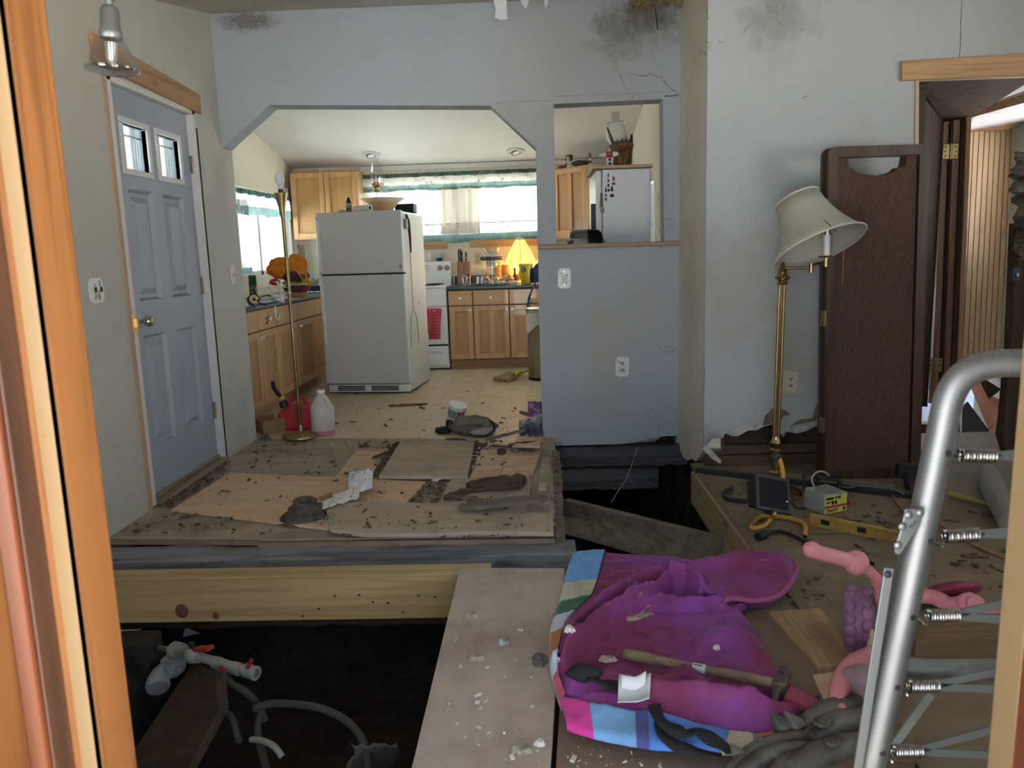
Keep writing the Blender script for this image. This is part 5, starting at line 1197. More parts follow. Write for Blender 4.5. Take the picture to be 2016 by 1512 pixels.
for k,(x,y,w,h,mt,lb) in enumerate(((928,1214,.035,.016,M_PULP,'shredded tan paper scrap on the grey floorboard'),(993,1266,.024,.024,M_FOIL,'crumpled grey foil bit in the middle of the grey floorboard'),(936,1299,.026,.02,M_PULP,'crumpled tan scrap near the pit side of the floorboard'),(1063,1302,.03,.05,M_LINT,'grey lint clump beside the quilt edge'),(1027,1478,.026,.02,M_PULP,'brown crumb cluster at the bottom of the floorboard'),(1063,1466,.018,.012,M_PLASTER,'white plaster flake near the bottom of the floorboard'))):
    scrap('floor_scrap',lb,gz(x,y,.0125),(w,h,.014),mt,50+k)
# diagonal joist over the right pit
a=gz(1106,980,-.14); b=gz(1440,1062,-.14)
d_=(b-a).normalized(); s_=d_.cross(V3(0,0,1)).normalized()
o=MB().bar(a+V3(0,0,-.10)+d_*.03,b+V3(0,0,-.10)+d_*.0,.045,.20).build('diagonal_joist',M_OLDB,bevel=.003); tag(o,'weathered joist running diagonally across the right pit','beam')
lumpy('pit_timber','upper dark timber under the white half wall',(0.05,5.14,-.14),(1.0,5.14,-.14),.13,.12,M_PITB,3.,rnd=.02)
lumpy('pit_timber','lower dark timber under the white half wall',(0.10,5.12,-.29),(.80,5.12,-.29),.14,.12,M_PITB,4.,rnd=.015)
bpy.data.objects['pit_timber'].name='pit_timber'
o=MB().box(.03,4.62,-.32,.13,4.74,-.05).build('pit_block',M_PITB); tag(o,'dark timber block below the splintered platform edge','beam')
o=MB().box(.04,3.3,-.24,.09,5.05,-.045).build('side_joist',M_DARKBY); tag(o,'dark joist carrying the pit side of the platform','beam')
o=MB().tube(cr([gy(1256,880,5.0),gy(1250,898,4.95),gy(1234,940,4.7),gy(1216,968,4.4),gy(1203,990,4.2)],6),.0025,5).build('hanging_wire',mat('wire_pale',(.42,.38,.32),.6)); tag(o,'thin pale wire hanging into the right pit','wire')
# plaster rag hanging from the post foot
pts=[(1387,876),(1395,880),(1408,893),(1421,908),(1418,913),(1404,905),(1392,893),(1383,884)]
o=MB().prism([gy(x,y,YR-.03) for x,y in pts],(0,.02,.0)).build('plaster_shard',M_GYP); tag(o,'white plaster shard hanging off the rotted post foot','plaster')

# ---- pipes and clutter in the left pit
M_PVC=mat('white_pvc',(.27,.27,.25),.4,layers=[dict(s=20,c=(.25,.24,.22),lo=.5,hi=.7,f=.6)]); M_RED=mat('red_valve',(.30,.02,.02),.45); M_GPIPE=mat('grey_hose',(.05,.047,.042),.6)
yp=2.55
t=thing('valve_pipe','white plastic water pipe with red valve handles in the pit','pipe',gy(400,1310,yp)-V3(0,0,.06))
P=[gy(312,1276,yp+.25),gy(345,1281,yp+.12),gy(380,1290,yp),gy(430,1306,yp-.05),gy(505,1326,yp-.12)]
MB().tube(P[:2],.012,10).build('inlet_pipe',M_PVC,t); ax=(P[4]-P[2]).normalized()
MB().cyl(P[1]-ax*.01,P[1]+ax*.035,.034,n=10).build('union_nut',M_PVC,t); MB().cyl(P[1],P[2]+ax*.03,.022).build('valve_body',M_PVC,t); MB().ball(P[2],(.035,.03,.03)).build('valve_ball',M_PVC,t)
MB().cyl(P[2],P[4],.017).build('pipe_run',M_PVC,t); MB().cyl(P[3]-ax*.02,P[3]+ax*.01,.022).build('coupling',M_PVC,t); MB().cyl(P[3]+ax*.07,P[3]+ax*.10,.022).build('coupling',M_PVC,t); MB().cyl(P[4]-ax*.05,P[4],.024).build('end_cap',M_PVC,t)
q0=gy(385,1278,yp); MB().bar(q0,gy(415,1276,yp-.03),.03,.012).build('red_handle',M_RED,t); MB().cyl(P[2],P[2]+V3(0,0,.05),.010).build('valve_stem',M_BLACK,t)
q1=gy(487,1316,yp-.12); MB().bar(q1+V3(0,0,.0),gy(496,1298,yp-.12),.014,.01,up=(0,1,0)).build('red_handle',M_RED,t)
t=thing('drain_elbow','grey plastic drain elbow behind the valve pipe','pipe',gy(320,1345,2.7)-V3(0,0,.06))
MB().tube(cr([gy(311,1355,2.62),gy(313,1335,2.66),gy(335,1312,2.72),gy(355,1300,2.76)],5),[.04,.042,.044,.042,.04,.038,.038,.036,.034,.034,.034,.034,.034,.034,.034,.034],12).build('elbow',mat('grey_pvc',(.30,.31,.32),.5),t)
MB().cyl(gy(336,1312,2.70),gy(345,1306,2.73),.046).build('collar',mat('grey_pvc',(0,0,0)),t); MB().cyl(gy(332,1318,2.66),gy(330,1308,2.66),.012).build('cleanout',M_PVC,t)
def hose(label,pts,r,mt=None,nm='hose'):
    o=MB().tube(cr([gy(x,y,Y) for x,y,Y in pts],7),r,8).build(nm,mt or M_GPIPE); return tag(o,label,'hose')
t=thing('branch_valve','small red branch valve below the white pipe','valve',gy(438,1318,2.5)-V3(0,0,.03)); MB().cyl(gy(436,1312,2.5),gy(443,1326,2.48),.016).build('body',M_PVC,t); MB().bar(gy(434,1312,2.47),gy(444,1318,2.47),.02,.012).build('red_handle',M_RED,t)
hose('grey hose dropping from the branch valve into the pit',[(440,1322,2.5),(455,1345,2.45),(480,1360,2.42),(505,1385,2.4),(520,1415,2.3)],.013)
hose('long grey hose arching to the right across the pit floor',[(500,1395,2.3),(540,1385,2.3),(620,1392,2.25),(680,1418,2.2),(715,1460,2.1),(725,1520,2.0)],.012)
hose('grey hose bending down at bottom of the pit',[(515,1400,2.3),(507,1430,2.25),(512,1465,2.2),(525,1515,2.1)],.012)
hose('short curved grey hose near the leaning pit board',[(430,1395,2.3),(455,1412,2.25),(465,1440,2.2),(470,1460,2.2)],.011)
hose('pale hose stub pointing right in the pit',[(495,1456,2.2),(515,1458,2.17),(540,1470,2.12),(555,1490,2.1)],.010,M_PVC)
pa=gy(295,1300,2.35)
o=MB().prism([gy(376,1310,2.62),gy(425,1330,2.30),gy(430,1400,2.2),gy(300,1640,1.9),gy(240,1560,2.0),gy(262,1480,2.2)],(.02,.03,-.01)).build('leaning_board',wood('pit_board',(.055,.034,.022),(.028,.018,.012),'x',rough=.9)); tag(o,'dark brown board leaning under the valve pipe in the pit','board')
o=MB().box(gy(252,1300,2.75).x-.06,2.72,-.86,gy(300,1300,2.75).x,2.84,zj2-.01).build('pit_post',M_FOUND); tag(o,'dark post under the left end of the new joist','post')
o=MB().grid(lambda u,v: gy(690+90*u+8*math.sin(v*5),1462+50*v+14*abs(nz((u*2,v*2,0),2)),2.05+.25*u*v),12,8).build('paper_bag_scrap',mat('pit_paper',(.10,.095,.085),.9,layers=[dict(s=12,c=(.1,.09,.08),lo=.45,hi=.6)]),solid=.002); tag(o,'crumpled pale bag at the bottom of the pit','bag')
scrap('snow_patch','',gz(318,1248,-.80),(.20,.12,.03),mat('daylit_snow_colour',(.55,.6,.66),.8),70); tag(bpy.data.objects['snow_patch'],'blue-white heap coloured as daylit snow at the back of the left pit','debris')  # pale blue colour stands in for daylight on snow outside

# ================================================================= THINGS ON THE PLATFORM
# cast iron flange with wooden peg
c=gz(590,1036,-.008)
c=V3(c.x,c.y+.09,-.008)
t=thing('cast_flange','rusty cast-iron flange with round socket on the platform edge','flange',c)
M_IRON=mat('rusty_iron',(.13,.105,.085),.8,.2,layers=[dict(s=25,c=(.07,.055,.045),lo=.4,hi=.62),dict(s=9,c=(.22,.18,.14),lo=.58,hi=.7,f=.6)],bump=(40,.5,.005))
tilt=(.10,-.10,1)
MB().lathe([(.115,0),(.118,.008),(.105,.020),(.085,.034),(.078,.050),(.080,.056),(.062,.066),(.056,.088),(.058,.098),(.050,.102),(.036,.100),(.034,.07),(.0,.068)],32,c,tilt).build('body',M_IRON,t,smooth=35)
for k in range(3):
    a=k*2.1+.4; p=c+V3(.065*math.cos(a)+.006,.065*math.sin(a)-.006,.055); MB().lathe([(.018,0),(.016,.018),(0,.02)],10,p,tilt).build('boss',M_IRON,t)
MB().cyl(c+V3(.06,.04,.085),c+V3(.12,.07,.10),.011).build('wooden_peg',mat('peg_brown',(.20,.11,.06),.8),t)
# plastic bag with print
bc=gz(680,975,.012)
t=thing('plastic_bag','white plastic bag with dark print on the platform','bag',bc)
M_BAG=mat('white_film',(.70,.72,.74),.3,layers=[dict(s=30,c=(.5,.5,.52),lo=.45,hi=.6,f=.6)],bump=(30,.7,.01)); M_BAGP=mat('printed_film',(.66,.62,.54),.35,layers=[dict(s=(120,120,60),c=(.10,.09,.08),lo=.56,hi=.6,mask=(14,.5,.55))],bump=(30,.6,.01))
m=MB(); m.grid(lambda u,v: gz(612+95*u+10*v,1000-28*u-22*(v-.5)*(1-.1*u)+6,.012)+V3(0,0,.02+.03*math.sin(v*math.pi)*(.6+.8*u)+.012*nz((u*4,v*4,2),2)),22,12); m.build('printed_sleeve',M_BAGP,t,solid=.003)
m=MB(); m.grid(lambda u,v: gz(686+48*u,978-6*v*4-u*6+(1-abs(2*u-1))*5,.012)+V3(0,.0+.05*v,.03+.06*math.sin(v*2.6)*(.7+.3*math.sin(u*3))+.016*nz((u*3,v*3,7),2)),16,14); m.build('crumpled_end',M_BAG,t,solid=.003)
t=MB().lathe([(.030,0),(.032,.004),(.031,.018),(.027,.018),(.026,.004),(.0,.003)],22,gz(860,946,-.008)).build('plastic_ring',mat('lid_white',(.70,.72,.74),.4)); tag(t,'small white plastic ring lid beside the square board','lid')
tag(shard('brown_stick','',gz(765,800,.002),gz(842,796,.002),.04,.012,mat('stick_red_brown',(.24,.12,.065),.85,layers=[dict(s=(4,30,30),c=(.13,.06,.03),lo=.4,hi=.6)]),9),'reddish brown lath on the kitchen floor before the refrigerator','stick')
tag(shard('splinter_stick','',gz(733,903,.012),gz(768,890,.02),.025,.01,M_ROT,12,n=5),'dark splinter lying over the small plywood offcut','stick')
tag(shard('brown_stick','',gz(1024,812,.002),gz(1068,824,.002),.04,.012,mat('stick_red_brown',(0,0,0)),10),'reddish stick against the half wall on the kitchen floor','stick')
tag(shard('loose_splinter','',gz(652,873,-.006),gz(660,885,-.006),.02,.006,M_PLYN2,11,n=4),'pale splinter in front of the lamp base','stick')
# ---- floor lamp with bare bulb
M_POLE=mat('aged_brass_pole',(.24,.185,.095),.3,1.0,layers=[dict(s=(20,20,3),c=(.12,.09,.05),lo=.45,hi=.65,f=.7)])
lb=gz(585,866,0.0); lb=V3(lb.x,lb.y+.10,0.0)
t=thing('floor_lamp','brass pole floor lamp with bare frosted bulb by the kitchen wall end','lamp',lb)
top=gy(553,380,lb.y); dv=top-lb; dvn=dv.normalized(); Lp=dv.length
MB().lathe([(.128,0),(.132,.006),(.130,.016),(.118,.024),(.05,.034),(.028,.042),(.020,.060),(.013,.085)],36,lb,(dvn.x*.2,0,1)).build('base',M_BRASSD,t,smooth=30)
MB().cyl(lb+dvn*.05,lb+dvn*(Lp-.10),.012,n=16).build('pole',M_POLE,t)
MB().cyl(lb+dvn*(Lp*.60),lb+dvn*(Lp*.60+.012),.0135,n=16).build('joint',M_BRASSD,t)
MB().lathe([(.014,-.16),(.020,-.135),(.022,-.10),(.034,-.05),(.046,0),(.040,0),(.02,-.06),(0,-.07)],20,top,dvn).build('bobeche',M_BRASSD,t,smooth=50)
MB().cyl(top-dvn*.05,top+dvn*.025,.016).build('socket',M_BLACK,t)
MB().lathe([(.013,.02),(.015,.04),(.022,.06),(.031,.085),(.032,.102),(.026,.122),(.012,.134),(0,.137)],20,top,dvn).build('bulb',mat('frosted_glass',(.72,.74,.76),.25,sss=.2),t,smooth=80)
# ---- red fuel can
c=gz(585,842,0)
t=thing('fuel_can','red plastic fuel can with black spout beside the lamp base','fuel can',c,math.radians(10))
M_CAN=mat('red_plastic',(.48,.03,.04),.4,layers=[dict(s=8,c=(.36,.02,.03),lo=.45,hi=.7)])
def rbox(m,x0,y0,z0,x1,y1,z1): m.box(x0,y0,z0,x1,y1,z1)
m=MB(); m.yz([(-.12,0),(.12,0),(.12,.13),(.02,.17),(-.12,.185)],-.10,.10); m.xform(Matrix.Rotation(math.radians(90),4,'Z')); m.xform(TM[t]); m.build('body',M_CAN,t,bevel=.018,seg=3)
m=MB(); m.tube(cr([V3(-.06,0,.15),V3(-.03,0,.215),V3(.04,0,.225),V3(.095,0,.18),V3(.105,0,.10)],6),.016,10); m.xform(TM[t]); m.build('handle',M_CAN,t)
hd=TM[t]@V3(-.075,0,.185)
MB().lathe([(.034,0),(.036,.03),(.026,.045)],16,hd-V3(0,0,.02),(-.35,-.1,1)).build('cap',M_BLACK,t)
sp=[hd,gy(556,785,hd.y),gy(545,772,hd.y-.02),gy(539,762,hd.y-.04),gy(537,752,hd.y-.05)]
MB().tube(cr(sp,4),[.022]*4+[.017]*9+[.015]*4,10).build('spout',M_BLACK,t); MB().cyl(gy(557,787,hd.y-.001),gy(552,781,hd.y-.006),.020).build('yellow_ring',mat('yellow_ring',(.55,.42,.08),.5),t)
# ---- white jug with pink liquid
c=gz(632,858,0); 
t=thing('plastic_jug','translucent white jug with pink liquid next to the fuel can','jug',c+V3(0,.07,0)); c=c+V3(0,.07,0)
MB().lathe([(.076,0),(.084,.008),(.084,.185),(.080,.20),(.045,.262),(.026,.282),(.026,.30)],24,c).build('body',mat('milky_plastic',(.66,.60,.56),.35,sss=.3,layers=[dict(s=7,c=(.55,.50,.42),lo=.5,hi=.7,f=.5),dict(t='grad',ax=2,s=1,c=(.62,.22,.24),lo=.030,hi=.036,inv=True,f=.9)]),t,smooth=50)
MB().lathe([(.027,.298),(.029,.30),(.029,.318),(0,.319)],16,c).build('cap',M_CERAM,t)
m=MB(); m.tube(cr([c+V3(.06,-.045,.20),c+V3(.055,-.05,.235),c+V3(.035,-.035,.262)],4),.011,8); m.build('handle',mat('milky_plastic',(0,0,0)),t)
# cardboard box flap and rag at the wall end
a=gz(510,858,0); b=gz(588,846,0)
t=thing('cardboard_tray','low brown cardboard tray between wall end and fuel can','box',a); M_CARD=mat('cardboard',(.34,.20,.10),.85,layers=[dict(s=8,c=(.26,.15,.07),lo=.4,hi=.65)])
dd=(b-a).normalized(); nn2=V3(-dd.y,dd.x,0)
a=a+dd*.03
MB().bar(a+V3(0,0,.05),a+dd*.16+V3(0,0,.055),.006,.10).build('front_side',M_CARD,t); MB().bar(a+nn2*.24+V3(0,0,.05),a+nn2*.24+dd*.16+V3(0,0,.05),.006,.10).build('back_side',M_CARD,t)
MB().bar(a+dd*.003+V3(0,0,.045),a+dd*.003+nn2*.24+V3(0,0,.045),.006,.09).build('end_side',M_CARD,t); MB().prism([a,a+dd*.16,a+dd*.16+nn2*.24,a+nn2*.24],(0,0,.004)).build('bottom',M_CARD,t)
scrap('dusty_rag','',gz(522,866,-.006),(.05,.03,.04),M_LINT,80); tag(bpy.data.objects['dusty_rag'],'small dusty rag at the foot of the wall end','rag')
# ---- heap by the half wall: handbag, tub, wrappers
def blob(m,c,r,sd,n=20,k=12,amp=.25,fr=3.0):
    j0=len(m.v); m.ball((0,0,0),1.0,n,k); c=Vector(c)
    for i in range(j0,len(m.v)):
        p=m.v[i]; f=1+amp*nz(p,fr*.5,sd)+amp*.5*nz(p,fr,sd+9); m.v[i]=c+V3(p.x*r[0]*f,p.y*r[1]*f,max(p.z*r[2]*f,-c.z+.0))
c=gz(925,858,0)
t=thing('leather_handbag','slumped dusty brown handbag on the floor before the half wall','bag',c)
M_LTH=mat('dusty_leather',(.17,.14,.11),.8,layers=[dict(s=7,c=(.10,.08,.065),lo=.42,hi=.65),dict(s=3,c=(.30,.25,.22),lo=.55,hi=.7,f=.6)],bump=(25,.6,.01))
m=MB(); blob(m,c+V3(.02,.05,.05),(.15,.09,.06),3); m.build('bag_body',M_LTH,t,smooth=60)
m=MB(); blob(m,c+V3(.09,-.01,.035),(.085,.05,.035),8); m.build('side_pocket',mat('mauve_lining',(.36,.29,.27),.7,bump=(25,.4,.01)),t,smooth=60)
m=MB(); m.grid(lambda u,v: c+V3(-.10+.24*u,-.045+.06*v,.065+.055*math.sin(v*2.4)+.05*u*(1-u)*2+.01*nz((u*4,v*3,1),2)),14,10); m.build('flap',M_LTH,t,solid=.006)
m=MB(); m.tube(cr([c+V3(.06,.02,.11),c+V3(.15,.0,.10),c+V3(.17,-.04,.05),c+V3(.12,-.07,.015),c+V3(.04,-.07,.01)],6),.007,6); m.build('strap',M_BLACK,t)
c2=gz(873,855,0); t=thing('black_pouch','black crumpled pouch left of the brown handbag','bag',c2); m=MB(); blob(m,c2+V3(0,.03,.022),(.065,.04,.028),5); m.build('pouch',M_BLACK,t,smooth=60); m=MB(); blob(m,c2+V3(.04,.06,.05),(.03,.03,.045),6); m.build('pouch_top',M_BLACK,t,smooth=60)
c3=gz(893,840,0)+V3(0,.08,.03); 
t=thing('plastic_tub','clear plastic tub with green and red label tipped on the heap','tub',c3)
axt=V3(.28,-.2,1).normalized(); m=MB(); m.lathe([(.052,0),(.055,.005),(.066,.115),(.070,.118),(.066,.12)],20,c3,axt); m.build('tub',mat('cloudy_plastic',(.60,.60,.56),.3),t); m=MB(); m.shell([(.0555,.012),(.0645,.095)],20,c3,axt); m.build('label',mat('tub_label',(.16,.30,.24),.5,layers=[dict(t='grad',ax=0,s=1,c=(.30,.05,.06),lo=.028,hi=.034),dict(s=(50,50,25),c=(.5,.52,.48),lo=.55,hi=.6,f=.7)]),t)
m=MB(); m.lathe([(.068,.115),(.07,.13),(0,.132)],20,c3,axt); m.build('lid',mat('lid_white',(0,0,0)),t)
tag(shard('dark_cloth_strip','',gz(880,868,.004),gz(955,884,.004),.10,.02,mat('dark_cloth_brown',(.075,.06,.05),.95),14),'dark cloth strip trailing behind the square board','cloth')
c4=gz(1045,858,0); t=thing('snack_wrapper','purple and navy foil wrapper heap against the half wall','wrapper',c4)
m=MB(); m.grid(lambda u,v: gz(1022+48*u,862-10*v,0)+V3(0,.12*v,.02+.10*math.sin(v*2.2)*(.5+.5*u)+.02*nz((u*4,v*4,3),2)),14,10); m.build('navy_bag',mat('navy_film',(.04,.05,.10),.3,layers=[dict(s=9,c=(.22,.24,.28),lo=.55,hi=.65,f=.7)],bump=(30,.8,.01)),t,solid=.002)
m=MB(); m.grid(lambda u,v: gz(1040+28*u,846-8*v,0)+V3(0,.14,.06+.09*v+.015*nz((u*4,v*4,6),2)),12,8); m.build('purple_pack',mat('purple_film',(.20,.07,.24),.3,layers=[dict(s=14,c=(.45,.30,.38),lo=.56,hi=.64,f=.7)],bump=(30,.6,.01)),t,solid=.002)
tag(shard('grey_strip','',gz(955,868,.02),gz(1035,848,.09),.05,.012,M_OLDB,15),'grey weathered strip leaning in the wrapper heap','board')
tag(shard('brown_bark','',gz(1000,880,.03),gz(1060,876,.03),.06,.02,M_ROT,16),'flaky brown bark piece on the right tan board','board')
zpoly('pale_offcut','pale plywood offcut with broken edge before the half wall','board',[(1008,876),(1020,858),(1066,862),(1062,880),(1040,878)],.05,.012,M_PLYN2,G,tilt=lambda p:.03*(p.x+.05))
tag(shard('bark_chunk','',gz(980,894,.008),gz(996,892,.008),.05,.025,M_ROT,17,n=5),'dark bark chunk at left on the tan boards','debris'); tag(shard('bark_chunk','',gz(1008,890,.008),gz(1018,889,.008),.04,.025,mat('mauve_chunk',(.25,.17,.15),.9),18,n=5),'mauve-brown chunk on the right tan board','debris')
tag(shard('thin_splinter','',gz(950,884,.008),gz(968,874,.02),.02,.006,M_PLYN2,19,n=4),'thin pale splinter left of the bark chunk','stick')
# ---- broom head and trash can in the kitchen
b0=gz(985,752,.0); b1=gz(1008,742,.03); b2=gz(1040,731,.06)
t=thing('broom','yellow broom lying on the kitchen floor by the trash can','broom',b0)
dv=(b1-b0).normalized(); sd2=dv.cross(V3(0,0,1)).normalized()
m=MB(); A_=[b0+sd2*.10,b0-sd2*.10,b1-sd2*.045,b1+sd2*.045]; m.loopprism([p+V3(0,0,.002) for p in A_],[A_[0]+V3(0,0,.035),A_[1]+V3(0,0,.035),A_[2]+V3(0,0,.05),A_[3]+V3(0,0,.05)]); m.build('bristles',mat('tan_bristles',(.42,.30,.14),.9,layers=[dict(s=(60,60,60),c=(.26,.17,.07),lo=.4,hi=.6)],bump=(120,.6,.005)),t)
M_YEL=mat('yellow_plastic',(.62,.50,.06),.45); m=MB(); B_=[b1+sd2*.055,b1-sd2*.055,b1+dv*.12-sd2*.018,b1+dv*.12+sd2*.018]; m.loopprism([p+V3(0,0,-.026) for p in B_],[p+V3(0,0,.03) for p in B_]); m.build('broom_cap',M_YEL,t,bevel=.006)
MB().cyl(b1+dv*.10,b1+dv*.10+(b2-b1).normalized()*.42,.012).build('handle',M_YEL,t)
tc_=V3(gy(1040,740,8.0).x+.155,7.62,0)
t=thing('trash_can','round stainless steel trash can at the edge of the half wall','trash can',tc_)
MB().lathe([(.145,0),(.148,.01),(.148,.60),(.150,.605)],32,tc_).build('body',mat('brushed_steel',(.42,.38,.32),.32,1.0,layers=[dict(s=(60,60,1),c=(.30,.27,.23),lo=.4,hi=.6,f=.5)]),t); MB().lathe([(.15,.0),(.15,.03)],32,tc_).build('base_ring',M_BLACK,t)
MB().lathe([(.152,.66),(.158,.665),(.158,.70),(.14,.71),(0,.715)],32,tc_).build('lid',mat('lid_steel',(.55,.54,.51),.3,1.0),t,smooth=50)
m=MB(); m.shell([(.162,.50),(.160,.56),(.158,.62),(.156,.665)],32,tc_,wob=lambda a,f:1+.035*(1-f)*math.sin(a*7+1)+.02*math.sin(a*3)); 
for v in m.v:
    if v.z<.55: v.z+=.05*math.sin(3*math.atan2(v.y-tc_.y,v.x-tc_.x)+.5)
m.build('bag_liner',mat('cream_liner',(.66,.62,.50),.5),t)

# ================================================================= RIGHT-HAND ROOM
def rp(x,y,z=0.0): return gz(x,y,ZR+z)
# ---- folding screen
YS=4.06
M_SCRW=wood('screen_frame',(.075,.038,.022),(.035,.018,.011),'z',rough=.4,coat=.2); M_SCRF=mat('brown_screen_cloth',(.085,.045,.026),.8,layers=[dict(s=(180,180,30),c=(.055,.028,.016),lo=.4,hi=.6)],sheen=(.2,(.6,.4,.3)))
C4=[gy(1632,289,YS),gy(1832,283,YS),gy(1811,940,YS),gy(1624,937,YS)]; zf=ZR
C4[2].z=zf; C4[3].z=zf
t=thing('folding_screen','dark brown folding screen with torn cloth leaning by the right wall','screen',(C4[3]+C4[2])/2)
def bil(u,v,dy=0): 
    a=C4[0]*(1-u)+C4[1]*u; b=C4[3]*(1-u)+C4[2]*u; p=a*(1-v)+b*v; return p+V3(0,dy,0)
W_=(C4[1]-C4[0]).length; H_=(C4[0]-C4[3]).length
def scr(dy,nm,x0=0,x1=1):
    fw=.050; r=.035; out=[];inn=[]
    for (cx_,cy_,a0) in ((r,r,180),(W_-r,r,270),(W_-r,H_-r,0),(r,H_-r,90)):
        for k in range(5):
            a=math.radians(a0+k*22.5); out.append((cx_+r*math.cos(a),cy_+r*math.sin(a)))
    for (cx_,cy_,a0) in ((fw,fw,180),(W_-fw,fw,270),(W_-fw,H_-fw,0),(fw,H_-fw,90)):
        for k in range(5): inn.append((cx_,cy_))
    m=MB(); n=len(out)
    for th in (0,.028):
        m.v+= [bil(x/W_,y/H_,dy+th) for x,y in out]+[bil(x/W_,y/H_,dy+th) for x,y in inn]
    for i in range(n):
        j=(i+1)%n
        m.f+=[(i,j,n+j,n+i),(2*n+i,2*n+j,3*n+j,3*n+i),(i,j,2*n+j,2*n+i),(n+i,n+j,3*n+j,3*n+i)]
    f=m.build(nm,M_SCRW,t,smooth=30)
    m=MB(); ux=.056/W_
    tear=lambda u: .062+.022*math.sin(min(max((u-.18)/.6,0),1)*math.pi)**.6+.004*nz((u*30,0,0),1) if .12<u<.86 else .030
    m.grid(lambda u,v: bil(ux+(1-2*ux)*u,(tear(u)*1.0 if dy<.02 else .02)*(1-v)+.985*v*1.0,dy+.014+.004*nz((u*3,v*8,0),1)),40,30); m.build('cloth_panel',M_SCRF,f)
    return f
scr(0,'front_leaf'); 
C4b=[c.copy() for c in C4]
for c in C4: c.x-=.012; c.y+=.055
scr(0,'rear_leaf')
C4=C4b
for v in (.17,.5,.83): MB().cbox(bil(.0,v,.03)+V3(-.006,0,0),(.012,.05,.08)).build('hinge',M_BRASSD,t)
MB().bar(bil(.16,.28,-.001),bil(.155,.40,-.001),.004,.002,up=(0,1,0)).build('scratch',mat('scratch_orange',(.30,.15,.07),.7),t)
# ---- brass swing-arm lamp
LBc=rp(1524,972)
t=thing('swing_arm_lamp','brass swing-arm floor lamp with tilted cream shade by the right wall','lamp',LBc)
tp=gy(1541,530,LBc.y); ax=(tp-LBc).normalized(); L_=(tp-LBc).length
MB().lathe([(.13,0),(.135,.008),(.130,.018),(.09,.028),(.045,.040),(.030,.055),(.028,.075)],32,LBc,(0,0,1)).build('base',M_BRASS,t,smooth=35)
MB().lathe([(.026,.06),(.036,.075),(.036,.085),(.024,.095),(.030,.105),(.030,.115),(.020,.125),(.018,.20),(.030,.215),(.032,.23),(.022,.24),(.030,.255),(.030,.268),(.020,.28),(.018,.30)],20,LBc,ax).build('turned_foot',M_BRASS,t,smooth=35)
m=MB(); m.lathe([(.018,.29),(.018,L_-.06)],40,LBc,ax,wob=lambda a,f:1-.10*(math.cos(a*10)>.2)); m.build('fluted_pole',M_BRASS,t,smooth=20)
MB().lathe([(.020,-.075),(.028,-.07),(.022,-.06),(.024,-.052),(.034,-.045),(.036,-.036),(.022,-.022),(.024,-.012),(.014,.0),(.009,.03),(.004,.036)],20,tp,ax).build('finial',M_BRASS,t,smooth=40)
A0=tp+V3(0,0,.004); A1=gy(1597,527,LBc.y-.06); A2=gy(1626,516,LBc.y-.10)
MB().cyl(A0,A1,.006,n=10).build('swing_arm',M_BRASS,t); MB().cyl(A1-V3(0,0,.022),A1+V3(0,0,.022),.010).build('knuckle',M_BRASS,t); MB().tube([A1+V3(0,0,.012),(A1+A2)/2+V3(0,0,.008),A2],.006,8).build('swing_arm',M_BRASS,t)
MB().cyl(A2-V3(0,0,.022),A2+V3(0,0,.022),.010).build('knuckle',M_BRASS,t)
MB().lathe([(.010,.02),(.034,.022),(.036,.028),(.012,.034)],20,A2,(0,0,1)).build('drip_cup',M_BRASS,t,smooth=50); MB().cyl(A2+V3(0,0,.03),A2+V3(0,0,.125),.017).build('candle_tube',M_CERAM,t); MB().cyl(A2+V3(0,0,.12),A2+V3(0,0,.16),.010).build('socket',M_NICK,t)
sb=gy(1613,488,LBc.y-.09); sa=V3(-.28,.40,.87).normalized()
prof=[(.218,0),(.190,.035),(.160,.085),(.135,.14),(.115,.20),(.104,.265)]
M_SHADE=cloth_thin('cream_linen_shade',(.60,.57,.49),.25,layers=[dict(t='vor',s=22,c=(.10,.08,.06),lo=.04,hi=.09,inv=True,f=.8,mask=(7,.48,.6)),dict(s=6,c=(.45,.40,.30),lo=.5,hi=.7,f=.5)])
sh=MB().shell(prof,40,sb,sa).build('shade',M_SHADE,t,smooth=60,solid=.004)
for r,z in ((.219,0),(.105,.265)): 
    qn=Vector((0,0,1)).rotation_difference(sa); MB().tube([sb+qn@V3(r*math.cos(a*.157),r*math.sin(a*.157),z) for a in range(40)],.0045,6,closed=True).build('rim_tape',mat('shade_tape',(.66,.63,.55),.8),sh)
qn=Vector((0,0,1)).rotation_difference(sa)
for a in (.5,2.6,4.7): MB().tube([sb+qn@V3(.21*math.cos(a),.21*math.sin(a),.01),sb+qn@V3(.13*math.cos(a),.13*math.sin(a),.12)],.002,5).build('shade_wire',M_BLKM,sh)
MB().tube(cr([gy(1577,386,LBc.y-.02),gy(1577,382,LBc.y-.02),gy(1583,380,LBc.y-.02),gy(1588,384,LBc.y-.02)],4),.002,5).build('shade_hook',M_BLKM,sh)
# ---- long black bar on the floor and odds by the screen
a=rp(1370,926,.01); b=rp(1800,978,.01)
o=MB().bar(a,b,.035,.03).build('steel_bar',M_BLKM,bevel=.002); tag(o,'long black steel bar lying along the torn wall','bar')
scrap('plaster_flake','',rp(1500,946,.0)+V3(0,-.05,0),(.02,.01,.01),M_PLASTER,91); tag(bpy.data.objects['plaster_flake'],'white plaster flake on the right floor corner','plaster')
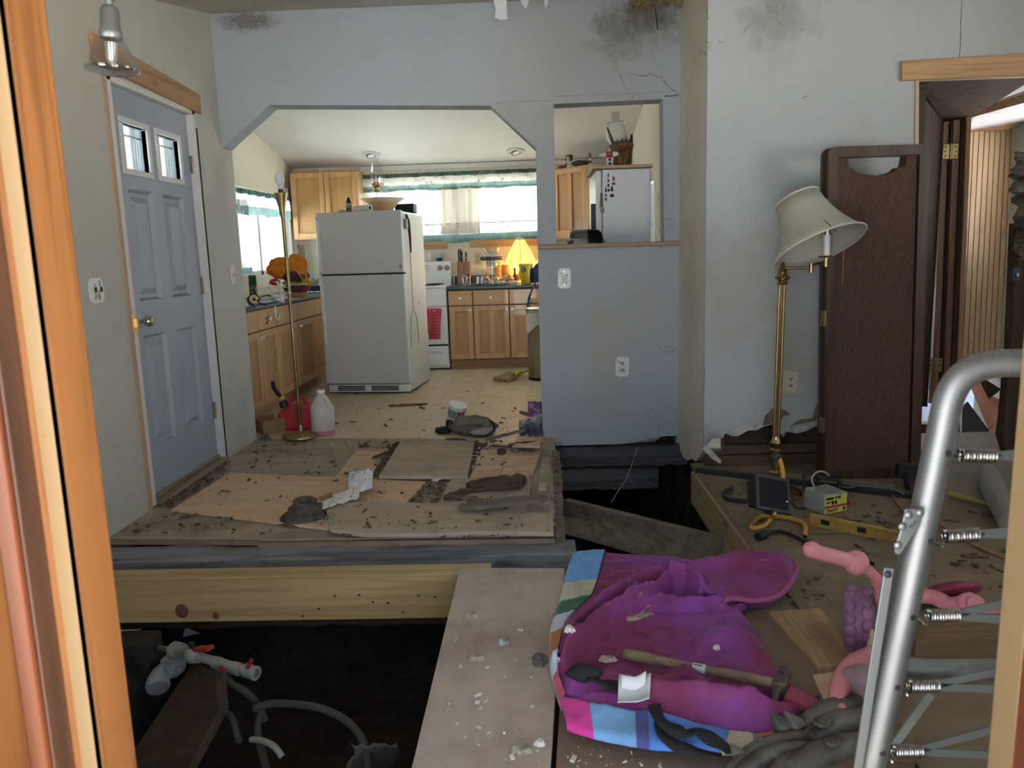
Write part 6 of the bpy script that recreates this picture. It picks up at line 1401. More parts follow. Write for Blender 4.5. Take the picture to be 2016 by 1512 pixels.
# pry bar
o=MB().tube(cr([rp(1444,962,.03),rp(1430,966,.02),rp(1424,975,.012),rp(1435,983,.012),rp(1465,986,.012),rp(1500,990,.012),rp(1530,996,.012)],6),.011,8).build('pry_bar',M_BLKM); tag(o,'black hooked pry bar on the right floor','pry bar')
o=MB().cbox(rp(1486,990,.004),(.07,.02,.008),(0,0,.1)).build('bone_strip',M_PLASTER); tag(o,'pale broken strip beside the pry bar','scrap')
# work light
WB=rp(1520,1040); t=thing('work_light','black floodlight on a bent yellow tube stand','work light',WB)
M_YT=mat('yellow_tube',(.56,.29,.055),.4)
yz_=WB.y
Pst=[gz(1584,1056,ZR+.011),gz(1586,1040,ZR+.011),gz(1578,1028,ZR+.011),gz(1550,1020,ZR+.011),gz(1510,1016,ZR+.011),gz(1492,1020,ZR+.011),gz(1479,1036,ZR+.011),gz(1486,1040,ZR+.011),gz(1506,1034,ZR+.02),gz(1520,1018,ZR+.05),gz(1524,1010,ZR+.10)]
MB().tube(cr(Pst,6),.0105,10).build('tube_stand',M_YT,t)
MB().cyl(Pst[0],Pst[0]+V3(0,-.006,0),.0085).build('tube_end',M_HOLE,t)
hd=gy(1513,975,yz_+.02)
R_=Euler((math.radians(-28),math.radians(16),math.radians(18))).to_matrix().to_4x4()
def H(m): return m.xform(Matrix.Translation(hd)@R_)
m=MB(); A_=[V3(-.085,-.02,-.075),V3(.085,-.02,-.075),V3(.085,-.02,.075),V3(-.085,-.02,.075)]; B_=[V3(-.06,.07,-.05),V3(.06,.07,-.05),V3(.06,.07,.05),V3(-.06,.07,.05)]; m.loopprism(A_,B_); H(m).build('lamp_housing',M_BLACK,t,bevel=.006)
m=MB(); m.box(-.092,-.034,-.082,.092,-.02,.082); H(m).build('front_bezel',M_BLACK,t,bevel=.004)
m=MB(); m.box(-.075,-.036,-.065,.075,-.033,.065); H(m).build('lens',mat('dark_lens',(.012,.012,.013),.6,spec=.15),t)
for k in range(5):
    m=MB(); m.box(-.05+k*.024,.03,.045,-.044+k*.024,.085,.072); H(m).build('cooling_fin',M_BLACK,t)
m=MB(); m.box(.08,-.01,-.03,.115,.06,.02); H(m).build('wire_box',M_BLACK,t,bevel=.004)
MB().tube(cr([hd+V3(.03,.05,.03),gy(1540,945,yz_+.08),gy(1538,915,yz_+.08),gy(1531,898,yz_+.08)],5),.011,10).build('yellow_handle',M_YT,t); MB().cyl(gy(1531,897,yz_+.08),gy(1517,904,yz_+.06),.018).build('handle_knob',M_BLACK,t)
MB().cyl(hd+V3(-.01,-.0,-.075),Pst[-1],.012).build('swivel',M_BLACK,t); MB().ball(gy(1549,988,yz_-.02),.007).build('bolt',M_NICK,t); MB().tube(cr([gy(1556,985,yz_),rp(1568,1000,.01),rp(1585,1000,.01)],5),.006,6).build('cable',M_BLACK,t)
# ballast box with yellow label
t=thing('ballast_box','grey metal ballast box with yellow printed label and carry wire','metal box',rp(1625,1010))
F0,F1,F2=rp(1582,998),rp(1622,1015),rp(1667,1006); hgt=.095
F3=F0+F2-F1
M_BOXG=mat('grey_box_metal',(.40,.40,.38),.5,.3,layers=[dict(s=9,c=(.30,.29,.26),lo=.45,hi=.7)])
top=[p+V3(0,0,hgt) for p in (F0,F1,F2,F3)]
MB().loopprism([F0,F1,F2,F3],top).build('case',M_BOXG,t,bevel=.004)
u=(F2-F1); n=V3(u.y,-u.x,0).normalized()
def onf(a,b,o=.001): return F1+u*a+V3(0,0,hgt*b)+n*o
MB().prism([onf(.02,.06),onf(.98,.06),onf(.98,.92),onf(.02,.92)],n*.0008).build('label',mat('label_yellow',(.62,.58,.10),.5),t)
for (x0,y0,x1,y1,mm) in ((.06,.74,.38,.86,'k'),(.44,.76,.52,.86,'k'),(.56,.76,.70,.86,'k'),(.08,.56,.22,.62,'k'),(.30,.48,.40,.64,'k'),(.44,.48,.54,.64,'k'),(.10,.20,.62,.25,'k'),(.10,.12,.56,.16,'k'),(.08,.64,.5,.67,'k'),(.80,.14,.92,.26,'k'),(.0,.32,1.02,.44,'r')):
    MB().prism([onf(x0,y0,.002),onf(x1,y0,.002),onf(x1,y1,.002),onf(x0,y1,.002)],n*.0006).build('print_mark' if mm=='k' else 'red_tape',M_BLACK if mm=='k' else mat('red_tape',(.34,.04,.06),.5),t)
MB().tube(cr([onf(0,.25)+(F0-F1)*.45,F0+(F1-F0)*.5+V3(0,0,.10)+n*.01,gy(1598,945,F1.y+.04),gy(1606,931,F1.y+.05),gy(1620,928,F1.y+.06),gy(1632,936,F1.y+.09)],6),.005,7).build('carry_wire',mat('grey_wire',(.30,.29,.27),.5),t)
MB().tube([F2+V3(0,0,.035),rp(1672,992,.04),rp(1680,986,.035)],.006,6).build('red_tail',mat('red_tape',(0,0,0)),t)
# tangled bracket behind the box
t=thing('metal_bracket','dark metal bracket and cables behind the ballast box','bracket',rp(1620,962))
by=rp(1620,968).y
for pts in ([(1583,966),(1582,936),(1590,930),(1650,936),(1652,970)],[(1586,950),(1608,934),(1612,966)],[(1600,940),(1648,946),(1650,966)]): MB().tube([gy(x,y,by) for x,y in pts],.007,6).build('bar',M_BLKM,t)
for pts in ([(1648,938),(1690,944),(1730,948),(1762,950)],[(1650,950),(1672,954),(1690,948),(1704,944)],[(1660,946),(1720,952),(1756,956),(1780,966)]): MB().tube(cr([rp(x,y+6,.03) for x,y in pts],6),.005,6).build('cable',mat('cable_grey',(.16,.15,.14),.6),t)
m=MB(); m.ball(rp(1650,985,.03),(.05,.04,.035)); m.build('motor',M_BLKM,t)
# yellow level
a=rp(1595,1022,.026); b=rp(1790,1062,.026)
t=thing('spirit_level','yellow box spirit level lying on the right floor','level',(a+b)/2-V3(0,0,.026)); M_LV=mat('level_yellow',(.42,.29,.07),.5,layers=[dict(s=12,c=(.28,.18,.05),lo=.45,hi=.7)])
MB().bar(a+V3(0,0,.022),b+V3(0,0,.022),.026,.006).build('flange',M_LV,t); MB().bar(a-V3(0,0,.022),b-V3(0,0,.022),.026,.006).build('flange',M_LV,t); MB().bar(a,b,.010,.042).build('web',M_LV,t)
for f in (.12,.5): MB().bar(a+(b-a)*f,a+(b-a)*(f+.09),.014,.022).build('vial_window',M_HOLE,t)
# black rod
t=thing('black_rod','long black steel rod with socket end in front of the level','rod',rp(1560,1062)); 
MB().tube(cr([rp(1500,1055,.02),rp(1525,1046,.012),rp(1550,1050,.01),rp(1600,1072,.01),rp(1660,1092,.01),rp(1720,1110,.01)],5),.008,8).build('shaft',M_BLKM,t); MB().cyl(rp(1492,1058,.018),rp(1506,1052,.018),.018).build('socket',M_BLKM,t)
# dark lantern, orange cord
t=thing('dark_lantern','dark boxy lantern with red ring by the screen foot','lantern',rp(1790,960)); MB().cbox(gy(1787,926,rp(1790,958).y+.03),(.11,.06,.075)).build('head',M_BLACK,t,bevel=.006); MB().cyl(gy(1789,934,rp(1790,958).y),rp(1790,962,.01),.026,.022).build('body',M_BLKM,t); MB().tube([rp(1806+12*math.cos(k*.5),958+6*math.sin(k*.5),.02) for k in range(13)],.008,6,closed=True).build('red_ring',mat('red_ring',(.45,.05,.03),.5),t)
o=MB().tube(cr([rp(1757,965,.02),rp(1760,980,.006),rp(1775,1000,.006),rp(1800,1020,.006),rp(1850,1030,.006),rp(1900,1065,.006),rp(1990,1105,.006)],6),.0045,6).build('extension_lead',mat('orange_cord',(.34,.12,.06),.5)); tag(o,'thin orange cord trailing across the right floor','cord')
chips('right_floor_debris','dark leaf and bark bits scattered over the right floor',[([(1420,990),(1560,960),(1990,990),(1980,1180),(1640,1120),(1530,1100)],90),([(1560,1120),(1640,1130),(1620,1300),(1500,1220)],60),([(1660,1020),(1780,1010),(1780,1045),(1660,1040)],26),([(1400,960),(1470,955),(1470,1000),(1430,1000)],14),([(1600,1330),(1660,1380),(1640,1420),(1590,1400)],16)],M_CHIP,ZR+.001,41,.006,.045,.2)
# grey leg / duct and yellow rod right of the cot
o=MB().tube(cr([rp(1945,930,.05),rp(1958,965,.05),rp(1975,1000,.05),rp(1990,1030,.05)],5),[.045,.05,.052,.054,.055,.055,.055,.054,.053,.052,.05,.05,.05,.05,.05,.045],12).build('grey_sleeve',mat('grey_cloth_sleeve',(.26,.24,.21),.9,bump=(20,.6,.01))); tag(o,'grey cloth sleeve lying on the floor beyond the folding bed','cloth')
o=MB().tube([rp(1868,972,.02),rp(1966,998,.02)],[.016,.008],8).build('yellow_rod',mat('dull_yellow',(.33,.26,.07),.6)); tag(o,'dull yellow rod behind the folding bed frame','rod')
# ---- pink foam pieces and outdoors seen through the far gap
M_FOAM=mat('pink_foam',(.56,.27,.19),.85,layers=[dict(s=9,c=(.44,.20,.14),lo=.45,hi=.65)])
def slab(name,label,pts,th,mt,cat='foam board',grp='pink foam boards'):
    P=[gy(x,y,Y) for x,y,Y in pts]; n=(P[1]-P[0]).cross(P[2]-P[0]).normalized(); 
    if n.y<0: n=-n
    return tag(MB().prism(P,n*th).build(name,mt,bevel=.002),label,cat,grp)
slab('pink_foam_board','narrow pink foam board slanting in the far gap',[(1905,749,5.7),(1922,752,5.6),(1967,842,5.3),(1950,856,5.3)],.03,M_FOAM)
slab('pink_foam_board','broad pink foam board behind the slanting one',[(1930,768,5.75),(1976,790,5.7),(1970,815,5.5),(1958,832,5.4)],.03,M_FOAM)
slab('pink_foam_board','pink foam board lying flat at the bottom of the far gap',[(1935,884,5.0),(1952,852,5.3),(1975,838,5.4),(2010,852,5.3),(2010,884,5.0)],.03,M_FOAM)
slab('dark_panel_scrap','dark triangular panel scrap wedged above the pink foam',[(1910,738,5.78),(1922,735,5.8),(1971,766,5.72),(1937,790,5.62)],.05,M_DKW,'board',None)
slab('slate_panel','dark slate panel standing left of the pink foam',[(1895,800,5.4),(1905,790,5.5),(1951,852,5.32),(1933,884,5.1),(1893,884,5.1)],.02,mat('slate_dark',(.035,.04,.048),.6),'board',None)
m=MB(); m.box(DXR+.0,YR+.1,-.06,XF,5.05,-.02); struct(m.build('floor_passage',M_PLYR))

# ================================================================= FOLDING BED FRAME
YC=1.0
t=thing('folding_bed_frame','folded metal bed frame with coil springs beside the doorway','bed frame',(0.62,YC,0.0))
def C(x,y,Y=YC): return gy(x,y,Y)
main=[C(2060,716),C(2000,715),C(1955,717),C(1915,728),C(1885,752),C(1866,792),C(1852,860),C(1832,955),C(1800,1110),C(1766,1270),C(1735,1415),C(1712,1520)]
bt=main[-1]; main+= [bt+(main[-1]-main[-2]).normalized()*.25]
bt2=main[-1]; main+=[V3(bt2.x-.03,bt2.y,.02)]
MB().tube(cr(main,8),.0180,16).build('main_tube',M_STEEL,t,smooth=60)
leg=[C(1800,1062,YC+.035),C(1788,1115,YC+.035),C(1768,1200,YC+.035),C(1752,1262,YC+.035),C(1757,1296,YC+.035),C(1785,1312,YC+.035),C(1840,1318,YC+.035),C(1960,1318,YC+.035),C(2060,1318,YC+.035)]
MB().tube(cr(leg,6),.0150,14).build('folded_leg',M_STEEL,t,smooth=60)
pl=[(1783,1003),(1812,1002),(1818,1012),(1812,1030),(1800,1052),(1772,1092),(1764,1092),(1762,1080),(1775,1040)]
pb=MB().prism([C(x,y,YC-.022) for x,y in pl],(0,.004,0)).build('hinge_plate',M_ZINC,t,bevel=.001)
for x,y in ((1789,1014),(1812,1010),(1777,1037),(1768,1074)): MB().ball(C(x,y,YC-.024),(.0055,.003,.0055),10,6).build('rivet',M_ZINC,pb)
MB().bar(C(1794,1042,YC-.026),C(1806,1030,YC-.026),.006,.007,up=(0,1,0)).build('stop_tab',M_ZINC,pb)
sp=MB().bar(C(1750,1118,YC-.012),C(1686,1530,YC-.012),.0125,.004,up=(0,1,0)); sp.build('flat_strap',M_ZINC,t,bevel=.0008); MB().ball(C(1748,1131,YC-.016),(.005,.003,.005),10,6).build('strap_rivet',M_BLKM,t)
MB().bar(C(1680,1560,YC-.012),V3(C(1680,1560).x-.02,YC-.012,.02),.0125,.004,up=(0,1,0)).build('flat_strap',M_ZINC,t)
MB().bar(C(1832,1366,YC+.08),C(1760,1466,YC+.08),.013,.004,up=(0,1,0)).build('brace',M_ZINC,t)
for k,(x0,y0,x1,y1,hx,hy,straps) in enumerate(((1890,896,1958,897,1868,893,[((1958,897),(2060,880),(2060,912))]),(1860,1056,1924,1052,1834,1066,[((1924,1052),(2060,1030),(2060,1062))]),(1827,1213,1886,1211,1799,1216,[((1886,1209),(2060,1160),(2060,1180)),((1886,1214),(2060,1216),(2060,1236))]),(1790,1351,1846,1350,1768,1354,[((1846,1348),(2060,1295),(2060,1312)),((1846,1353),(2060,1352),(2060,1368))]),(1759,1480,1814,1478,1739,1484,[((1814,1476),(2060,1400),(2060,1418)),((1814,1481),(2060,1484),(2060,1500))]))):
    a=C(x0,y0); b=C(x1,y1); ax=(b-a).normalized(); o1=ax.cross(V3(0,1,0)).normalized(); o2=V3(0,1,0); n=11
    P=[a+(b-a)*(i/(n*12))+ (o1*math.cos(i*math.pi/6)+o2*math.sin(i*math.pi/6))*.0078 for i in range(n*12+1)]
    s_=MB().tube(P,.0019,6).build('spring',M_CHROME,t,smooth=60)
    h=C(hx,hy); MB().tube(cr([h,h+V3(.006,-.012,-.002),(h+a)/2+V3(0,-.012,-.006),a+V3(0,-.004,-.005),a+V3(.003,0,0)],4),.0018,6).build('hook',M_CHROME,s_); MB().lathe([(.0045,0),(.004,.001)],8,C(hx-1,hy,YC-.0175),(0,-1,0)).build('hook_hole',M_HOLE,s_)
    MB().tube([b,b+ax*.008],.0018,6).build('tail',M_CHROME,s_)
    for (p,q1,q2) in straps:
        MB().prism([C(p[0]-4,p[1]-7),C(q1[0],q1[1]),C(q2[0],q2[1]),C(p[0]-4,p[1]+7)],(0,.002,0)).build('deck_strap',mat('grey_strap',(.085,.095,.095),.55,.5),t)

# ================================================================= TRICYCLE
M_PINK=mat('pink_plastic',(.62,.24,.26),.45,layers=[dict(s=7,c=(.52,.19,.21),lo=.45,hi=.7),dict(t='vor',s=30,c=(.15,.07,.07),lo=.03,hi=.07,inv=True,f=.7,mask=(9,.5,.6))]); M_PURP=mat('mauve_plastic',(.24,.11,.20),.5,layers=[dict(s=9,c=(.18,.08,.14),lo=.45,hi=.7)]); M_RASP=mat('raspberry_plastic',(.28,.035,.075),.45)
WY=2.25; wc=gy(1692,1222,WY); rw=wc.z-ZR
t=thing('toy_tricycle','pink plastic toy tricycle with mauve front wheel behind the bed frame','tricycle',(wc.x,WY,ZR))
wax=V3(1,-.42,.06).normalized(); ww=.085
m=MB(); N=48
m.lathe([(rw*.62,-ww/2),(rw*.9,-ww/2),(rw*.97,-ww*.42),(rw,-ww*.2),(rw,ww*.2),(rw*.97,ww*.42),(rw*.9,ww/2),(rw*.62,ww/2),(rw*.55,ww*.35),(rw*.2,ww*.35),(rw*.2,-ww*.35),(rw*.55,-ww*.35),(rw*.62,-ww/2)],N,wc,wax,wob=lambda a,f:1.0); wh=m.build('front_wheel',M_PURP,t,smooth=40)
q_=Vector((0,0,1)).rotation_difference(wax)
for k in range(16):
    a=k*math.pi/8
    for s in (-1,1):
        p=wc+q_@V3(rw*1.0*math.cos(a+s*.1),rw*1.0*math.sin(a+s*.1),s*ww*.27); d=(p-wc)-wax*((p-wc).dot(wax)); m=MB(); m.ball((0,0,0),1,8,5); M_=q_.to_matrix().to_4x4(); 
        Rm=Matrix.Translation(p)@M_@Matrix.Rotation(a+s*.1,4,'Z')@Matrix.Diagonal((.007,.022,.017,1)); m.xform(Rm); m.build('tread_lug',M_PURP,wh)
MB().lathe([(rw*.18,-ww*.5),(rw*.20,ww*.52),(rw*.10,ww*.56)],16,wc,wax).build('hub',M_PURP,wh)
st=gy(1752,1215,WY-.02); stt=gy(1738,1150,WY-.05)
L=[gy(1598,1082,WY-.12),gy(1612,1088,WY-.12),gy(1680,1106,WY-.10),gy(1694,1112,WY-.10),gy(1722,1135,WY-.08),gy(1738,1170,WY-.06),gy(1748,1215,WY-.03),gy(1752,1262,WY)]
hb_=MB().tube(cr(L,5),[.024]*3+[.0215]*10+[.016]*8+[.019]*4+[.024]*10+[.022],14); hb_.build('handlebar_arm',M_PINK,t,smooth=60)
MB().ball(L[0],(.026,.022,.025),12,8).build('grip_end',M_PINK,t,smooth=80); MB().ball(gy(1686,1108,WY-.10),(.036,.032,.036),14,10).build('grip_collar',M_PINK,t,smooth=80)
R2=[gy(1748,1180,WY-.05),gy(1790,1172,WY-.05),gy(1838,1176,WY-.08),gy(1870,1190,WY-.14),gy(1905,1184,WY-.2),gy(1922,1190,WY-.24)]
MB().tube(cr(R2,5),[.024]*8+[.022]*8+[.020]*8+[.024]*2,14).build('handlebar_arm',M_PINK,t,smooth=60); MB().ball(gy(1908,1186,WY-.2),(.032,.028,.028),12,8).build('grip_collar',M_PINK,t,smooth=80)
m=MB(); c=gy(1870,1165,WY+.25); m.ball((0,0,0),1,24,12); m.xform(Matrix.Translation(c)@Euler((math.radians(-35),0,math.radians(10))).to_matrix().to_4x4()@Matrix.Diagonal((.105,.10,.028,1))); m.build('seat',M_RASP,t,smooth=80)
MB().tube(cr([gy(1795,1240,WY-.02),gy(1850,1245,WY),gy(1900,1232,WY+.1),gy(1940,1210,WY+.2),gy(2010,1215,WY+.25)],5),.02,12).build('frame_bar',M_PINK,t,smooth=60)
m=MB(); m.prism([gy(1838,1238,WY-.06),gy(1872,1228,WY-.06),gy(1906,1222,WY),gy(1858,1252,WY-.05)],(0,.04,.01)); m.build('foot_plate',M_RASP,t,bevel=.004)
fork=cr([gy(1742,1288,WY-.10),gy(1705,1296,WY-.18),gy(1672,1318,WY-.26),gy(1655,1350,WY-.34),gy(1650,1385,WY-.40),gy(1652,1408,WY-.44)],6)
MB().tube(fork,[.030-.0002*k for k in range(len(fork))],14).build('rear_fender',M_PINK,t,smooth=60)
cw=gy(1700,1392,WY-.36); m=MB(); m.lathe([(.02,-.03),(.068,-.03),(.075,-.015),(.075,.015),(.068,.03),(.02,.03)],28,V3(cw.x,cw.y,ZR+.075),V3(1,.3,.1)); m.build('rear_wheel',mat('mauve_grey_plastic',(.27,.19,.20),.6),t,smooth=40)
MB().prism([gy(1716,1240,WY-.12),gy(1740,1250,WY-.14),gy(1752,1318,WY-.16),gy(1705,1288,WY-.12)],(0,.008,0)).build('sticker',mat('cream_sticker',(.56,.48,.30),.5,layers=[dict(s=40,c=(.1,.09,.07),lo=.6,hi=.65)]),t)
# ---- boards by the tricycle
zpoly('thick_board','thick tan plank lying beside the purple quilt','board',[(1510,1203),(1617,1196),(1705,1300),(1611,1313)],ZR+.037,.036,wood('tan_plank_y',(.36,.25,.13),(.23,.15,.07),'y',rough=.75,knots=.7),None,.003)
zpoly('under_board','broken board under the thick tan plank','board',[(1600,1328),(1665,1318),(1690,1352),(1665,1378),(1640,1372),(1622,1376),(1610,1355)],ZR+.016,.014,M_PLYN2,None,.002)
bx=gy(1805,1262,2.10); b2=gy(2000,1254,2.10)
o=MB().box(bx.x,2.10,bx.z-.075,b2.x+.3,2.26,bx.z+.002).build('square_timber',wood('dark_tan_timber',(.20,.14,.075),(.12,.08,.04),'x',rough=.8),bevel=.003); tag(o,'heavy square timber behind the bed frame','beam')
o=MB().box(bx.x+.02,2.12,ZR,b2.x+.25,2.24,bx.z-.076).build('crate_block',M_PITB); tag(o,'dark block propping up the square timber','block')
# ================================================================= CARVED ORNAMENT (foreground)
oc=gz(1600,1470,.05)
t=thing('carved_ornament','grey carved wooden scroll ornament at the bottom beside the quilt','ornament',V3(oc.x,oc.y,0))
M_CARV=mat('grey_carved_wood',(.10,.092,.078),.45,layers=[dict(s=14,c=(.055,.048,.04),lo=.42,hi=.62),dict(s=5,c=(.17,.15,.12),lo=.55,hi=.7,f=.6)],bump=(40,.4,.006))
yo=oc.y
def O(x,y,dz=0,dy=0): return gz(x,y,.07+dz)+V3(0,dy,0)
for k,(pts,r) in enumerate((([(1440,1512),(1480,1478),(1530,1458),(1585,1448),(1640,1442)],.018),([(1445,1540),(1500,1492),(1560,1475),(1640,1470)],.022),([(1585,1440),(1600,1418),(1640,1398),(1690,1385),(1740,1372)],.030),([(1590,1460),(1640,1430),(1700,1415),(1760,1405)],.034),([(1560,1520),(1620,1490),(1700,1470),(1780,1455)],.04),([(1520,1525),(1545,1500),(1575,1492),(1600,1500)],.018))):
    Pq=cr([O(x,y,-.02) for x,y in pts],6); MB().tube(Pq,[r*(.45+.55*math.sin(math.pi*min(1,(i+2)/len(Pq)))) for i in range(len(Pq))],10).build('scroll',M_CARV,t,smooth=60)
for (x,y,s) in ((1457,1490,.02),(1500,1468,.018),(1546,1440,.03),(1572,1436,.03),(1512,1492,.014),(1530,1490,.014)):
    p=O(x,y,-.015); MB().lathe([(s*.7,0),(s*.8,s*.5),(s*.3,s*1.3),(.001,s*1.7)],8,p,V3(-.5,.5,.6),squash=.5).build('acanthus_leaf',M_CARV,t,smooth=50)
for (x,y,r) in ((1620,1424,.022),(1640,1462,.018)): MB().tube([O(x,y,.02)+V3(r*(1-k/20)*math.cos(k*.7),r*(1-k/20)*math.sin(k*.7),.004*k/20) for k in range(18)],.006,7).build('volute',M_CARV,t,smooth=60)
MB().prism([O(1560,1500,-.05),O(1800,1440,-.05),O(1800,1600,-.05),O(1520,1620,-.05)],(0,0,.035)).build('plinth',wood('ornament_plinth',(.20,.14,.07),(.11,.075,.04),'x',rough=.6),t,bevel=.004)

# ================================================================= PURPLE QUILT
def coons(T,B,L,R):
    def s(c,t):
        n=len(c)-1; f=min(max(t,0),1)*n; i=min(int(f),n-1); w=f-i; return (c[i][0]*(1-w)+c[i+1][0]*w, c[i][1]*(1-w)+c[i+1][1]*w)
    def dens(c): 
        return [(p.x,p.y) for p in cr([V3(a,b,0) for a,b in c],6)]
    T,B,L,R=map(dens,(T,B,L,R))
    def fn(u,v):
        t=s(T,u);b=s(B,u);l=s(L,v);r=s(R,v); o=[]
        for k in (0,1):
            o.append((1-v)*t[k]+v*b[k]+(1-u)*l[k]+u*r[k]-((1-u)*(1-v)*T[0][k]+u*(1-v)*T[-1][k]+(1-u)*v*B[0][k]+u*v*B[-1][k]))
        return o
    return fn
ZQ=.016
def world(px,py): return gz(px,py,ZQ)
FOLDS=[([(1112,1300),(1150,1255),(1200,1215),(1255,1180),(1310,1166),(1345,1170)],.013,.060),([(1105,1330),(1150,1285),(1190,1245),(1240,1222),(1290,1195),(1320,1170),(1355,1176),(1380,1195)],.011,.055),
 ([(1340,1165),(1400,1148),(1470,1135),(1530,1140)],.022,.035),([(1240,1225),(1300,1205),(1350,1212),(1420,1210)],.015,.03),([(1090,1320),(1130,1290)],.015,.03),
 ([(1290,1400),(1380,1412),(1470,1425),(1540,1430),(1600,1412)],.03,.045),([(1350,1350),(1400,1390),(1480,1415)],.02,.02),([(1530,1370),(1600,1405)],.02,.03),([(1380,1290),(1440,1270),(1500,1300)],.04,.02),([(1130,1360),(1240,1365),(1330,1360)],.03,.012)]
FW=[([world(*p) for p in cr_],w,h) for cr_,w,h in FOLDS]
def sdist(p,a,b):
    ab=b-a; t=max(0,min(1,(p-a).dot(ab)/ab.length_squared)); return (p-(a+ab*t)).length
def qh(p):
    h=0
    for pl,w,hh in FW:
        d=min(sdist(p,pl[i],pl[i+1]) for i in range(len(pl)-1)); h+=1.7*hh*math.exp(-(d/w)**2*.8)
    h=.12*math.tanh(h/.12)
    w=p+V3(.03*nz(p,6,11),.03*nz(p,6,12),0)
    r1=(1-abs(nz(V3(w.x*.55,w.y,0),11,4)))**3; r2=(1-abs(nz(V3(w.x,w.y*.6,0),19,7)))**3
    return h+.009*nz(p,4,2)+.010*(r1-.4)+.006*(r2-.4)+.002*nz(p,40,3)
def inp(px,py): return qh(world(px,py))
M_Q=mat('magenta_quilt_cloth',(.185,.026,.082),.78,layers=[dict(s=(3,2.2,3),c=(.235,.055,.29),lo=.45,hi=.68,f=.95,d=3),dict(s=9,c=(.13,.018,.065),lo=.52,hi=.72,f=.55),dict(s=5,c=(.30,.18,.12),lo=.63,hi=.75,f=.5,d=8)],sheen=(.18,(.72,.5,1.0)),bump=(90,.15,.002))  # purple layer paints cool light on the folds into the magenta cloth
qt=thing('quilt','crumpled magenta quilt with printed border spread over the boards','quilt',world(1340,1300))
body=coons([(1190,1092),(1240,1096),(1320,1100),(1400,1112),(1480,1106),(1530,1108),(1562,1128)],[(1112,1378),(1150,1392),(1215,1408),(1290,1420),(1380,1438),(1460,1452),(1500,1456),(1560,1440),(1612,1408)],
 [(1190,1092),(1180,1130),(1163,1180),(1118,1225),(1100,1280),(1098,1320),(1102,1350),(1112,1378)],[(1562,1128),(1552,1165),(1515,1196),(1462,1206),(1478,1235),(1515,1300),(1555,1352),(1612,1408)])
def qf(u,v):
    px,py=body(u,v); p=world(px,py); e=min(u,1-u,v,1-v); ed=min(1,e*14)
    return p+V3(0,0,.006+.018*ed**.5+ (inp(px,py))*min(1,e*9+.15))
m=MB(); m.grid(qf,190,180); m.build('quilt_body',M_Q,qt,solid=.012,smooth=80)
# printed border: strips with flat colours
PR=dict(sky=(.12,.33,.66),cream=(.52,.49,.36),green=(.05,.16,.09),orange=(.60,.22,.06),white=(.55,.62,.68),rose=(.55,.10,.18),pink=(.72,.05,.33),navy=(.10,.10,.32),blue=(.10,.25,.68),lblue=(.22,.45,.78))
def pm(k): return mat('print_'+k,PR[k],.75,layers=[dict(s=12,c=tuple(c*.75 for c in PR[k]),lo=.45,hi=.7)],sheen=(.25,(.8,.9,1)),bump=(90,.15,.002))
left_in=[(1190,1092),(1180,1130),(1163,1180),(1118,1225),(1100,1280),(1098,1320),(1102,1350),(1112,1378)]
left_out=[(1126,1096),(1112,1135),(1097,1195),(1083,1240),(1081,1290),(1085,1335),(1094,1370),(1104,1402)]
def dens(c,n=6): return [(p.x,p.y) for p in cr([V3(a,b,0) for a,b in c],n)]
LI,LO=dens(left_in),dens(left_out); n=len(LI)-1
def strip(i0,i1,nm,mt,A=None,B=None,nu=14,base=.004):
    A=A or LO; B=B or LI; N=len(A)-1
    def fn(u,v):
        f=i0+(i1-i0)*v; k=min(int(f),N-1); w=f-k
        a=[A[k][j]*(1-w)+A[k+1][j]*w for j in (0,1)]; b=[B[k][j]*(1-w)+B[k+1][j]*w for j in (0,1)]
        px=a[0]+(b[0]-a[0])*u; py=a[1]+(b[1]-a[1])*u
        return world(px,py)+V3(0,0,base+.016*min(1,u*6)**.5+.7*inp(px,py)*min(1,.2+u*2))
    m=MB(); m.grid(fn,nu,max(4,int((i1-i0)*2))); return m.build(nm,mt,qt,solid=.010,smooth=80)
strip(0,8,'border_sky',pm('sky')); strip(8,12,'border_cream',pm('cream')); strip(12,16,'border_green',pm('green')); strip(16,20,'border_white',pm('white')); strip(20,27,'border_orange',pm('orange')); strip(27,32,'border_white',pm('white')); strip(32,n,'border_rose',pm('rose'))
bi=[(1104,1384),(1150,1396),(1215,1410),(1290,1422),(1380,1440),(1460,1454),(1500,1458),(1560,1444)]
bo=[(1116,1442),(1160,1456),(1220,1470),(1290,1481),(1370,1486),(1440,1490),(1500,1482),(1555,1462)]
BI,BO=dens(bi),dens(bo); n2=len(BI)-1
strip(0,7,'border_pink',pm('pink'),BO,BI); strip(7,15,'border_light_blue',pm('lblue'),BO,BI); strip(15,17,'border_navy',pm('navy'),BO,BI); strip(17,28,'border_blue',pm('blue'),BO,BI); strip(28,34,'border_cream',pm('cream'),BO,BI); strip(34,n2,'border_orange',pm('orange'),BO,BI)
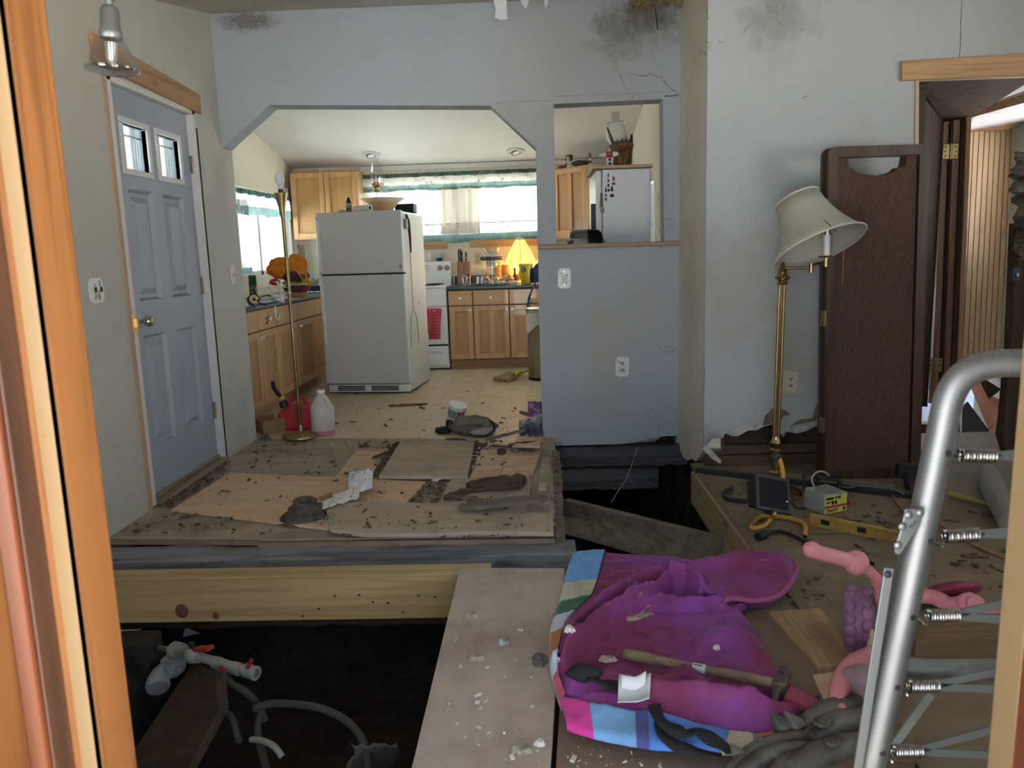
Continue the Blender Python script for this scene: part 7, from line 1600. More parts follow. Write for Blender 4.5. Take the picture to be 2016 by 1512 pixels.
# folded tongue at upper right with piped hem
tong=coons([(1345,1166),(1400,1138),(1460,1122),(1520,1116),(1566,1132)],[(1420,1212),(1450,1202),(1500,1204),(1535,1195),(1562,1165)],[(1345,1166),(1375,1190),(1420,1212)],[(1566,1132),(1568,1150),(1562,1165)])
m=MB(); m.grid(lambda u,v:(lambda p,e: world(*p)+V3(0,0,.032+.03*min(1,e*8)**.6+.7*inp(*p)*min(1,e*8)))(tong(u,v),min(u+.3,1-u,v+.2,1-v)),50,30); tg=m.build('folded_tongue',M_Q,qt,solid=.012,smooth=80)
MB().tube([world(*p)+V3(0,0,.045) for p in dens([(1420,1218),(1428,1206),(1450,1204),(1490,1208),(1530,1198),(1556,1172),(1567,1145),(1562,1126)])],.010,8).build('hem_piping',mat('mauve_piping',(.33,.08,.20),.8,bump=(60,.4,.004)),tg,smooth=60)
MB().tube([world(*p)+V3(0,0,.012+inp(*p)*.5) for p in dens([(1192,1092),(1180,1130),(1163,1182),(1120,1228),(1101,1280),(1099,1320),(1104,1352),(1112,1378),(1150,1394),(1215,1409),(1290,1422),(1380,1439),(1460,1453),(1500,1457),(1560,1443),(1610,1410)])],.005,6).build('seam_piping',mat('navy_piping',(.07,.02,.09),.8),qt,smooth=60)
# tears with wadding
M_WAD=mat('grey_wadding',(.40,.35,.26),1.0,layers=[dict(s=30,c=(.24,.20,.14),lo=.42,hi=.62)],bump=(60,.9,.01))
for k,(x,y,a,b,ang_) in enumerate(((1255,1227,.075,.022,.15),(1262,1185,.030,.014,.1),(1440,1155,.075,.020,.0),(1510,1148,.055,.020,.1),(1372,1260,.045,.015,.3),(1275,1272,.026,.012,0),(1372,1184,.012,.010,0))):
    rg=random.Random(k+60); c=world(x,y)+V3(0,0,inp(x,y)+.020); m=MB(); nn_=14; pts=[]
    for j in range(nn_):
        th=j*6.283/nn_; r=rg.uniform(.7,1.2); dx=a*r*math.cos(th); dy=b*r*math.sin(th)*1.6; pts.append(c+V3(dx*math.cos(ang_)-dy*math.sin(ang_),dx*math.sin(ang_)+dy*math.cos(ang_),rg.uniform(-.006,.0)))
    m.loopprism([p-V3(0,0,.02) for p in pts],[p+(c-p)*.2+V3(0,0,rg.uniform(.000,.004)) for p in pts]); m.build('torn_wadding',M_WAD,qt,smooth=60)
m=MB(); rg=random.Random(9)
for (x,y,nn_) in ((1540,1110,14),(1450,1152,12),(1255,1225,10),(1510,1148,14),(1500,1180,6)):
    for k in range(nn_): 
        xx,yy=x+rg.gauss(0,16),y+rg.gauss(0,6); tuft(m,world(xx,yy)+V3(0,0,.036+inp(xx,yy)),.006,3,rg,.018)
stuff(m.build('loose_fluff',M_WAD,qt))
# litter on quilt
for k,(x,y,w,h,mt,lb) in enumerate(((1122,1306,.018,.018,M_PLASTER,'small grey cube of plaster on the quilt near its left border'),(1196,1322,.028,.016,M_WAD,'shredded scrap on the quilt above the hammer butt'),(1411,1303,.012,.008,M_PLASTER,'pale pebble on the quilt above the hammer'),(1146,1358,.035,.03,M_WAD,'brown fluff nest at the lower left of the quilt'))):
    o=scrap('quilt_litter',lb,world(x,y)+V3(0,0,inp(x,y)+.026),(w,h,.014),mt,110+k)
# ---- hammer
ha,hb2=(1228,1312),(1545,1390)
pa_=world(*ha); pb_=world(*hb2); zt=max(inp(1228+ (1545-1228)*f,1312+78*f) for f in (0,.2,.4,.6,.8,1))+.030
pa_.z=ZQ+inp(*ha)+.030+.014; pb_.z=ZQ+zt+.012
t=thing('hammer','wooden-handled hammer with white sticker lying on the quilt','hammer',(pa_+pb_)/2-V3(0,0,.02))
dv=pb_-pa_; Lh=dv.length; d=dv.normalized(); s=d.cross(V3(0,0,1)).normalized()
M_HND=wood('worn_hickory',(.26,.20,.13),(.15,.11,.07),'x',rough=.65,dirt=((.12,.09,.06),.5,.7,.6))
vs=[];fs=[];K=12; prof=[(0,.010),(.01,.016),(.05,.0185),(.15,.017),(.3,.0135),(.5,.0125),(.65,.0145),(.8,.0155),(.93,.014),(1,.013)]
for f,r in prof:
    for k in range(K): a=k*6.283/K; vs.append(pa_+dv*f+s*(r*.8*math.cos(a))+V3(0,0,r*math.sin(a)*1.0))
for i in range(len(prof)-1):
    for k in range(K): fs.append((i*K+k,i*K+(k+1)%K,(i+1)*K+(k+1)%K,(i+1)*K+k))
fs+=[tuple(range(K)),tuple((len(prof)-1)*K+k for k in range(K))]
m=MB(); m.add(vs,fs); m.build('handle',M_HND,t,smooth=60)
f0,f1=.455,.535; st_=MB(); 
vs=[];fs=[]
for f in (f0,f1):
    for k in range(K): a=k*6.283/K; vs.append(pa_+dv*f+s*(.0133*.85*math.cos(a))+V3(0,0,.0136*math.sin(a)))
for k in range(K): fs.append((k,(k+1)%K,K+(k+1)%K,K+k))
st_.add(vs,fs); sk=st_.build('sticker',mat('white_sticker',(.66,.70,.74),.5),t,smooth=60)
for j in range(4):
    c=pa_+dv*(.470+.014*j)+V3(0,0,.0128)-s*(-.004); MB().cbox(c-V3(0,0,-.001)+s*.003,(.006,.004,.001),(0,0,math.atan2(d.y,d.x)+.5*j)).build('print_mark',M_BLACK,sk)
M_HH=mat('rusty_hammer_steel',(.10,.085,.07),.6,.5,layers=[dict(s=30,c=(.17,.12,.08),lo=.45,hi=.65)])
hc=pa_+dv*.97; up=V3(0,0,1)
hx=s*-1
MB().cbox(hc,(.036,.05,.034),(0,0,math.atan2(d.y,d.x))).build('eye',M_HH,t,bevel=.005)
MB().cyl(hc-s*.02,hc-s*.05,.012,.012).build('neck',M_HH,t); MB().lathe([(.013,0),(.017,.004),(.017,.022),(.014,.025)],16,hc-s*.048,-s).build('striking_face',M_HH,t)
m=MB(); m.tube(cr([hc+s*.015,hc+s*.05-V3(0,0,.003),hc+s*.085-V3(0,0,.016)],5),[.016,.015,.0135,.012,.0105,.0095,.008,.007,.006,.005,.004],8); m.build('peen_claw',M_HH,t)
# buckle block on quilt corner, paper tag, black strap
p=world(1575,1415)+V3(0,0,.05); o=MB().cbox(p,(.075,.045,.03),(.1,.25,-.55)).build('velcro_tab',mat('raspberry_tab',(.27,.045,.075),.85,layers=[dict(t='wave',dir='Y',s=60,dist=0,c=(.18,.03,.05),lo=.4,hi=.6)]),qt,bevel=.006)
t=thing('cloth_tag','white folded care tag lying on the quilt edge','tag',world(1248,1390)); M_TAG=mat('white_tag',(.62,.64,.64),.7,layers=[dict(s=12,c=(.5,.5,.47),lo=.45,hi=.65)])
def tf2(u,v): 
    px=1220+62*u-4*v; py=1374+44*v+3*u; return world(px,py)+V3(0,0,.050+.6*inp(px,py)+.010*math.sin(v*6+u)+.012*(1-v)*abs(2*u-1))
m=MB(); m.grid(tf2,16,12); m.build('tag_sheet',M_TAG,t,solid=.003,smooth=80); m=MB(); m.grid(lambda u,v: tf2(.1+.75*u,.18+.36*v)+V3(0,0,.006+.012*math.sin(v*3.1)),10,6); m.build('tag_fold',mat('tag_white_bright',(.72,.74,.75),.7),t,solid=.002,smooth=80)
def ribbon(m,pts,w,z):
    P=[world(*p)+V3(0,0,z+inp(*p)*.5) for p in dens(pts)]
    for i in range(len(P)-1):
        pass
    L=[];R=[]
    for i in range(len(P)):
        d=(P[min(i+1,len(P)-1)]-P[max(i-1,0)]).normalized(); s=d.cross(V3(0,0,1)).normalized()*w; tw=.35*math.sin(i*.35); L.append(P[i]+s+V3(0,0,w*tw)); R.append(P[i]-s-V3(0,0,w*tw))
    n=len(L); m.add(L+R,[(i,i+1,n+i+1,n+i) for i in range(n-1)]); return m
t=thing('black_strap','black webbing strap looping off the lower quilt border','strap',world(1340,1470)); M_WEB=mat('black_webbing',(.018,.018,.020),.85)
ribbon(MB(),[(1288,1424),(1300,1450),(1325,1470),(1350,1478),(1372,1472),(1390,1482),(1420,1500),(1440,1515)],.017,.046).build('strap',M_WEB,t,solid=.004); ribbon(MB(),[(1300,1440),(1306,1470),(1330,1490),(1370,1500),(1420,1510)],.015,.030).build('strap_underside',M_WEB,t,solid=.004)
t=thing('black_sock','dark crumpled scrap by the pink quilt corner','scrap',world(1190,1380)); m=MB(); blob(m,world(1150,1362)+V3(0,0,.055),(.045,.03,.022),3,14,8); m.build('lump',M_WEB,t,smooth=60); ribbon(MB(),[(1160,1370),(1180,1378),(1205,1386),(1212,1396)],.018,.05).build('tail',M_WEB,t,solid=.004)

# ================================================================= CURTAINS
M_CHEAD=cloth_thin('green_check_ruffle',(.07,.13,.115),.25,layers=[dict(s=60,c=(.12,.19,.17),lo=.45,hi=.6)])
M_CPRT=cloth_thin('lighthouse_print_cloth',(.74,.71,.66),.45,layers=[dict(s=(16,16,26),c=(.30,.14,.13),lo=.585,hi=.63,f=.85,d=5,mask=((9,9,3),.46,.52)),dict(s=(40,40,40),c=(.28,.26,.24),lo=.62,hi=.66,f=.6)])
M_CHEM=cloth_thin('green_gingham_hem',(.13,.22,.20),.45,layers=[dict(t='brick',s=1,bw=.016,rh=.016,ms=.005,c=(.30,.40,.37),lo=.3,hi=.7,f=.5)])
M_CSHEER=cloth_thin('white_sheer',(.85,.84,.80),.75); M_CDRAPE=cloth_thin('ivory_drape',(.66,.60,.52),.30)
M_LINE=cloth_thin('green_cord',(.12,.18,.16),.2)
def cur(parent,A,B,n,z0a,z0b,z1a,z1b,mt,nm,pl,amp,sd,wav=.0,off=0.0,nv=6):
    A=Vector(A);B=Vector(B);n=Vector(n)
    def fn(u,v):
        p=A+(B-A)*u; zt=z0a+(z0b-z0a)*u; zb_=z1a+(z1b-z1a)*u+wav*math.sin(u*pl*1.3+sd)+wav*.6*math.sin(u*pl*3.1+sd*2)
        o=amp*(math.sin(u*pl*6.283*.5+sd)+.5*math.sin(u*pl*6.283*.83+2*sd))+amp*.6*nz((u*pl,v*2,sd),1)
        return V3(p.x,p.y,zt+(zb_-zt)*v)+n*(off+o)
    m=MB(); m.grid(fn,int(max(30,pl*8)),nv); return m.build(nm,mt,parent,smooth=80)
YCU=9.0; n_=(0,-1,0)
za_=gy(708,345,YCU); zb_c=gy(1058,330,YCU)
t=thing('window_valance','ruffled lighthouse-print valance across the back kitchen window','curtain',((za_.x+zb_c.x)/2,YCU,1.95))
A_=V3(za_.x,YCU,0);B_=V3(.24,YCU,0); s=.008
hA,hB=za_.z,za_.z+.012
cur(t,A_,B_,n_,hA,hB,hA-.045,hB-.045,M_CHEAD,'heading_ruffle',34,.012,1)
cur(t,A_,B_,n_,hA-.043,hB-.043,hA-.135,hB-.135,M_CPRT,'print_band',17,.014,2,.004)
cur(t,A_,B_,n_,hA-.130,hB-.130,hA-.195,hB-.195,M_CHEM,'green_hem',17,.014,2,.006)
MB().cyl((A_.x-.03,YCU+.02,hA-.03),(B_.x+.03,YCU+.02,hB-.03),.008).build('rod',M_BRASSD,t)
t=thing('cafe_curtain','sheer cafe curtain with printed lower band on the back window','curtain',((za_.x+zb_c.x)/2,YCU,1.36))
y2=YCU+.03
zz=[gy(860,443,y2).z,gy(860,465,y2).z,gy(860,480,y2).z]
MB().cyl((A_.x-.03,y2,1.99),(B_.x+.03,y2,1.99),.007).build('rod',M_BRASSD,t)
cur(t,(A_.x,y2,0),(B_.x,y2,0),n_,1.99,2.0,zz[0],zz[0]+.02,M_CSHEER,'sheer_panel',12,.012,3,0,0,8)
cur(t,(A_.x,y2,0),(B_.x,y2,0),n_,zz[0]+.003,zz[0]+.023,zz[0]-.006,zz[0]+.014,M_LINE,'green_cord',12,.012,3,.0,.002,2)
cur(t,(A_.x,y2,0),(B_.x,y2,0),n_,zz[0],zz[0]+.02,zz[1],zz[1]+.02,M_CPRT,'print_band',12,.012,3,.004)
cur(t,(A_.x,y2,0),(B_.x,y2,0),n_,zz[1]+.004,zz[1]+.024,zz[2],zz[2]+.02,M_CHEM,'green_hem',12,.012,3,.008)
xa,xb_=gy(866,420,YCU).x,gy(944,420,YCU).x
cur(t,(xa,YCU+.015,0),(xb_,YCU+.015,0),n_,1.985,1.99,zz[1]+.02,zz[1]+.02,M_CDRAPE,'gathered_drape',9,.018,5,0,0,8)
# left window
XC=XKL+.055; n_=(1,0,0)
tl,tr_=gx(461,368,XC),gx(566,387,XC); hl=gx(468,421,XC); 
A_=V3(XC,tl.y,0);B_=V3(XC,tr_.y+.12,0)
t=thing('window_valance','ruffled lighthouse-print valance on the left kitchen window','curtain',(XC,(A_.y+B_.y)/2,hl.z))
dz=tl.z-hl.z; h0,h1=tl.z,tr_.z
cur(t,A_,B_,n_,h0,h1,h0-.05,h1-.05,M_CHEAD,'heading_ruffle',26,.012,1)
cur(t,A_,B_,n_,h0-.045,h1-.045,h0-dz*.66,h1-dz*.66,M_CPRT,'print_band',13,.016,2,.004); cur(t,A_,B_,n_,h0-dz*.65,h1-dz*.65,h0-dz,h1-dz,M_CHEM,'green_hem',13,.016,2,.008)
MB().cyl((XC-.02,A_.y,h0-.03),(XC-.02,B_.y,h1-.03),.008).build('rod',M_BRASSD,t)
t=thing('cafe_curtain','white drape panel hanging at the near side of the left window','curtain',(XC,7.2,1.1))
ya1=gx(470,470,XC).y; ya2=gx(492,470,XC).y; zl1=gx(475,500,XC).z; zl2=gx(480,528,XC).z
cur(t,(XC-.02,ya1,0),(XC-.02,ya2,0),n_,h0-.1,h0-.1,zl1,zl1,cloth_thin('white_drape',(.74,.74,.74),.4),'sheer_panel',5,.02,4,0,0,8); cur(t,(XC-.02,ya1,0),(XC-.02,ya2,0),n_,zl1+.004,zl1+.004,zl2,zl2,M_CPRT,'print_band',5,.02,4); cur(t,(XC-.02,ya1,0),(XC-.02,ya2,0),n_,zl2+.004,zl2+.004,zl2-.05,zl2-.05,M_CHEM,'green_hem',5,.02,4)
m=MB(); m.box(XKL-.0,LY1,LZ0-.1,XKL+.03,LY1+.10,LZ1+.10); struct(m.build('trim_6',mat('grey_casing',(.55,.54,.50),.6)))  # plain grey casing colour

# ================================================================= LEFT WORKTOP THINGS
ZW=.906
def wp(x,y): return gz(x,y,ZW)
p=wp(500,587); h=.20
t=thing('spray_can','tall dark green spray can on the left worktop','can',p); M_CANG=mat('green_can',(.015,.10,.045),.3)
MB().lathe([(.033,0),(.035,.004),(.035,.145),(.030,.155)],20,p).build('body',M_CANG,t); MB().lathe([(.031,.152),(.033,.156),(.033,.205),(0,.206)],20,p).build('cap',M_CANG,t); MB().shell([(.0355,.05),(.0355,.11)],20,p).build('label',mat('can_label',(.30,.26,.16),.5,layers=[dict(s=40,c=(.03,.09,.05),lo=.48,hi=.52)]),t)
p=wp(497,600); t=thing('tape_reel','yellow-faced cable reel lying near the worktop edge','reel',p)
ax_=V3(.5,-.8,.25).normalized(); c=p+V3(0,.03,.035)
MB().lathe([(.045,-.02),(.045,-.015),(.03,-.014),(.03,.014),(.045,.015),(.045,.02)],22,c,ax_).build('spool',M_BLACK,t); MB().lathe([(.036,0),(.034,.002),(.012,.002),(.012,0)],20,c+ax_*.02,ax_).build('face',mat('reel_yellow',(.55,.45,.20),.5),t); MB().lathe([(.011,0),(.010,.003)],12,c+ax_*.021,ax_).build('hole',M_HOLE,t)
o=MB().tube(cr([wp(508,600)+V3(0,0,.03),wp(520,594)+V3(0,0,.05),wp(535,588)+V3(0,0,.02),wp(545,596)+V3(0,0,.01),wp(528,602)+V3(0,0,.01),wp(512,602)+V3(0,0,.015),wp(500,606)+V3(0,0,.01)],6),.007,6).build('tangled_lead',M_BLACK); tag(o,'tangled black lead between reel and burger cushion','cable')
# dish rack
c=wp(535,590)+V3(0,.18,0); t=thing('dish_rack','white wire dish rack behind the green can','rack',c); Ww,Dw=.30,.32
for z in (.02,.10): MB().tube([c+V3(-.13,-Dw/2,z),c+V3(.13,-Dw/2,z),c+V3(.15,Dw/2,z),c+V3(-.15,Dw/2,z)],.004,6,closed=True).build('rail',M_CERAM,t)
for k in range(9):
    y=-Dw/2+Dw*k/8; MB().tube([c+V3(-.14,y,.10),c+V3(-.12,y,.004),c+V3(.12,y,.004),c+V3(.14,y,.10)],.003,5).build('wire',M_CERAM,t)
t=thing('white_tray_frame','white plastic frame leaning on the burger cushion','frame',wp(548,590))
pts=[wp(536,590)+V3(0,.02,.0),wp(556,594)+V3(0,.02,0),wp(546,590)+V3(0,.04,.15),wp(530,588)+V3(0,.05,.13)]
for i in range(4): MB().bar(pts[i],pts[(i+1)%4],.022,.012).build('bar',M_CERAM,t)
c=wp(514,575)+V3(-.05,.35,0); c.x=max(c.x,XKL+.10); t=thing('white_carton','white carton with dark window behind the dish rack','box',c); MB().cbox(c+V3(0,0,.075),(.16,.10,.15)).build('carton',mat('carton_white',(.70,.69,.70),.6),t,bevel=.003); MB().cbox(c+V3(.03,-.051,.11),(.05,.003,.04)).build('window',M_BLACK,t); MB().cbox(c+V3(-.05,-.051,.12),(.03,.003,.03)).build('label',mat('violet_label',(.3,.25,.4),.6),t)
# burger cushion
c=wp(582,588); c=c+V3(0,.06,0); t=thing('burger_cushion','stuffed hamburger cushion bag on the left worktop','cushion',c)
M_BRN=mat('brown_plush',(.11,.032,.035),.9,sheen=(.4,(.5,.3,.3)),layers=[dict(s=20,c=(.07,.02,.022),lo=.4,hi=.6)])
def layer(z,rx,rz,mt,nm,wv=0):
    m=MB(); m.ball((0,0,0),1,28,10)
    for i,p in enumerate(m.v):
        a=math.atan2(p.y,p.x); f=1+wv*math.sin(a*9)+.04*nz(p,2,z*10); m.v[i]=c+V3(p.x*rx*f,p.y*rx*.8*f,z+p.z*rz+ (wv*.06*math.sin(a*7) if wv else 0))
    m.build(nm,mt,t,smooth=80)
layer(.035,.10,.034,mat('tan_bun',(.33,.15,.065),.9,sheen=(.3,(.8,.6,.4))),'bottom_bun'); layer(.085,.115,.045,M_BRN,'patty'); layer(.122,.112,.018,mat('cream_cheese',(.60,.48,.34),.8),'cheese',.05); layer(.135,.120,.014,mat('lettuce_green',(.20,.33,.06),.8),'lettuce',.09); layer(.185,.118,.055,M_BRN,'upper_patty')
c2=c+V3(-.045,.02,.205); t=thing('orange_bag','crumpled orange plastic bag on top of the burger cushion','bag',c2)
M_ORB=cloth_thin('orange_film',(.82,.31,.03),.35,layers=[dict(s=8,c=(.88,.45,.10),lo=.5,hi=.65,f=.7)])
def crum(cc,r,sd,nm):
    m=MB(); m.ball((0,0,0),1,40,24)
    for i,p in enumerate(m.v):
        g=V3(nz(p,1.3,sd),nz(p,1.3,sd+4),nz(p,1.3,sd+8))*.25; pp=p+g
        f=1+.28*(1-2*abs(nz(pp,2.2,sd)))+.16*(1-2*abs(nz(pp,4.6,sd+2))); m.v[i]=cc+V3(p.x*r[0]*f,p.y*r[1]*f,p.z*r[2]*f)
    m.build(nm,M_ORB,t,smooth=40)
crum(c2+V3(-.085,0,.055),(.095,.085,.070),3,'left_lobe'); crum(c2+V3(.045,.0,.075),(.075,.075,.075),7,'right_lobe')
m=MB(); m.grid(lambda u,v: c2+V3(.06+.05*u+.07*v,-.075-.02*math.sin(v*4)+.02*u,.10-.20*v+.05*u*(1-v)+.02*nz((u*4,v*4,0),2)),8,12); m.build('hanging_flap',M_ORB,t,solid=.002,smooth=30)
m=MB(); m.tube(cr([c2+V3(.04,-.10,.04),c2+V3(.08,-.11,.03),c2+V3(.13,-.11,-.05)],4),.004,5); m.build('drawstring',mat('peach_string',(.75,.5,.35),.7),t)
m=MB(); m.ball(c2+V3(-.14,-.03,-.06),(.05,.03,.03)); o=m.build('red_package',mat('red_pack',(.50,.03,.05),.4)); tag(o,'red package peeking out below the orange bag','package')
for k,(x,y,r,h,lb) in enumerate(((609,556,.035,.11,'clear glass jar behind the burger cushion'),(620,560,.03,.08,'shorter clear jar beside the refrigerator edge'))):
    p=wp(x,y+14)+V3(0,.25,0); t=thing('glass_jar',lb,'jar',p,0,'glass jars on the left worktop'); MB().shell([(r,0),(r,h*.8),(r*.8,h*.9),(r*.8,h)],18,p).build('glass',M_CLEAR,t); MB().lathe([(r*.85,h*.98),(r*.85,h*1.08),(0,h*1.09)],16,p).build('lid',M_NICK,t)
p=wp(616,576)+V3(0,.12,0); t=thing('wicker_tray','dark wicker tray beside the refrigerator on the left worktop','tray',p)
for k in range(4): MB().tube([p+V3((.11+.01*k)*math.cos(a*.2618),(.085+.008*k)*math.sin(a*.2618),.01+k*.016) for a in range(24)],.010,6,closed=True).build('woven_row',mat('dark_wicker',(.045,.022,.015),.7),t)
MB().lathe([(.11,0),(.11,.006)],24,p,squash=.77).build('bottom',mat('dark_wicker',(0,0,0)),t)
o=MB().grid(lambda u,v: wp(603+26*u,577-8*v)+V3(0,.05*v,.008+.018*abs(nz((u*3,v*3,0),2))),12,8).build('teal_cloth',mat('teal_cloth',(.22,.42,.45),.8,layers=[dict(s=12,c=(.6,.65,.66),lo=.5,hi=.6)]),solid=.004); tag(o,'teal and white dish cloth at the worktop edge','cloth')
# clutter below left window
p=wp(482,560)+V3(0,.2,0); p.x=max(p.x,XKL+.13); t=thing('white_appliance','white rounded appliance at the left end of the worktop','appliance',p); m=MB(); blob(m,p+V3(0,0,.09),(.11,.10,.09),2,18,10,.06); m.build('body',M_CERAM,t,smooth=80); m=MB(); m.box(p.x-.1,p.y-.09,ZW,p.x+.1,p.y+.09,ZW+.05); m.build('base',M_CERAM,t,bevel=.01)
p=wp(508,560)+V3(0,.5,0); p.x=max(p.x,XKL+.15); o=MB().cbox(p+V3(0,0,.045),(.26,.18,.09)).build('aqua_bin',mat('aqua_plastic',(.38,.62,.62),.4),bevel=.02); tag(o,'pale aqua plastic bin under the left window','bin')
# wall items at the back left corner
pw=gy(583,485,YK-.012); t=thing('fly_swatter_caddy','pink topped swatter hanging on the back wall corner','utensil',pw-V3(0,0,.1)); MB().cbox(pw,(.075,.012,.05),(0,.25,0)).build('pink_head',mat('coral_pink',(.68,.16,.17),.5),t,bevel=.006); MB().cyl(pw-V3(-.0,0,.02),pw-V3(-.01,0,.12),.006).build('handle',M_BLACK,t); MB().cbox(pw-V3(-.01,0,.125),(.06,.03,.03)).build('holder',M_BLACK,t)
pw=gy(594,494,YK); t_,f_,u_,up_,n2_=plate('power_outlet','ivory outlet under the left wall cabinet',pw,(0,-1,0),(1,0,0),.075,.13,M_IVORY,'outlet_sq')
pw=gy(940,509,YK); plate('power_outlet','ivory outlet between knife block and glass bowl',pw,(0,-1,0),(1,0,0),.075,.125,M_IVORY,'outlet_sq')

# ================================================================= BACK WORKTOP THINGS
def bp(x,Y): return V3(gy(x,560,Y).x,Y,ZW+.001)
c=bp(914,8.62); t=thing('knife_block','wooden knife block with black handled knives on the back worktop','knife block',c)
m=MB(); m.yz([(-.06,0),(.07,0),(.10,.24),(-.03,.26)],-.068,.062); m.xform(Matrix.Translation(c)); m.build('block',wood('block_wood',(.30,.17,.09),(.20,.10,.05),'z',rough=.5),t,bevel=.004)
for dx,dz,h in ((-.048,.25,.14),(-.028,.25,.145),(-.015,.25,.12),(.032,.24,.12)): 
    k=MB().bar(c+V3(dx,-.0,dz-.0),c+V3(dx,.02,dz+h),.016,.022,up=(0,1,0)).build('knife_handle',M_BLACK,t,bevel=.003); MB().cyl(c+V3(dx,-.012,dz+h*.5),c+V3(dx,-.014,dz+h*.5),.003).build('rivet',M_NICK,k)
m=MB()
for a in (-.028,.028): m.tube([c+V3(.016+a*.35,0,.24),c+V3(.016+a*.4,.0,.29)],.003,5)
m.tube([c+V3(.016+.014*math.cos(a),0,.295+.016*math.sin(a)) for a in [x*.4 for x in range(16)]],.003,5,closed=True); m.build('scissor_loop',M_NICK,t)
def jar(x,Y,r,h,lb,col,lidm,grp='spice jars on the back worktop',name='spice_jar',gl=True):
    c=bp(x,Y); t=thing(name,lb,'jar',c,0,grp); MB().lathe([(r*.9,.003),(r*.92,h*.62),(0,h*.63)],16,c).build('contents',mat(lb[:12].replace(' ','_')+'_fill',col,.8,layers=[dict(s=70,c=tuple(min(1,q*2.2+.06) for q in col),lo=.5,hi=.58)]),t); MB().shell([(r,0),(r,h*.8),(r*.8,h*.88)],16,c).build('glass',M_CLEAR,t); MB().lathe([(r*.86,h*.86),(r*.88,h),(0,h*1.01)],16,c).build('lid',lidm,t); return t
jar(915,8.50,.026,.115,'jar of mixed spice with pale lid before the knife block',(.30,.08,.05),mat('lid_sage',(.35,.42,.30),.5)); jar(923,8.50,.026,.125,'jar of red spice with red lid before the knife block',(.30,.05,.03),M_RED)
c=bp(934,8.55); o=MB().lathe([(.03,0),(.06,.006),(.075,.018),(.07,.018),(.03,.008),(0,.007)],24,c).build('saucer',M_CERAM); tag(o,'white saucer right of the spice jars','saucer')
c=bp(946,8.56); t=thing('card_box','grey card box with white tabs on the back worktop','box',c); MB().cbox(c+V3(0,0,.045),(.10,.07,.09)).build('box',mat('grey_card',(.22,.21,.22),.6),t,bevel=.003)
for dx in (-.025,.02): MB().cbox(c+V3(dx,-.037,.055),(.022,.003,.075),(0,.1,0)).build('tab',M_CERAM,t)
c=bp(970,8.70); t=thing('blender_jar','clear blender jar supporting the dark round tray','jar',c); MB().shell([(.05,0),(.055,.06),(.05,.16),(.062,.165),(.062,.20)],20,c).build('glass',M_CLEAR,t); MB().lathe([(.064,.195),(.064,.255),(.05,.26)],20,c).build('collar',M_NICK,t)
for k in range(3): MB().lathe([(.065,.205+.017*k),(.067,.210+.017*k),(.065,.215+.017*k)],20,c).build('thread',M_NICK,t)
o=MB().lathe([(.11,.262),(.128,.270),(.128,.300),(.115,.306),(0,.306)],30,c).build('round_tray',mat('navy_tray',(.035,.04,.05),.35,layers=[dict(t='grad',ax=0,s=1,c=(.16,.07,.05),lo=.02,hi=.09)])); tag(o,'dark round tray balanced on the blender jar','tray')
c2=c+V3(.0,0,.308); t=thing('glass_bowl','clear glass mixing bowl on the dark round tray','bowl',c2); MB().shell([(.04,.0),(.05,.004),(.085,.05),(.105,.092)],28,c2).build('bowl',M_CLEAR,t); MB().tube([c2+V3(.106*math.cos(a*.2244),.106*math.sin(a*.2244),.092) for a in range(28)],.004,6,closed=True).build('rim',mat('glass_rim',(.45,.33,.24),.2),t)
for k in range(5): MB().ball(c2+V3(-.05+.025*k,-.05,.006),.008,8,6).build('foot_bead',M_CERAM,t)
M_WDC=wood('canister_wood',(.60,.38,.14),(.46,.27,.09),'z',rough=.45)
for k,(x,Y,r,h,lb) in enumerate(((982,8.80,.045,.24,'tall wooden canister left of the lit lamp'),(999,8.84,.075,.21,'wide amber canister behind the lit lamp'))):
    c=bp(x,Y); t=thing('canister',lb,'canister',c,0,'wooden canisters'); MB().lathe([(r,0),(r,h*.8)],22,c).build('body',M_WDC,t); MB().lathe([(r*1.04,h*.8),(r*1.04,h*.86),(r*.9,h*.87),(r*.9,h*.93),(r*1.02,h*.94),(r*1.02,h),(0,h)],22,c).build('lid',M_WDC,t); MB().lathe([(r*1.01,h*.55),(r*1.02,h*.56),(r*1.01,h*.57)],22,c).build('band',M_BRASSD,t)
rg=random.Random(12)
labs_=['crumpled clear wrapper in front of the canisters','pleated paper packet in front of the canisters','folded peach packet below the lit lamp','pale packet beside the card box','glassy bag of sweets at the worktop front','small clear tub at the worktop front edge','flattened clear packet near the yellow cup']
for k,(x,Y,a,b,h,col) in enumerate(((962,8.52,.06,.04,.05,(.5,.48,.46)),(978,8.58,.05,.05,.08,(.62,.50,.36)),(1000,8.60,.07,.05,.09,(.66,.44,.34)),(955,8.62,.06,.05,.10,(.45,.36,.38)),(985,8.48,.07,.03,.04,(.55,.5,.44)),(968,8.46,.035,.03,.035,(.5,.5,.5)),(1008,8.48,.06,.03,.04,(.60,.48,.40)))):
    m=MB(); c=bp(x,Y); blob(m,c+V3(0,0,h*.5),(a,b,h*.55),k+3,14,10,.5,4); o=m.build('food_packet',mat('packet_%d'%k,col,.25,bump=(30,.8,.01),layers=[dict(s=18,c=tuple(q*.5 for q in col),lo=.5,hi=.62)]),smooth=30); tag(o,labs_[k],'packet','food packets on the back worktop')
# dark red bottle
c=bp(1014,8.66); t=thing('sauce_bottle','small dark red bottle under the lit lamp','bottle',c); MB().lathe([(.022,0),(.024,.01),(.022,.08),(.010,.12),(.010,.15)],14,c).build('body',mat('dark_red_glass',(.10,.015,.012),.2),t); MB().lathe([(.012,.15),(.012,.17),(0,.171)],12,c).build('cap',M_BLACK,t)
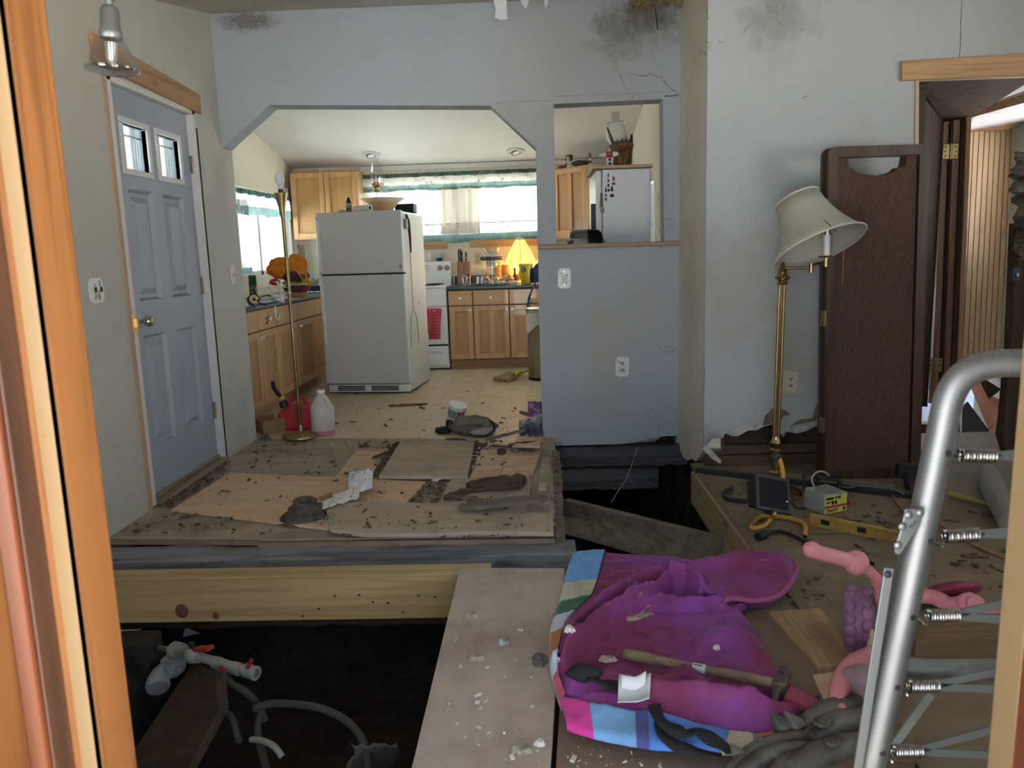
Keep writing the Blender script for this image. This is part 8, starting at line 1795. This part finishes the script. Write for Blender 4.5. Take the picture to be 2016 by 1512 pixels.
# yellow cup with emblem
c=bp(1036,8.50); t=thing('yellow_cup','tall yellow cup with black round emblem on the back worktop','cup',c)
MB().lathe([(.052,0),(.056,.01),(.078,.215),(.074,.216),(.05,.02),(0,.018)],28,c).build('cup',mat('yellow_cup',(.60,.42,.03),.35,layers=[dict(s=(9,9,5),c=(.55,.10,.02),lo=.6,hi=.7,f=.8)]),t)
def onc(dx,dz):
    r=.0785-.022*(1-(dz/.215)); r=.056+.022*dz/.215+.0012; a=-math.pi/2-.35+dx/r; return c+V3(r*math.cos(a),r*math.sin(a),dz)
def patch(nm,mt,fn,k=20): MB().add([fn(0,0)]+[fn(1,i*6.283/k) for i in range(k)],[(0,i+1,(i+1)%k+1) for i in range(k)]).build(nm,mt,t)
MB().grid(lambda u,v:(lambda p:p+(p-c-V3(0,0,p.z-c.z)).normalized()*.0006)(onc(.030*v*math.cos(u*6.283),.155+.030*v*math.sin(u*6.283))),24,3).build('emblem_disc',M_BLACK,t)
MB().grid(lambda u,v:(lambda p:p+(p-c-V3(0,0,p.z-c.z)).normalized()*.0014)(onc((.012+.006*v)*math.cos(.7+u*4.9),.155+(.012+.006*v)*math.sin(.7+u*4.9))),20,2).build('emblem_letter',M_CERAM,t)
# lit glass-panel lamp
c=bp(1026,8.78); t=thing('table_lamp','lit amber glass panel lamp glowing on the back worktop','lamp',c)
zt=gy(1026,472,8.78).z; zb3=gy(1026,512,8.78).z; rb=.165; rt=.05
M_AMB=mat('amber_glass',(.85,.55,.10),.3,emit=(1.0,.55,.08),es=1.7,layers=[dict(s=18,c=(.75,.30,.04),lo=.52,hi=.64,f=.6)])
M_LEAD=mat('dark_came',(.10,.06,.03),.5,.5)
np_=8
for k in range(np_):
    a0=k*6.283/np_+.02;a1=(k+1)*6.283/np_-.02; am=(a0+a1)/2
    def fn(u,v,a0=a0,a1=a1):
        a=a0+(a1-a0)*u; r=rt+(rb-rt)*v; z=zt+(zb3-zt)*v-(.022*math.sin(u*math.pi) if v>.99 else 0); f=1+.06*math.sin(v*math.pi)
        return c*1.0+V3(r*f*math.cos(a),r*f*math.sin(a),z-c.z)
    m=MB(); m.grid(fn,6,6); pn=m.build('glass_panel',M_AMB,t,solid=.003); MB().tube([fn(0,v/6) for v in range(7)],.0035,5).build('came',M_LEAD,pn)
MB().lathe([(rt*1.05,zt-c.z-.004),(rt*.9,zt-c.z+.012),(.01,zt-c.z+.03),(.008,zt-c.z+.045)],16,c).build('top_cap',mat('pale_cap',(.6,.52,.35),.4),t)
MB().lathe([(.075,0),(.08,.01),(.03,.03),(.02,.06),(.035,.10),(.02,.14),(.012,.16),(.010,zt-c.z-.01)],20,c).build('base',M_BRASSD,t,smooth=50)
lp=bpy.data.lights.new('table_lamp_bulb','POINT'); lp.energy=9; lp.color=(1,.55,.2); lp.shadow_soft_size=.03; lo_=bpy.data.objects.new('table_lamp_bulb',lp); lo_.parent=t; lo_.location=V3(0,0,zb3-c.z-.01); COL.objects.link(lo_)
# navy jacket cloth and lanyard
m=MB(); cx0=gy(1058,540,8.46).x; m.grid(lambda u,v: V3(cx0-.09+.20*u+.02*v,8.46-.02*math.sin(u*6)+.05*u,ZW+.24*(1-v)*(1-.5*(1-u)**2)+.012+.02*nz((u*3,v*3,0),2)),12,12); o=m.build('navy_cloth',mat('navy_cloth',(.015,.02,.055),.85,layers=[dict(s=7,c=(.5,.12,.04),lo=.6,hi=.66,f=.8)]),solid=.006); tag(o,'navy cloth heaped at the right end of the back worktop','cloth')
yl_=8.372
o=MB().tube(cr([gy(1056,556,8.40)+V3(0,0,.02),gy(1047,572,yl_),gy(1040,590,yl_),gy(1043,600,yl_-.01),gy(1037,612,yl_-.005),gy(1041,630,yl_),gy(1038,605,yl_-.012),gy(1045,580,yl_)],6),.009,6).build('lanyard',mat('navy_lanyard',(.03,.05,.12),.8,layers=[dict(s=60,c=(.4,.45,.5),lo=.6,hi=.64)])); tag(o,'navy lanyard dangling off the back worktop','lanyard')
# mug and jar on the range backguard
zg=1.178
c=V3(gy(865,510,YK-.06).x,YK-.055,zg); t=thing('blue_mug','blue and black mug on the range backguard','mug',c); MB().lathe([(.032,0),(.034,.004),(.040,.085),(.036,.085),(.03,.01),(0,.008)],22,c).build('body',mat('mug_glaze',(.38,.52,.62),.3,layers=[dict(t='grad',ax=2,s=1,c=(.03,.035,.035),lo=.034,hi=.040,inv=True),dict(s=18,c=(.08,.15,.25),lo=.58,hi=.62)]),t); MB().tube(cr([c+V3(.036,0,.07),c+V3(.062,0,.068),c+V3(.064,0,.035),c+V3(.034,0,.02)],5),.006,7).build('handle',M_CERAM,t)
c=V3(gy(846,510,YK-.06).x,YK-.055,zg); t=thing('white_shaker','white shaker left of the blue mug','shaker',c); MB().lathe([(.026,0),(.027,.055),(.022,.062)],16,c).build('body',mat('shaker_cream',(.68,.64,.54),.4),t); MB().lathe([(.024,.06),(.024,.078),(0,.08)],16,c).build('cap',M_CERAM,t)
c=V3(xr1-.02,YK-.13,.93); 
t=thing('wire_whisk','wire whisk leaning between range and knife block','whisk',V3(x0c-.0,8.93,ZW)); cw=V3(x0c+.02,8.93,ZW+.19)
for k in range(4): MB().tube([cw+V3(.028*math.sin(a)*math.cos(k*.785),.028*math.sin(a)*math.sin(k*.785),.07*math.cos(a)) for a in [j*.3307 for j in range(20)]],.002,5,closed=True).build('loop',mat('cream_wire',(.6,.56,.42),.4),t)
MB().cyl(cw-V3(0,0,.07),V3(cw.x,cw.y,ZW),.007).build('handle',M_NICK,t)

# ================================================================= CEILING THINGS
def CEIL(x,y):
    # hit the front-room ceiling slope z = 2.77-0.2*(5.15-Y)
    d=_ray(x,y); tt=(2.77-.2*5.15-CAM.z)/(d.z-.2*d.y); return CAM+d*tt
def paperstrip(name,label,pts,mt):
    Y=4.78; P=[gy(x,y,Y+.02*math.sin(i*1.7)) for i,(x,y) in enumerate(pts)]
    return tag(MB().prism(P,(0,.003,0)).build(name,mt),label,'paper')
M_PAP=mat('torn_ceiling_paper',(.62,.63,.66),.85)
paperstrip('torn_paper_strip','wide torn white paper strip hanging from the ceiling',[(968,-30),(1000,-30),(997,10),(999,38),(985,39),(974,34),(976,18),(971,0)],M_PAP)
paperstrip('torn_paper_strip','pointed torn paper shred hanging right of the wide strip',[(1012,-30),(1046,-30),(1040,5),(1036,18),(1028,10)],M_PAP)
paperstrip('torn_paper_strip','thin torn paper wisp near the ceiling insulation',[(1066,-20),(1082,-20),(1078,8),(1074,17),(1072,6)],M_PAP)
m=MB(); rg=random.Random(15)
for k in range(150):
    x=rg.uniform(1240,1345); y=rg.uniform(-14,14)+ (12 if x<1275 else 0); p=gy(x,y,YD-.05-.12*rg.random()); tuft(m,p,.018,3,rg,.05)
for k in range(16): m.ball(gy(rg.uniform(1245,1345),rg.uniform(-18,4),YD-.06),(.05,.035,.035),8,5)
o=stuff(m.build('ceiling_insulation',mat('yellow_insulation',(.36,.28,.15),1.0,layers=[dict(s=30,c=(.18,.13,.07),lo=.42,hi=.6)]))); tag(o,'yellow insulation hanging out at the ceiling corner','insulation')
o=MB().tube(cr([gy(1290,16,YD-.03),gy(1292,34,YD-.03),gy(1295,58,YD-.02)],4),.003,5).build('insulation_thread',M_HOLE); tag(o,'dark thread dangling from the insulation','thread')
# hanging flood bulb
YH=1.75
hp=gy(222,150,YH); tp_=gy(213,-30,YH); axh=(tp_-hp).normalized(); 
t=thing('flood_lamp','clear reflector flood bulb in a silver swivel holder at upper left','lamp',V3(hp.x,hp.y,hp.z))
pxm=YH/1530
MB().shell([(47*pxm,8*pxm),(49*pxm,13*pxm),(47*pxm,20*pxm),(36*pxm,42*pxm),(24*pxm,60*pxm),(18*pxm,70*pxm)],32,hp,axh).build('bulb_glass',glass('bulb_glass',(.86,.87,.85),.12,.05),t,smooth=50)
MB().lathe([(0,6*pxm),(30*pxm,4*pxm),(47*pxm,9*pxm),(49*pxm,13*pxm)],32,hp,axh).build('lens',glass('bulb_lens',(.82,.83,.80),.2,.12),t,smooth=50)
MB().lathe([(3*pxm,16*pxm),(10*pxm,30*pxm),(12*pxm,60*pxm)],14,hp,axh).build('filament_mount',mat('bulb_inner',(.45,.44,.40),.3,.6),t)
MB().lathe([(19*pxm,66*pxm),(21*pxm,70*pxm),(21*pxm,80*pxm),(18*pxm,84*pxm),(16.5*pxm,118*pxm),(13*pxm,124*pxm),(6*pxm,127*pxm)],24,hp,axh).build('socket_shell',M_STEEL,t,smooth=40)
MB().lathe([(7*pxm,124*pxm),(7*pxm,134*pxm),(12*pxm,137*pxm),(13*pxm,144*pxm),(10*pxm,148*pxm),(13*pxm,152*pxm),(13*pxm,158*pxm),(8*pxm,164*pxm),(6*pxm,190*pxm)],18,hp,axh).build('swivel_knuckle',M_ZINC,t,smooth=40)
zc_=ZC(YH); top_=hp+axh*190*pxm
MB().cyl(top_,V3(top_.x,top_.y,zc_-.02),.008).build('stem',M_ZINC,t); MB().lathe([(.05,0),(.05,.02)],20,V3(top_.x,top_.y,zc_-.021)).build('ceiling_plate',M_ZINC,t)
